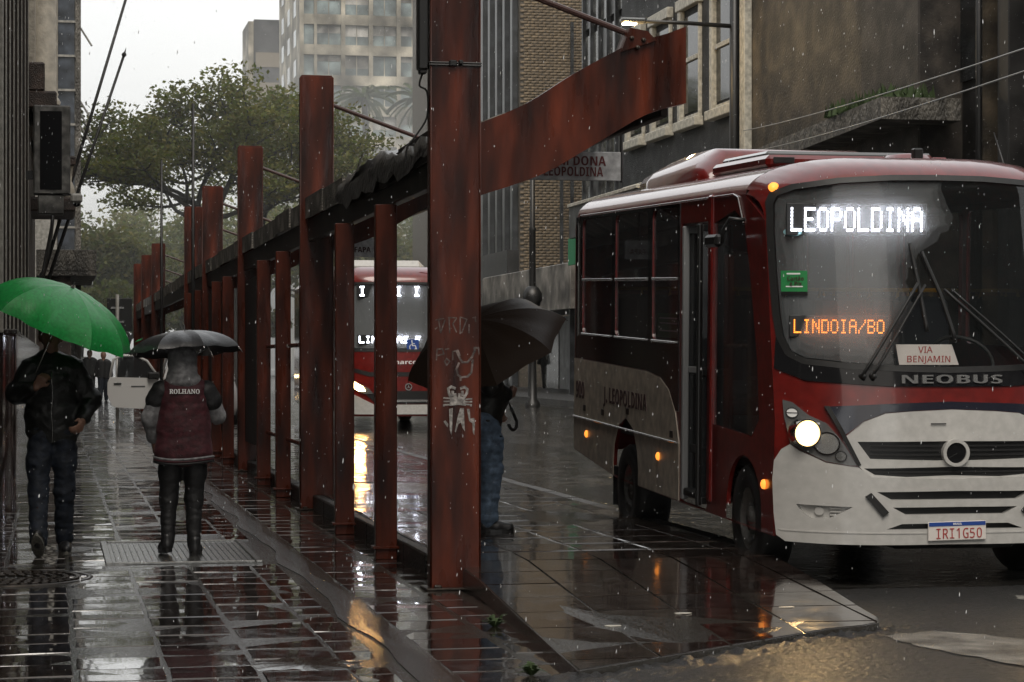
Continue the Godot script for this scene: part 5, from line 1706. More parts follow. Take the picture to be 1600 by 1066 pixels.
	var ringpt := func(s: Array) -> Array:
		return [Vector3(-s[4] - 0.05, s[1], s[0]), Vector3(-s[4] - 0.05, lerpf(s[1], s[2], 0.55), s[0]), Vector3(-s[4] - 0.01, lerpf(s[1], s[2], 0.8), s[0]), Vector3(-s[4] + 0.06, s[2], s[0]), Vector3(-s[4] + 0.16, s[3], s[0]), Vector3(s[4] - 0.16, s[3], s[0]), Vector3(s[4] - 0.06, s[2], s[0]), Vector3(s[4] + 0.05, lerpf(s[1], s[2], 0.6), s[0]), Vector3(s[4] + 0.05, s[1], s[0])]
	for i in sec.size() - 1:
		var a: Array = ringpt.call(sec[i])
		var b: Array = ringpt.call(sec[i + 1])
		for k in 8: quad(st, a[k], b[k], b[k + 1], a[k + 1])
	for e in [0, sec.size() - 1]:
		var a: Array = ringpt.call(sec[e])
		for k in range(1, 8):
			if e: tri(st, a[0], a[k + 1], a[k])
			else: tri(st, a[0], a[k], a[k + 1])
	done(st, "cowl", M.bus_red, ac)
	st = st_new()
	cbox(st, Vector3(-0.02, 2.875, -2.62), Vector3(1.42, 0.10, 1.50), 0.03)
	done(st, "duct", M.bus_red, ac)
	st = st_new()
	cbox(st, Vector3(0.0, 2.945, -2.75), Vector3(1.30, 0.05, 1.2), 0.02)
	done(st, "lid", M.lamp_grey, ac)
	st = st_new()
	cbox(st, Vector3(-0.60, 2.885, -1.864), Vector3(0.16, 0.045, 0.012), 0.003)
	done(st, "vent", M.black, ac)
	st = st_new()
	cbox(st, Vector3(0.12, 2.885, -1.05), Vector3(0.07, 0.10, 0.07), 0.01)
	done(st, "roof_stub", M.black, t)
	st = st_new(0)
	lathe(st, [Vector2(0.0, 0.09), Vector2(0.16, 0.07), Vector2(0.22, 0.0)], 20, Transform3D(Basis.IDENTITY, Vector3(0.22, 2.84, -1.5)))
	done(st, "hatch", M.bus_red, t)
	st = st_new(0)
	tube(st, [Vector3(0.74, 2.80, -1.0), Vector3(0.74, 2.84, -1.0), Vector3(0.70, 3.06, -1.08)], [0.02, 0.008, 0.003], 6)
	done(st, "aerial", M.black, t)
	# wheels stand on the road although the body rakes forward
	for s in [-1.0, 1.0]:
		wheel(t, Vector3(s * 0.96, ground.call(-1.13) + 0.385, -1.13), 0.385, 0.24, s)
		wheel(t, Vector3(s * 0.94, ground.call(-4.68) + 0.385, -4.68), 0.385, 0.30, s)
	for z in [-5.22]:
		st = st_new()
		cbox(st, Vector3(-0.92, 0.22, z + 0.02), Vector3(0.34, 0.34, 0.014), 0.003)
		done(st, "mud_flap", M.rubber, t)

# ---------------------------------------------------------------- the far bus
func build_far_bus():
	var t := thing("coach", "red and white bus with lit headlights seen between the shelter posts", "bus", Vector3(7.21, 0.0, -46.8))
	var hw := 1.25
	var top := 3.38
	var fz := func(u: float, y: float) -> float:
		var z := -0.35 * pow(minf(1.0, absf(u) / hw), 3.0) - maxf(0.0, y - 1.3) * 0.12
		var tt := clampf((y - 3.05) / 0.33, 0.0, 1.0)
		return z - 0.55 * (1.0 - sqrt(maxf(0.0, 1.0 - tt * tt)))
	var lay := func(p: Vector2, off: float) -> Vector3: return Vector3(p.x, p.y, fz.call(p.x, p.y) + off)
	var glass := rounded(-1.16, 1.64, 1.16, 3.02, 0.10)
	panel("front_shell", [Vector2(-hw, 0.28), Vector2(hw, 0.28), Vector2(hw, 3.18), Vector2(1.12, 3.32), Vector2(0.9, top), Vector2(-0.9, top), Vector2(-1.12, 3.32), Vector2(-hw, 3.18)], lay, 0.0, 0.04, M.bus_red, t, [glass], 0.12, 0.10)
	panel("windscreen", glass, lay, -0.01, 0.0, M.glass, t, [], 0.15, 0.3)
	for k in 4: panel("condensation", rounded(-1.13, 1.68, 0.3 + 0.2 * k, 2.99, 0.1), lay, -0.02 - 0.004 * k, 0.0, M.mist, t, [], 0.15, 0.3)
	var cab := st_new()
	box(cab, Vector3(0, 2.3, -0.66), Vector3(2.36, 1.4, 0.04))
	done(cab, "cab_partition", M.rubber, t)
	panel("windscreen_rubber", outset(glass, 0.03), lay, 0.012, 0.02, M.rubber, t, [outset(glass, -0.02)], 0.15, 0.3)
	panel("lower_panel", pts2([[-1.24, 0.32], [1.24, 0.32], [1.24, 0.80], [0.9, 0.62], [0.70, 0.52], [-0.70, 0.52], [-0.9, 0.62], [-1.24, 0.80]]), lay, 0.03, 0.04, M.bus_white, t, [], 0.12, 0.2)
	panel("grille", pts2([[-0.66, 0.54], [0.66, 0.54], [0.86, 0.72], [0.60, 0.80], [-0.60, 0.80], [-0.86, 0.72]]), lay, 0.02, 0.02, M.black, t, [], 0.12, 0.2)
	panel("grille_bar", pts2([[-0.60, 0.575], [0.60, 0.575], [0.62, 0.62], [-0.62, 0.62]]), lay, 0.03, 0.02, M.silver, t, [], 0.12, 0.2)
	panel("dark_band", pts2([[-1.22, 1.30], [-0.8, 1.19], [0.8, 1.19], [1.22, 1.30], [1.22, 1.22], [0.8, 1.10], [-0.8, 1.10], [-1.22, 1.22]]), lay, 0.01, 0.01, M.rubber, t, [], 0.12, 0.2)
	panel("roof_flash", pts2([[0.28, 3.27], [0.62, 3.30], [0.80, 3.24], [0.60, 3.22]]), lay, 0.006, 0.006, M.bus_red, t, [], 0.12, 0.05)
	text("lettering", "marcopolo", 0.085, M.ink_white, t, Transform3D(Basis.IDENTITY, Vector3(0.10, 1.395, fz.call(0.1, 1.36) + 0.02)), "Droid Sans", 700, 0.01, 0.86)
	panel("badge", ring(0.0, 0.885, 0.075), lay, 0.03, 0.03, M.silver, t, [ring(0.0, 0.885, 0.055)], 0.05, 0.05)
	panel("badge_star", pts2([[-0.012, 0.885], [0.0, 0.945], [0.012, 0.885], [0.05, 0.85], [0.0, 0.874], [-0.05, 0.85]]), lay, 0.025, 0.02, M.silver, t, [], 0.2, 0.2)
	for s in [-1.0, 1.0]:
		panel("headlight", pts2([[-1.12, 1.02], [-0.80, 0.84], [-0.72, 0.74], [-0.9, 0.74], [-1.16, 0.86]], -s), lay, 0.035, 0.04, M.lamp_grey, t, [], 0.08, 0.1)
		panel("lamp_glow", pts2([[-1.10, 0.99], [-0.93, 0.89], [-0.88, 0.80], [-1.02, 0.80], [-1.12, 0.87]], -s), lay, 0.05, 0.01, M.head_glow2, t, [], 0.08, 0.1)
		var lamp := SpotLight3D.new()
		lamp.name = "headlight_beam"
		lamp.light_color = Color(1.0, 0.72, 0.40)
		lamp.light_energy = 1.6
		lamp.light_size = 0.1
		lamp.spot_range = 80.0
		lamp.spot_angle = 22.0
		lamp.spot_attenuation = 2.0
		lamp.shadow_enabled = true
		t.add_child(lamp, true)
		lamp.position = Vector3(s * 1.0, 0.90, -0.02)
		lamp.rotation = Vector3(-0.30, PI, 0)
	dot_display("destination_sign", "I A I I", 1.3, 0.20, M.led_white, t, Vector3(-0.35, 2.86, fz.call(0.35, 2.86) - 0.09), 0.0, 0.95)
	dot_display("route_sign", "LINIO/AS F", 1.28, 0.14, M.led_white, t, Vector3(-0.36, 1.86, fz.call(0.36, 1.86) - 0.09), 0.0, 0.9)
	var ws := Node3D.new()
	ws.name = "wheelchair_sign"
	t.add_child(ws, true)
	ws.position = Vector3(0.10, 1.735, fz.call(0.1, 1.73) + 0.005)
	var st := st_new()
	cbox(st, Vector3.ZERO, Vector3(0.25, 0.25, 0.006), 0.002)
	done(st, "sign_plate", M.blue, ws)
	st = st_new()
	stroke(st, [Vector2(-0.02, 0.08), Vector2(-0.01, 0.0), Vector2(0.05, 0.0), Vector2(0.075, -0.07)], 0.018, 0.004)
	stroke(st, [Vector2(-0.015, 0.04), Vector2(0.035, 0.04)], 0.014, 0.004)
	var arc := []
	for k in 12: arc.append(Vector2(-0.005 + cos(2.0 + k * 0.36) * 0.062, -0.035 + sin(2.0 + k * 0.36) * 0.062))
	stroke(st, arc, 0.014, 0.004)
	prism(st, PackedVector2Array(ring(-0.022, 0.098, 0.014, 10)), 0.004, 0.006)
	done(st, "symbol", M.ink_white, ws)
	# body, roof box, wheels
	st = st_new()
	cbox(st, Vector3(0, 1.80, -5.75), Vector3(2.48, 2.96, 10.1), 0.10)
	done(st, "body", M.bus_red, t)
	for s in [-1.0, 1.0]:
		for k in 6:
			st = st_new()
			cbox(st, Vector3(s * 1.242, 2.2, -1.9 - k * 1.55), Vector3(0.012, 1.0, 1.42), 0.004)
			done(st, "side_window", M.black_gloss, t)
	st = st_new()
	cbox(st, Vector3(-0.05, 3.46, -4.6), Vector3(1.7, 0.30, 3.6), 0.13)
	done(st, "roof_unit", M.bus_white, t)
	for s in [-1.0, 1.0]:
		wheel(t, Vector3(s * 1.08, 0.47, -2.0), 0.48, 0.28, s)
		wheel(t, Vector3(s * 1.08, 0.47, -7.6), 0.48, 0.28, s)
	st = st_new()
	cbox(st, Vector3(0, 0.36, -0.02), Vector3(0.42, 0.13, 0.02), 0.004)
	done(st, "number_plate", M.grey_frame, t)

# ---------------------------------------------------------------- the white car with its door open
func build_car(called: String, label: String, at: Vector3, open: bool):
	var t := thing(called, label, "car", at)
	var st := st_new(0)
	var sec := [[1.35, 0.55, 0.30, 0.62], [1.30, 0.72, 0.28, 0.80], [0.9, 0.80, 0.26, 0.92], [0.25, 0.82, 0.26, 1.02], [-0.9, 0.83, 0.26, 1.04], [-2.2, 0.82, 0.28, 1.05], [-2.75, 0.74, 0.32, 1.0], [-2.85, 0.60, 0.36, 0.85]]
	var rg := func(s: Array) -> Array: return [Vector3(-s[1] * 0.92, s[2], s[0]), Vector3(-s[1], lerpf(s[2], s[3], 0.35), s[0]), Vector3(-s[1], lerpf(s[2], s[3], 0.7), s[0]), Vector3(-s[1] * 0.90, s[3], s[0]), Vector3(0, s[3] + 0.03, s[0]), Vector3(s[1] * 0.90, s[3], s[0]), Vector3(s[1], lerpf(s[2], s[3], 0.7), s[0]), Vector3(s[1], lerpf(s[2], s[3], 0.35), s[0]), Vector3(s[1] * 0.92, s[2], s[0])]
	for i in sec.size() - 1:
		var a: Array = rg.call(sec[i])
		var b: Array = rg.call(sec[i + 1])
		for k in 8: quad(st, a[k], a[k + 1], b[k + 1], b[k])
		quad(st, a[8], a[0], b[0], b[8])
	for k in range(1, 8):
		var a: Array = rg.call(sec[0])
		tri(st, a[0], a[k + 1], a[k])
		a = rg.call(sec[-1])
		tri(st, a[0], a[k], a[k + 1])
	done(st, "body", M.car_white, t)
	st = st_new(0)
	var cab := [[0.30, 0.74, 1.02], [-0.35, 0.60, 1.46], [-1.6, 0.60, 1.52], [-2.35, 0.68, 1.08]]
	for i in 3:
		for s in [-1.0, 1.0]:
			var a := Vector3(s * cab[i][1], cab[i][2], cab[i][0])
			var b := Vector3(s * cab[i + 1][1], cab[i + 1][2], cab[i + 1][0])
			tube(st, [a, b], 0.035, 6)
	quad(st, Vector3(-0.60, 1.47, -0.35), Vector3(0.60, 1.47, -0.35), Vector3(0.60, 1.53, -1.6), Vector3(-0.60, 1.53, -1.6))
	done(st, "roof", M.car_white, t)
	st = st_new()
	quad(st, Vector3(-0.72, 1.04, 0.28), Vector3(0.72, 1.04, 0.28), Vector3(0.58, 1.45, -0.34), Vector3(-0.58, 1.45, -0.34))
	done(st, "windscreen", M.glass_dark, t)
	st = st_new()
	quad(st, Vector3(0.72, 1.04, 0.2), Vector3(0.70, 1.06, -2.3), Vector3(0.60, 1.50, -1.6), Vector3(0.60, 1.46, -0.35))
	done(st, "side_window", M.glass_dark, t)
	for s in [-1.0, 1.0]:
		st = st_new()
		cbox(st, Vector3(s * 0.52, 0.68, 1.315), Vector3(0.26, 0.13, 0.06), 0.03)
		done(st, "headlight", M.lens if open else M.head_glow2, t)
		for z in [0.72, -2.05]: wheel(t, Vector3(s * 0.74, 0.30, z), 0.30, 0.2, s)
	if not open: return
	# the open door: skin, window frame, handle, mirror
	var d := Node3D.new()
	d.name = "door"
	t.add_child(d, true)
	d.position = Vector3(-0.86, 0.0, 0.12)
	d.rotation.y = 0.10
	st = st_new()
	prism(st, PackedVector2Array([Vector2(-1.0, 0.46), Vector2(-0.9, 0.42), Vector2(-0.16, 0.38), Vector2(-0.06, 0.42), Vector2(0.0, 0.62), Vector2(0.02, 1.0), Vector2(-0.2, 1.05), Vector2(-1.04, 1.07), Vector2(-1.09, 0.95), Vector2(-1.09, 0.7)]), -0.05, 0.0)
	done(st, "door_skin", M.car_white, d)
	st = st_new(0)
	tube(st, [Vector3(-1.04, 1.05, -0.03), Vector3(-0.96, 1.44, -0.03), Vector3(-0.80, 1.53, -0.03), Vector3(-0.50, 1.53, -0.03), Vector3(-0.25, 1.42, -0.03), Vector3(0.02, 1.04, -0.03)], 0.03, 6)
	tube(st, [Vector3(-0.90, 1.05, -0.03), Vector3(-0.88, 1.48, -0.03)], 0.02, 6)
	done(st, "window_frame", M.car_white, d)
	st = st_new()
	prism(st, PackedVector2Array([Vector2(-0.88, 1.06), Vector2(-0.86, 1.48), Vector2(-0.50, 1.51), Vector2(-0.25, 1.40), Vector2(0.0, 1.05)]), -0.035, -0.03)
	done(st, "window", M.glass_dark, d)
	st = st_new()
	cbox(st, Vector3(-0.88, 0.93, 0.015), Vector3(0.16, 0.035, 0.03), 0.01)
	done(st, "handle", M.black, d)
	st = st_new()
	cbox(st, Vector3(-0.44, 0.87, 0.004), Vector3(0.30, 0.03, 0.01), 0.003)
	done(st, "marking", M.lamp_grey, d)
	st = st_new()
	cbox(st, Vector3(-0.12, 1.10, 0.07), Vector3(0.26, 0.15, 0.14), 0.03)
	done(st, "mirror", M.black, d)

# ---------------------------------------------------------------- buildings
func wall_box(t: Node, called: String, a: Vector3, b: Vector3, m: Material, ch := 0.0) -> MeshInstance3D:
	var st := st_new()
	cbox(st, (a + b) * 0.5, (b - a).abs(), ch)
	return done(st, called, m, t)

func build_left_side():
	M.brown_fin = mat(Color(0.030, 0.017, 0.012), 0.5, {grain = "stain", scale = 0.5})
	M.fin_edge = mat(Color(0.36, 0.34, 0.30), 0.4, {grain = "mottle", scale = 1.0})
	M.granite = mat(Color(0.030, 0.022, 0.019), 0.10, {grain = "speck", bumps = "ripple", bump = 0.10, scale = 0.7})
	M.stucco = mat(Color(0.62, 0.56, 0.46), 0.6, {grain = "mottle", bumps = "rough_stone", bump = 0.2, scale = 0.4})
	M.brown_stone = mat(Color(0.085, 0.055, 0.042), 0.55, {grain = "stain", bumps = "rough_stone", bump = 0.6, scale = 0.7})
	M.frame_grey = mat(Color(0.20, 0.195, 0.18), 0.5, {grain = "stain", scale = 1.0})
	M.screen = mat(Color(0.006, 0.006, 0.007), 0.5, {spec = 0.2})
	M.pane_blue = mat(Color(0.075, 0.090, 0.115), 0.12, {grain = "stain", scale = 0.4})
	M.pale_trim = mat(Color(0.36, 0.35, 0.32), 0.5, {grain = "mottle", scale = 0.6})
	M.concrete = mat(Color(0.19, 0.175, 0.15), 0.6, {grain = "stain", bumps = "rough_stone", bump = 0.5, scale = 0.5, stretch = Vector3(1, 0.35, 1)})
	var t := thing("office_building", "brown office building with pale-edged vertical fins along the pavement", "building", Vector3.ZERO)
	wall_box(t, "wall", Vector3(-9.0, -0.1, -5.0), Vector3(-0.75, 13.0, -43.0), M.brown_fin)
	for d in [12.0, 14.5, 17.2, 19.2, 21.2, 23.2, 25.6, 28.7, 32.4, 36.6, 41.5]:
		var st := st_new()
		cbox(st, Vector3(-0.58, 7.3, -d), Vector3(0.34, 11.2, 0.10), 0.006)
		var f := done(st, "fin", M.brown_fin, t)
		st = st_new()
		cbox(st, Vector3(-0.402, 7.3, -d), Vector3(0.036 if d > 19 and d < 20 else 0.016, 11.2, 0.13), 0.006)
		done(st, "edge_strip", M.fin_edge, f)
	var st := st_new(0)
	var plan := curve_through([Vector2(-1.0, -20.75), Vector2(-0.55, -20.80), Vector2(-0.43, -21.05), Vector2(-0.36, -21.9), Vector2(-0.31, -23.0), Vector2(-0.25, -30.0), Vector2(-0.22, -44.0)], 4)
	for i in plan.size() - 1:
		var a: Vector2 = plan[i]
		var b: Vector2 = plan[i + 1]
		quad(st, Vector3(a.x, 0, a.y), Vector3(b.x, 0, b.y), Vector3(b.x, 1.70, b.y), Vector3(a.x, 1.70, a.y))
	st.set_smooth_group(-1)
	for i in plan.size() - 1:
		var a: Vector2 = plan[i]
		var b: Vector2 = plan[i + 1]
		quad(st, Vector3(a.x, 1.70, a.y), Vector3(b.x, 1.70, b.y), Vector3(-1.0, 1.70, b.y), Vector3(-1.0, 1.70, a.y))
	var pl := done(st, "plinth", M.granite, t)
	pl.set_meta("label", "polished dark granite plinth with a rounded corner")
	st = st_new()
	cbox(st, Vector3(-0.60, 1.725, -32.4), Vector3(0.60, 0.05, 23.0), 0.01)
	done(st, "coping", M.granite, pl)

	t = thing("classical_building", "pale building with a round column above a brown stone base, beyond the fins", "building", Vector3.ZERO)
	wall_box(t, "base_wall", Vector3(-9, -0.1, -43.2), Vector3(-0.42, 6.1, -62), M.brown_stone)
	wall_box(t, "wall", Vector3(-9, 6.1, -43.6), Vector3(-0.30, 16.0, -62), M.stucco)
	wall_box(t, "cornice", Vector3(-1.0, 6.10, -43.3), Vector3(0.10, 6.42, -62.0), M.brown_stone, 0.03)
	wall_box(t, "cornice", Vector3(-0.9, 6.42, -43.3), Vector3(-0.12, 6.95, -44.6), M.brown_stone, 0.03)
	st = st_new(0)
	lathe(st, [Vector2(0.36, 0.0), Vector2(0.37, 0.06), Vector2(0.34, 0.12), Vector2(0.31, 0.16), Vector2(0.33, 0.22), Vector2(0.29, 0.30), Vector2(0.285, 5.0), Vector2(0.27, 9.0)], 32, Transform3D(Basis.IDENTITY, Vector3(-0.19, 6.42, -45.8)))
	done(st, "column", M.stucco, t)
	wall_box(t, "pilaster", Vector3(-0.4, 6.42, -47.5), Vector3(0.13, 16.0, -48.2), M.stucco, 0.02)
	wall_box(t, "balcony", Vector3(-0.5, 4.55, -49.0), Vector3(0.50, 4.85, -52.0), M.brown_stone, 0.04)
	for k in 4:
		st = st_new(0)
		lathe(st, [Vector2(0.09, 0.0), Vector2(0.13, 0.10), Vector2(0.11, 0.24), Vector2(0.05, 0.36), Vector2(0.07, 0.44), Vector2(0.04, 0.52), Vector2(0.09, 0.62), Vector2(0.10, 0.66)], 16, Transform3D(Basis.IDENTITY, Vector3(0.36, 4.85, -49.2 - k * 0.8)))
		done(st, "baluster", M.stucco, t)
	wall_box(t, "balcony_rail", Vector3(0.22, 5.51, -49.0), Vector3(0.50, 5.72, -52.0), M.brown_stone, 0.03)
	for k in 3:
		st = st_new(0)
		tube(st, [Vector3(-0.40, 2.7 + 0.1 * k, -43.6 - k * 1.2), Vector3(-0.15, 3.1, -43.7 - k * 1.2), Vector3(0.0, 3.9, -43.6 - k * 1.2), Vector3(0.06, 4.5, -43.6 - k * 1.2)], 0.03, 6)
		done(st, "iron_bracket", M.black, t)

	t = thing("blade_sign", "tall grey-framed box sign with a black face projecting over the pavement", "sign", Vector3(0.01, 3.94, -40.0))
	wall_box(t, "housing", Vector3(-0.31, 0.34, -0.40), Vector3(0.31, 1.86, 0.0), M.frame_grey, 0.02)
	wall_box(t, "black_face", Vector3(-0.20, 0.42, -0.01), Vector3(0.165, 1.76, 0.014), M.screen, 0.004)
	wall_box(t, "foot", Vector3(-0.24, 0.0, -0.36), Vector3(0.20, 0.335, -0.03), M.frame_grey, 0.02)
	wall_box(t, "wall_arm", Vector3(-0.80, 0.60, -0.25), Vector3(-0.315, 0.75, -0.15), M.black, 0.0)
	t = thing("security_camera", "small white camera hanging under the box sign", "camera", Vector3(0.42, 4.05, -39.8))
	st = st_new()
	cbox(st, Vector3(0, 0.15, 0), Vector3(0.20, 0.16, 0.24), 0.035)
	done(st, "housing", M.pale_trim, t)
	st = st_new(0)
	lathe(st, [Vector2(0.0, 0.0), Vector2(0.05, 0.02), Vector2(0.07, 0.075)], 14)
	done(st, "dome", M.black_gloss, t)
	st = st_new(0)
	tube(st, [Vector3(-0.05, 0.20, -0.05), Vector3(-0.16, 0.24, -0.1)], 0.02, 6)
	done(st, "bracket", M.black, t)

	t = thing("tall_building", "tall narrow facade of blue grey panes with pale mullions at the left", "building", Vector3.ZERO)
	wall_box(t, "wall", Vector3(-9, 0, -75.2), Vector3(0.93, 32, -100), M.pale_trim)
	for k in 24:
		var y := 4.6 + k * 1.10
		wall_box(t, "pane", Vector3(0.20, y, -75.19), Vector3(0.73, y + 1.03, -75.12), M.pane_blue)
		wall_box(t, "mullion", Vector3(0.17, y + 1.03, -75.19), Vector3(0.76, y + 1.10, -75.05), M.pale_trim)
	wall_box(t, "corner_strip", Vector3(0.76, 0, -75.19), Vector3(0.93, 32, -74.98), M.concrete)
	wall_box(t, "corner_strip", Vector3(-0.3, 0, -75.19), Vector3(0.17, 32, -74.98), M.pale_trim)
	for y in [12.2, 9.8, 9.4, 9.0]:
		st = st_new()
		tube(st, [Vector3(0.93, y, -76), Vector3(1.28, y - 0.62, -75.6)], 0.035, 5)
		done(st, "flag_arm", M.pale_trim, t)
	t = thing("concrete_balcony", "weathered concrete balcony slab jutting out at the far left", "balcony", Vector3.ZERO)
	wall_box(t, "front", Vector3(-0.42, 3.93, -66), Vector3(1.25, 4.53, -66.2), M.concrete, 0.01)
	wall_box(t, "slab", Vector3(-0.42, 3.80, -66), Vector3(1.25, 3.925, -75), M.concrete, 0.0)
	wall_box(t, "side", Vector3(1.05, 3.93, -66.2), Vector3(1.25, 4.53, -75.0), M.concrete, 0.0)
	wall_box(t, "pier", Vector3(-0.42, -0.05, -66.2), Vector3(0.55, 3.795, -75.0), M.brown_stone, 0.0)
	var fl := [[Vector3(-0.28, 2.95, -52), Vector3(1.75, 9.9, -52)], [Vector3(-0.28, 2.6, -52.8), Vector3(1.60, 8.30, -52.8)]]
	for i in 2:
		t = thing("flagpole", ["longer black flagpole slanting out over the pavement", "shorter black flagpole with a pointed finial slanting out over the pavement"][i], "flagpole", fl[i][0], 0, "slanting flagpoles")
		st = st_new(0)
		tube(st, [Vector3.ZERO, fl[i][1] - fl[i][0]], [0.042, 0.030], 8)
		done(st, "pole", M.black, t)
		st = st_new(0)
		lathe(st, [Vector2(0.03, 0.0), Vector2(0.06, 0.06), Vector2(0.02, 0.12), Vector2(0.0, 0.24)], 10, Transform3D(Basis(Vector3.FORWARD, 0.29), fl[i][1] - fl[i][0]))
		done(st, "finial", M.black, t)
		st = st_new()
		cbox(st, Vector3(-0.06, 0, 0), Vector3(0.16, 0.24, 0.14), 0.02)
		done(st, "bracket", M.black, t)

	t = thing("road_sign", "black road sign back with a pale post beside the last red columns", "sign", Vector3(1.61, 0, -58.0))
	st = st_new(0)
	tube(st, [Vector3(0, 0, 0), Vector3(0, 3.06, 0)], 0.045, 10)
	done(st, "post", M.pale_trim, t)
	wall_box(t, "plate", Vector3(-0.25, 2.14, -0.10), Vector3(0.36, 2.96, -0.07), M.black, 0.01)
	for y in [2.35, 2.70]: wall_box(t, "clamp", Vector3(-0.16, y, -0.069), Vector3(0.16, y + 0.05, -0.04), M.steel, 0.0)
	var poles := [[2.22, -37.0, 5.55, "slim dark pole rising past the fourth red column"], [2.14, -46.0, 5.4, "slim dark pole rising past the distant red columns"]]
	for p in poles:
		t = thing("slim_pole", p[3], "pole", Vector3(p[0], 0.0, p[1]), 0, "slim poles by the shelter")
		st = st_new(0)
		tube(st, [Vector3.ZERO, Vector3(0, p[2], 0)], [0.034, 0.022], 8)
		done(st, "pole", M.black, t)
		st = st_new()
		cbox(st, Vector3(0, 0.01, 0), Vector3(0.18, 0.02, 0.18), 0.004)
		done(st, "base_plate", M.black, t)

func sash_window(t: Node, x: float, d0: float, d1: float, y0: float, y1: float):
	var w := Node3D.new()
	w.name = "window"
	t.add_child(w, true)
	var fr := 0.26
	wall_box(w, "pane", Vector3(x + 0.02, y0 + 0.2, -d0 - 0.2), Vector3(x + 0.04, y1 - 0.2, -d1 + 0.2), M.pane_dark)
	wall_box(w, "frame", Vector3(x - 0.06, y0, -d0), Vector3(x + 0.05, y1, -d0 - 0.08), M.white_trim, 0.02)
	wall_box(w, "frame", Vector3(x - 0.10, y0, -d1 + fr), Vector3(x + 0.05, y1, -d1), M.white_trim, 0.02)
	wall_box(w, "lintel", Vector3(x - 0.14, y1 + 0.002, -d0 + 0.08), Vector3(x + 0.05, y1 + 0.30, -d1 - 0.08), M.white_trim, 0.02)
	wall_box(w, "sill", Vector3(x - 0.20, y0 - 0.25, -d0 + 0.10), Vector3(x + 0.05, y0 - 0.002, -d1 - 0.10), M.white_trim, 0.02)
	wall_box(w, "sash_bar", Vector3(x - 0.04, lerpf(y0, y1, 0.52), -d0 - fr), Vector3(x + 0.04, lerpf(y0, y1, 0.52) + 0.12, -d1 + fr), M.white_trim, 0.01)
	wall_box(w, "sash_bar", Vector3(x - 0.02, y0, -d0 - fr), Vector3(x + 0.04, y0 + 0.12, -d1 + fr), M.white_trim, 0.01)

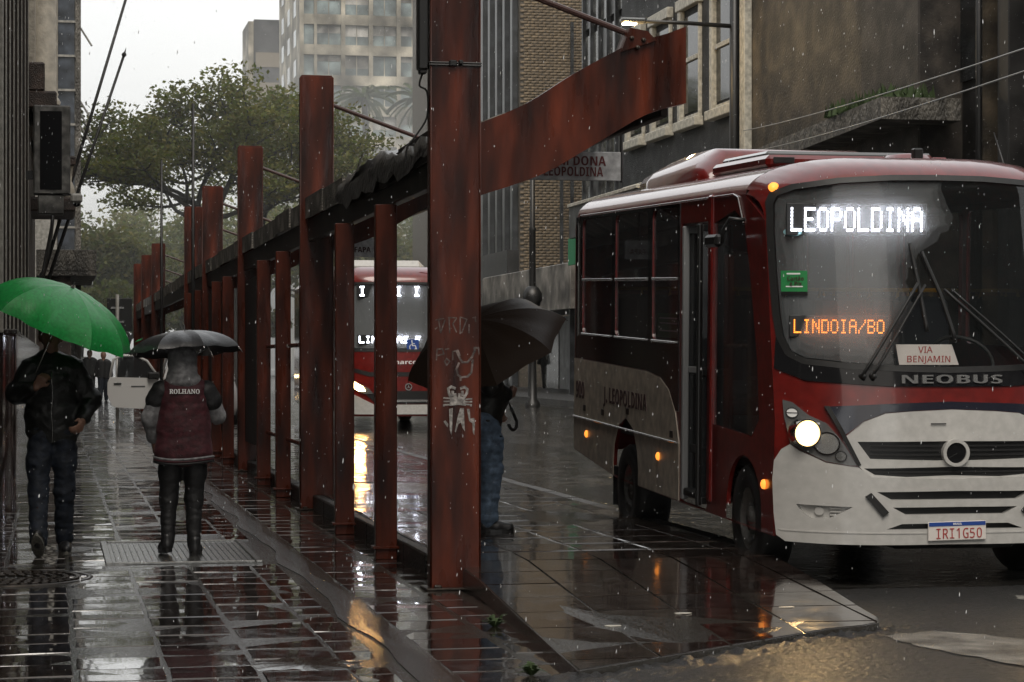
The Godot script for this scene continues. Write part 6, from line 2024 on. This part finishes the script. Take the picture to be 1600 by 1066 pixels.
func build_right_side():
	M.stained = mat(Color(0.115, 0.088, 0.056), 0.6, {grain = "stain", bumps = "rough_stone", bump = 0.15, scale = 0.3})
	M.stained_grey = mat(Color(0.075, 0.062, 0.050), 0.6, {grain = "stain", bumps = "rough_stone", bump = 0.15, scale = 0.4})
	M.dark_stone = mat(Color(0.030, 0.028, 0.027), 0.5, {grain = "stain", scale = 0.4})
	M.grey_render = mat(Color(0.042, 0.043, 0.045), 0.6, {grain = "stain", bumps = "rough_stone", bump = 0.4, scale = 0.4})
	M.white_trim = mat(Color(0.62, 0.59, 0.50), 0.5, {grain = "mottle", scale = 0.5})
	M.pane_dark = mat(Color(0.030, 0.034, 0.036), 0.07, {grain = "stain", scale = 0.3})
	M.pane_pale = mat(Color(0.23, 0.23, 0.215), 0.15, {grain = "stain", scale = 0.35})
	M.brick = mat(Color(0.30, 0.22, 0.13), 0.7, {grain = "grain", bumps = "rough_stone", bump = 0.3, scale = 0.8})
	M.mortar = mat(Color(0.13, 0.11, 0.085), 0.8, {grain = "mottle", scale = 0.8})
	M.rib_dark = mat(Color(0.055, 0.060, 0.066), 0.4, {grain = "stain", scale = 0.4})
	M.pale_panel = mat(Color(0.35, 0.32, 0.285), 0.45, {grain = "stain", scale = 0.3})
	M.wet_grey = mat(Color(0.16, 0.165, 0.165), 0.4, {grain = "stain", scale = 0.4})
	M.lamp_on = mat(Color(1.0, 0.84, 0.55), 0.4, {glow = 10.0})
	M.banner = mat(Color(0.03, 0.20, 0.09), 0.6)
	M.wire = mat(Color(0.16, 0.16, 0.16), 0.3)
	var t := thing("stone_building", "dark stained stone building with a deep concrete ledge behind the minibus", "building", Vector3.ZERO)
	wall_box(t, "wall", Vector3(16.55, 0.3, -53.5), Vector3(28, 15, -45.1), M.stained)
	wall_box(t, "pier", Vector3(16.40, 0.3, -45.1), Vector3(28, 15, -41.9), M.stained_grey, 0.03)
	wall_box(t, "wall", Vector3(17.3, 0.3, -41.9), Vector3(28, 13, -20), M.dark_stone)
	wall_box(t, "corner_strip", Vector3(16.35, 0.3, -53.5), Vector3(16.55, 15, -53.1), M.white_trim, 0.02)
	for p in [[40.3, 0.22, 1], [39.3, 0.5, 0], [37.0, 0.9, 0], [33.0, 0.9, 0], [29.0, 0.9, 0], [22.0, 0.9, 0]]:
		wall_box(t, "pilaster", Vector3(16.9, 0.3, -p[0]), Vector3(17.35, 13, -p[0] + p[1]), M.stained if p[2] else M.dark_stone, 0.02)
	for k in 2:
		wall_box(t, "window", Vector3(17.22, 6.8 + k * 4.0, -36.9), Vector3(17.31, 9.6 + k * 4.0, -33.1), M.pane_dark)
		wall_box(t, "window", Vector3(17.22, 6.8 + k * 4.0, -41.8), Vector3(17.31, 9.6 + k * 4.0, -40.4), M.pane_dark)
	wall_box(t, "entrance", Vector3(16.48, 0.4, -52.6), Vector3(16.56, 5.2, -46.0), M.black)
	var st := st_new()
	prism(st, PackedVector2Array([Vector2(15.3, 41.0), Vector2(16.9, 41.0), Vector2(17.2, 45.0), Vector2(16.6, 53.0), Vector2(16.38, 53.0)]), 5.98, 6.40, Transform3D(Basis(Vector3.RIGHT, -PI / 2), Vector3.ZERO))
	var lg := done(st, "ledge", M.concrete, t)
	lg.set_meta("label", "streaked concrete ledge with moss on top")
	rng.seed = 88
	st = st_new()
	for k in 420:
		var dd := rng.randf_range(41.1, 45.0)
		var p := Vector3(rng.randf_range(15.5, 16.4), 6.40, -dd)
		var a := rng.randf() * TAU
		var e := Vector3(cos(a), 0, sin(a)) * rng.randf_range(0.04, 0.12)
		tri(st, p - e, p + e, p + Vector3(rng.randf_range(-0.1, 0.1), rng.randf_range(0.08, 0.34), rng.randf_range(-0.1, 0.1)))
	done(st, "weeds", M.moss, lg).set_meta("kind", "stuff")
	for p in [[53.75, 16.30, 0.12], [39.9, 16.8, 0.06]]:
		st = st_new(0)
		tube(st, [Vector3(p[1], 0.3, -p[0]), Vector3(p[1], 12.9, -p[0])], p[2], 10)
		done(st, "downpipe", M.black, t)

	t = thing("corner_building", "dark building mirrored in the right half of the minibus windscreen", "building", Vector3.ZERO)
	wall_box(t, "wall", Vector3(11, 0, 10), Vector3(46, 34, 34), M.dark_stone)
	for k in 6:
		for q in 4: wall_box(t, "window", Vector3(16.0 + q * 5.5, 3.0 + k * 4.5, 9.9), Vector3(18.5 + q * 5.5, 6.0 + k * 4.5, 9.98), M.pane_dark)
	t = thing("grey_building", "grey rendered building with tall cream-framed sash windows", "building", Vector3.ZERO)
	wall_box(t, "wall", Vector3(16.55, 0.3, -66.0), Vector3(28, 16, -53.5), M.grey_render)
	for c in [[54.3, 56.3], [57.4, 59.35], [60.3, 62.25], [63.2, 65.1]]:
		for y in [3.2, 7.75, 12.3]:
			sash_window(t, 16.5, c[0], c[1], y, y + 2.95)

	t = thing("glazed_building", "building faced with pale upright glass strips behind the curved arm", "building", Vector3.ZERO)
	wall_box(t, "wall", Vector3(17.4, 0.3, -74.6), Vector3(28, 17, -66.0), M.dark_stone)
	for k in 7:
		for r in 4:
			var d0 := 66.3 + k * 1.12
			var y := 3.0 + r * 3.1
			wall_box(t, "pane", Vector3(17.32, y, -d0), Vector3(17.39, y + 2.85, -d0 - 0.98), M.pane_pale if (k + r) % 3 else M.wet_grey)
	for k in 8: wall_box(t, "mullion", Vector3(17.22, 0.3, -66.16 - k * 1.12), Vector3(17.39, 17, -66.28 - k * 1.12), M.rib_dark)

	t = thing("brick_building", "tall blind wall of ochre brick with a dark ribbed street front", "building", Vector3.ZERO)
	wall_box(t, "wall", Vector3(17.15, 0.3, -84.06), Vector3(28, 20.6, -110), M.mortar)
	st = st_new()
	rng.seed = 12
	var bm := BoxMesh.new()
	bm.size = Vector3(0.27, 0.088, 0.06)
	for r in 160:
		for c in 10:
			var x := 17.30 + c * 0.285 + (0.142 if r % 2 else 0.0)
			st.append_from(bm, 0, Transform3D(Basis.IDENTITY, Vector3(x, 3.4 + r * 0.106, -84.05 + rng.randf_range(-0.006, 0.006))))
	done(st, "bricks", M.brick, t).set_meta("kind", "stuff")
	wall_box(t, "downpipe", Vector3(19.0, 0.4, -83.7), Vector3(19.12, 14, -83.6), M.rib_dark)
	wall_box(t, "downpipe", Vector3(18.6, 4.8, -83.7), Vector3(18.72, 9.4, -83.6), M.rib_dark)
	for k in 12:
		wall_box(t, "rib", Vector3(16.92, 0.4, -84.3 - k * 1.5), Vector3(17.14, 20.5, -84.75 - k * 1.5), M.rib_dark, 0.02)
		for r in 4: wall_box(t, "window", Vector3(17.08, 5.6 + r * 3.4, -84.8 - k * 1.5), Vector3(17.14, 8.3 + r * 3.4, -85.75 - k * 1.5), M.pane_dark)
	wall_box(t, "fascia", Vector3(16.7, 4.0, -84.2), Vector3(17.15, 5.5, -102), M.dark_stone)
	wall_box(t, "shop_window", Vector3(17.0, 0.45, -84.4), Vector3(17.14, 3.9, -100), M.pane_dark)

	t = thing("pale_awning", "long pale shop awning across the street behind the dark umbrella", "awning", Vector3.ZERO)
	wall_box(t, "fascia", Vector3(15.0, 2.92, -66.2), Vector3(15.15, 4.30, -80.0), M.pale_panel, 0.02)
	wall_box(t, "end_panel", Vector3(15.0, 2.92, -66.0), Vector3(17.4, 4.30, -66.15), M.pale_panel, 0.02)
	wall_box(t, "soffit", Vector3(15.15, 2.95, -66.2), Vector3(17.4, 3.05, -80.0), M.wet_grey)
	wall_box(t, "end_panel", Vector3(15.0, 2.92, -80.05), Vector3(17.0, 4.25, -80.2), M.pale_panel, 0.02)
	for d in [67.0, 73.0, 79.0]: wall_box(t, "post", Vector3(15.2, 0.38, -d), Vector3(15.35, 2.94, -d - 0.15), M.rib_dark)
	for k in 5: wall_box(t, "shutter", Vector3(17.2, 0.4, -66.4 - k * 2.8), Vector3(17.39, 2.9, -69.0 - k * 2.8), M.wet_grey if k % 2 else M.pane_pale)
	t = thing("grey_canopy", "grey sloping shop canopy with a white edge beyond the minibus roof", "awning", Vector3.ZERO)
	wall_box(t, "fascia", Vector3(13.95, 4.75, -54.0), Vector3(14.1, 5.60, -61.6), M.wet_grey, 0.01)
	wall_box(t, "white_edge", Vector3(13.90, 5.60, -54.0), Vector3(14.1, 5.69, -61.6), M.white_trim, 0.01)
	wall_box(t, "soffit", Vector3(14.1, 4.8, -54.0), Vector3(16.5, 4.95, -61.6), M.wet_grey)
	wall_box(t, "end_panel", Vector3(14.1, 4.95, -61.45), Vector3(16.5, 5.6, -61.6), M.wet_grey)
	t = thing("green_banner", "small green shop banner at the rear of the minibus", "banner", Vector3.ZERO)
	wall_box(t, "cloth", Vector3(14.42, 4.10, -62.6), Vector3(14.48, 4.86, -63.8), M.banner, 0.01)
	wall_box(t, "bracket", Vector3(14.45, 4.86, -63.2), Vector3(17.35, 4.92, -63.26), M.black)

	# wall lamp over the street
	t = thing("street_lamp", "lit street lamp on a long dark arm above the minibus", "street lamp", Vector3(16.25, 9.55, -53.75))
	st = st_new(0)
	tube(st, [Vector3(0, 0, 0), Vector3(-1.2, 0.03, 0.1), Vector3(-2.40, 0.02, 0.2)], [0.055, 0.05, 0.04], 8)
	done(st, "arm", M.black, t)
	st = st_new()
	cbox(st, Vector3(-2.55, 0.03, 0.22), Vector3(0.62, 0.13, 0.24), 0.04, Basis(Vector3.FORWARD, 0.0))
	done(st, "head", M.steel, t)
	st = st_new()
	cbox(st, Vector3(-2.64, -0.045, 0.22), Vector3(0.34, 0.05, 0.18), 0.015, Basis(Vector3.FORWARD, 0.0))
	done(st, "lamp_glass", M.lamp_on, t)
	var lamp := OmniLight3D.new()
	lamp.name = "lamp_light"
	lamp.light_color = Color(1.0, 0.85, 0.6)
	lamp.light_energy = 2.0
	lamp.light_size = 0.15
	lamp.omni_range = 40.0
	lamp.omni_attenuation = 2.0
	lamp.shadow_enabled = true
	t.add_child(lamp)
	lamp.position = Vector3(-2.66, -0.22, 0.22)

	t = thing("lamp_post", "old dark lamp post with a round collar across the street", "lamp post", Vector3(12.17, 0.19, -58.0))
	st = st_new(0)
	lathe(st, [Vector2(0.20, 0.0), Vector2(0.20, 0.12), Vector2(0.12, 0.22), Vector2(0.10, 1.2), Vector2(0.09, 2.62)], 16)
	done(st, "base", M.black, t)
	st = st_new(0)
	lathe(st, [Vector2(0.06, 2.55), Vector2(0.20, 2.64), Vector2(0.26, 2.80), Vector2(0.25, 2.95), Vector2(0.16, 3.10), Vector2(0.09, 3.14)], 18)
	done(st, "collar", M.black, t)
	st = st_new(0)
	lathe(st, [Vector2(0.088, 3.1), Vector2(0.085, 4.55), Vector2(0.10, 4.60), Vector2(0.07, 4.68), Vector2(0.06, 6.6), Vector2(0.0, 6.62)], 14)
	done(st, "shaft", M.black, t)

	for w in [[Vector3(15.45, 6.64, -50.0), Vector3(8.86, 4.50, -20.0), 0.010, "upper overhead wire crossing in front of the stone building"], [Vector3(15.53, 6.14, -50.0), Vector3(8.86, 4.29, -20.0), 0.010, "lower overhead wire crossing in front of the stone building"]]:
		var dir: Vector3 = w[1] - w[0]
		var pp := []
		for k in 13:
			var s := k / 12.0 * 1.6 - 0.03
			pp.append(w[0] + dir * s - Vector3(0, 0.25 * s * (1.55 - s), 0))
		st = st_new(0)
		tube(st, pp, w[2], 5)
		tag(done(st, "overhead_wire", M.wire, null), w[3], "wire", "overhead wires")

func build_far_town():
	M.tower_cream = mat(Color(0.66, 0.60, 0.48), 0.7, {grain = "stain", scale = 0.06})
	M.tower_glass = mat(Color(0.36, 0.44, 0.44), 0.2, {grain = "stain", scale = 0.08})
	M.tower_blind = mat(Color(0.55, 0.53, 0.49), 0.6, {grain = "stain", scale = 0.1})
	M.tower_grey = mat(Color(0.12, 0.12, 0.125), 0.4, {grain = "stain", scale = 0.05})
	M.tower_band = mat(Color(0.20, 0.17, 0.13), 0.3)
	var t := thing("cream_tower", "tall cream apartment tower with rows of wide windows beyond the trees", "building", Vector3.ZERO)
	var x0 := 23.34
	var z := -220.0
	wall_box(t, "core", Vector3(x0 + 0.3, 0, z - 0.5), Vector3(46, 46, z - 20), M.tower_cream)
	var cols := [[23.75, 24.75], [25.03, 27.35], [27.75, 30.05], [30.45, 32.75], [33.15, 35.45], [35.85, 38.15], [38.55, 40.85]]
	var prev := x0
	for c in cols:
		wall_box(t, "pier", Vector3(prev, 0, z), Vector3(c[0], 46, z - 0.49), M.tower_cream)
		prev = c[1]
	wall_box(t, "pier", Vector3(prev, 0, z), Vector3(46, 46, z - 0.49), M.tower_cream)
	rng.seed = 61
	for r in 13:
		var y := 8.19 + r * 2.92
		for c in cols:
			wall_box(t, "spandrel", Vector3(c[0], y - 0.98, z - 0.06), Vector3(c[1], y, z - 0.49), M.tower_cream)
			var w := wall_box(t, "window", Vector3(c[0], y, z - 0.40), Vector3(c[1], y + 1.94, z - 0.485), M.tower_glass)
			if rng.randf() < 0.45:
				var h := rng.randf_range(0.4, 1.4)
				wall_box(w, "blind", Vector3(c[0] + 0.04, y + 1.94 - h, z - 0.37), Vector3(c[1] - 0.04, y + 1.93, z - 0.395), M.tower_blind)
			if c[1] - c[0] > 2.0:
				wall_box(w, "mullion", Vector3((c[0] + c[1]) * 0.5 - 0.04, y, z - 0.34), Vector3((c[0] + c[1]) * 0.5 + 0.04, y + 1.94, z - 0.368), M.tower_cream)
	wall_box(t, "side_wall", Vector3(x0, 0, z - 0.5), Vector3(x0 + 0.29, 46, z - 20), M.tower_cream)
	for r in 12:
		for k in 3:
			wall_box(t, "window", Vector3(x0 - 0.03, 8.4 + r * 2.92, z - 3.0 - k * 6), Vector3(x0 - 0.002, 10.0 + r * 2.92, z - 5.2 - k * 6), M.tower_glass)
	t = thing("grey_tower", "dark grey tower block behind the cream tower", "building", Vector3.ZERO)
	wall_box(t, "wall", Vector3(25.9, 0, -300), Vector3(36, 45.5, -318), M.tower_grey)
	wall_box(t, "side_strip", Vector3(25.2, 0, -300.5), Vector3(25.88, 45.3, -310), M.tower_cream)
	for k in 8: wall_box(t, "window_band", Vector3(26.1, 12.0 + k * 3.9, -299.9), Vector3(35.8, 13.9 + k * 3.9, -299.98), M.tower_band)

# ---------------------------------------------------------------- trees
class Leaves:
	var v := PackedVector3Array()
	var n := PackedVector3Array()
	var c := PackedColorArray()
	func leaf(p: Vector3, a: Vector3, b: Vector3, nrm: Vector3, col: Color):
		for q in [p - a, p + a, p - b, p - a, p + b, p + a]: v.append(q)
		for i in 6:
			n.append(nrm)
			c.append(col)
	func mesh() -> ArrayMesh:
		var arr := []
		arr.resize(Mesh.ARRAY_MAX)
		arr[Mesh.ARRAY_VERTEX] = v
		arr[Mesh.ARRAY_NORMAL] = n
		arr[Mesh.ARRAY_COLOR] = c
		var m := ArrayMesh.new()
		m.add_surface_from_arrays(Mesh.PRIMITIVE_TRIANGLES, arr)
		return m

func cluster(L: Leaves, at: Vector3, r: float, flat: float, count: int, size: float, tone: Color):
	var k := rng.randf_range(0.7, 1.25)
	for i in count:
		var d := Vector3(rng.randfn(), rng.randfn() * flat, rng.randfn()) * r * 0.48
		var nrm := Vector3(rng.randfn() * 0.9, 0.9, rng.randfn() * 0.9).normalized()
		var a := nrm.cross(Vector3(rng.randfn(), rng.randfn(), rng.randfn())).normalized()
		var b := nrm.cross(a)
		var s := size * rng.randf_range(0.6, 1.3)
		var j := rng.randf_range(0.75, 1.3) * k
		L.leaf(at + d, a * s, b * s * 0.55, nrm, Color(tone.r * j * rng.randf_range(0.85, 1.3), tone.g * j, tone.b * j))

func grow(st: SurfaceTool, L: Leaves, p: Vector3, dir: Vector3, len: float, r: float, level: int, o: Dictionary):
	var pts := [p]
	var radii := [r]
	var q := p
	var d := dir
	for k in 4:
		d = (d + Vector3(rng.randfn(), rng.randfn() * 0.5, rng.randfn()) * o.twist + Vector3(0, o.lift if level < 2 else o.lift * 0.4, 0)).normalized()
		q += d * len * 0.25
		pts.append(q)
		radii.append(lerpf(r, r * 0.62, (k + 1) / 4.0))
		if level >= o.levels - 1 and k >= 1:
			cluster(L, q + Vector3(0, 0.1, 0), o.tuft, o.flat, o.count, o.leaf, o.tone)
	tube(st, pts, radii, 7 if level < 2 else 5, false)
	if level >= o.levels: return
	var n: int = o.split if level > 0 else o.limbs
	var spin := rng.randf() * TAU
	for k in n:
		var a := spin + TAU * k / n + rng.randf_range(-0.4, 0.4)
		var side := d.cross(Vector3.UP if absf(d.y) < 0.95 else Vector3.RIGHT).normalized()
		var out := (side * cos(a) + side.cross(d) * sin(a)).normalized()
		var nd: Vector3 = (d * o.keep + out * o.spread * rng.randf_range(0.7, 1.2)).normalized()
		if level >= 1: nd.y = maxf(nd.y * o.squash, -0.05)
		grow(st, L, q, nd.normalized(), len * rng.randf_range(0.62, 0.88), r * 0.58, level + 1, o)

func tree(called: String, label: String, at: Vector3, o: Dictionary, seed_no: int, group: String):
	rng.seed = seed_no
	var t := thing(called, label, "tree", at, 0, group)
	var st := st_new(0)
	var L := Leaves.new()
	grow(st, L, Vector3(0, -0.1, 0), Vector3(o.get("lean", 0.0), 1, 0).normalized(), o.trunk, o.thick, 0, o)
	done(st, "trunk", M.bark, t)
	place(L.mesh(), "crown", M.leaf, t)

func build_trees():
	M.bark = mat(Color(0.045, 0.040, 0.033), 0.8, {grain = "stain", bumps = "rough_stone", bump = 0.8, scale = 0.8})
	M.leaf = mat(Color(1, 1, 1), 0.7, {vertex = true, back = Color(0.9, 1.0, 0.55)})
	var big := {trunk = 4.9, thick = 0.34, levels = 4, limbs = 5, split = 3, keep = 0.80, spread = 0.85, squash = 0.72, lift = 0.10, twist = 0.16, tuft = 0.95, flat = 0.40, count = 62, leaf = 0.112, tone = Color(0.135, 0.150, 0.036), lean = 0.1}
	tree("spreading_tree", "large spreading tree with an open layered crown behind the red columns", Vector3(7.3, 0, -95), big, 41, "")
	var mid := {trunk = 3.2, thick = 0.26, levels = 4, limbs = 4, split = 3, keep = 0.85, spread = 0.8, squash = 0.8, lift = 0.10, twist = 0.16, tuft = 1.15, flat = 0.6, count = 38, leaf = 0.145, tone = Color(0.10, 0.115, 0.032), lean = 0.0}
	var spots := [[1.6, 112, 0.92, "leafy tree partly behind the balcony at the left"], [4.4, 128, 1.0, "pale leafy tree just left of the red columns"], [9.0, 122, 1.05, "leafy tree standing behind the spreading tree"], [13.6, 116, 0.95, "leafy tree right of the spreading tree"], [17.4, 132, 1.0, "leafy tree below the first palm"], [22.5, 126, 1.05, "leafy tree under the second palm"], [28.0, 140, 1.1, "leafy tree behind the graffitied column"]]
	spots.append_array([[-0.6, 104, 0.45, "low bushy tree at the end of the pavement on the left"], [3.0, 108, 0.5, "low bushy tree left of the last red columns"], [8.0, 112, 0.55, "low bushy tree behind the middle red columns"]])
	var k := 0
	for s in spots:
		var o := mid.duplicate()
		for q in ["trunk", "tuft"]: o[q] = mid[q] * s[2]
		o.tone = [Color(0.135, 0.145, 0.042), Color(0.155, 0.155, 0.050), Color(0.125, 0.145, 0.038)][k % 3]
		tree("leafy_tree", s[3], Vector3(s[0], -0.05, -s[1]), o, 200 + k * 7, "trees across the square")
		k += 1
	# palms
	for p in [[20.2, 150, 18.6, "tall palm in front of the cream tower, left of the column"], [23.5, 148, 18.3, "tall palm partly hidden by the graffitied column"]]:
		rng.seed = int(p[0] * 10)
		var t := thing("palm_tree", p[3], "palm", Vector3(p[0], -0.05, -p[1]), 0, "palms before the tower")
		var st := st_new(0)
		var tr := []
		var rr := []
		for i in 9:
			tr.append(Vector3(0.25 * sin(i * 0.4), p[2] * i / 8.0, 0))
			rr.append(lerpf(0.32, 0.20, i / 8.0))
		tube(st, tr, rr, 9)
		done(st, "trunk", M.bark, t)
		var L := Leaves.new()
		for f in 48:
			var a := rng.randf() * TAU
			var up := rng.randf_range(-0.5, 1.0)
			var out := Vector3(cos(a), 0, sin(a))
			var pos: Vector3 = tr[-1]
			var dir := (out + Vector3.UP * up * 1.3).normalized()
			for sgm in 10:
				var nx := pos + dir * 0.24
				var side := dir.cross(Vector3.UP).normalized()
				var wd := 0.38 * sin(PI * (sgm + 1.5) / 12.0)
				for q in [-1.0, 1.0]:
					for h in 2:
						var b := pos.lerp(nx, h * 0.5)
						var tip: Vector3 = b + (side * q + dir * 0.7).normalized() * wd - Vector3(0, 0.10 + 0.1 * sgm * 0.1, 0)
						L.leaf((b + tip) * 0.5, (tip - b) * 0.5, dir * 0.065, Vector3.UP, Color(0.075, 0.100, 0.04) * rng.randf_range(0.8, 1.3))
				pos = nx
				dir = (dir - Vector3(0, 0.13, 0)).normalized()
		place(L.mesh(), "crown", M.leaf, t)

# ---------------------------------------------------------------- rain mist over the square at the end of the street
func build_mist():
	var f := FogVolume.new()
	f.name = "mist"
	f.shape = RenderingServer.FOG_VOLUME_SHAPE_BOX
	f.size = Vector3(200, 18, 230)
	f.position = Vector3(20, 8.6, -193)
	var m := FogMaterial.new()
	m.density = 0.006
	m.albedo = Color(0.93, 0.94, 0.94)
	f.material = m
	add_child(f)
	tag(f, "pale rain mist over the square beyond the shelter", "mist", "", "stuff")

# ---------------------------------------------------------------- falling rain
func build_rain():
	M.rain = mat(Color(0.6, 0.61, 0.62), 0.25)
	var st := st_new(0)
	lathe(st, [Vector2(0.0, -1.0), Vector2(0.75, -0.55), Vector2(1.0, -0.1), Vector2(0.5, 0.6), Vector2(0.0, 1.0)], 6)
	st.generate_normals()
	var mm := MultiMesh.new()
	mm.transform_format = MultiMesh.TRANSFORM_3D
	mm.mesh = st.commit()
	rng.seed = 909
	var n := 9000
	mm.instance_count = n
	for i in n:
		var d := 5.0 + 33.0 * pow(rng.randf(), 0.75)
		var x := rng.randf_range(-0.06, 0.47) * d
		var y := 1.5 + rng.randf_range(-0.14, 0.17) * d
		if y < 0.2 or x < -0.25: y = -0.6
		var r := rng.randf_range(0.0007, 0.0014) * rng.randf_range(0.7, 1.25)
		var b := Basis(Vector3.FORWARD, rng.randf_range(-0.05, 0.16)) * Basis.from_scale(Vector3(r, r * rng.randf_range(2.0, 6.0), r))
		mm.set_instance_transform(i, Transform3D(b, Vector3(x, y, -d)))
	var o := MultiMeshInstance3D.new()
	o.name = "rain"
	o.multimesh = mm
	o.material_override = M.rain
	add_child(o)
	tag(o, "falling raindrops in front of the street", "rain", "", "stuff")
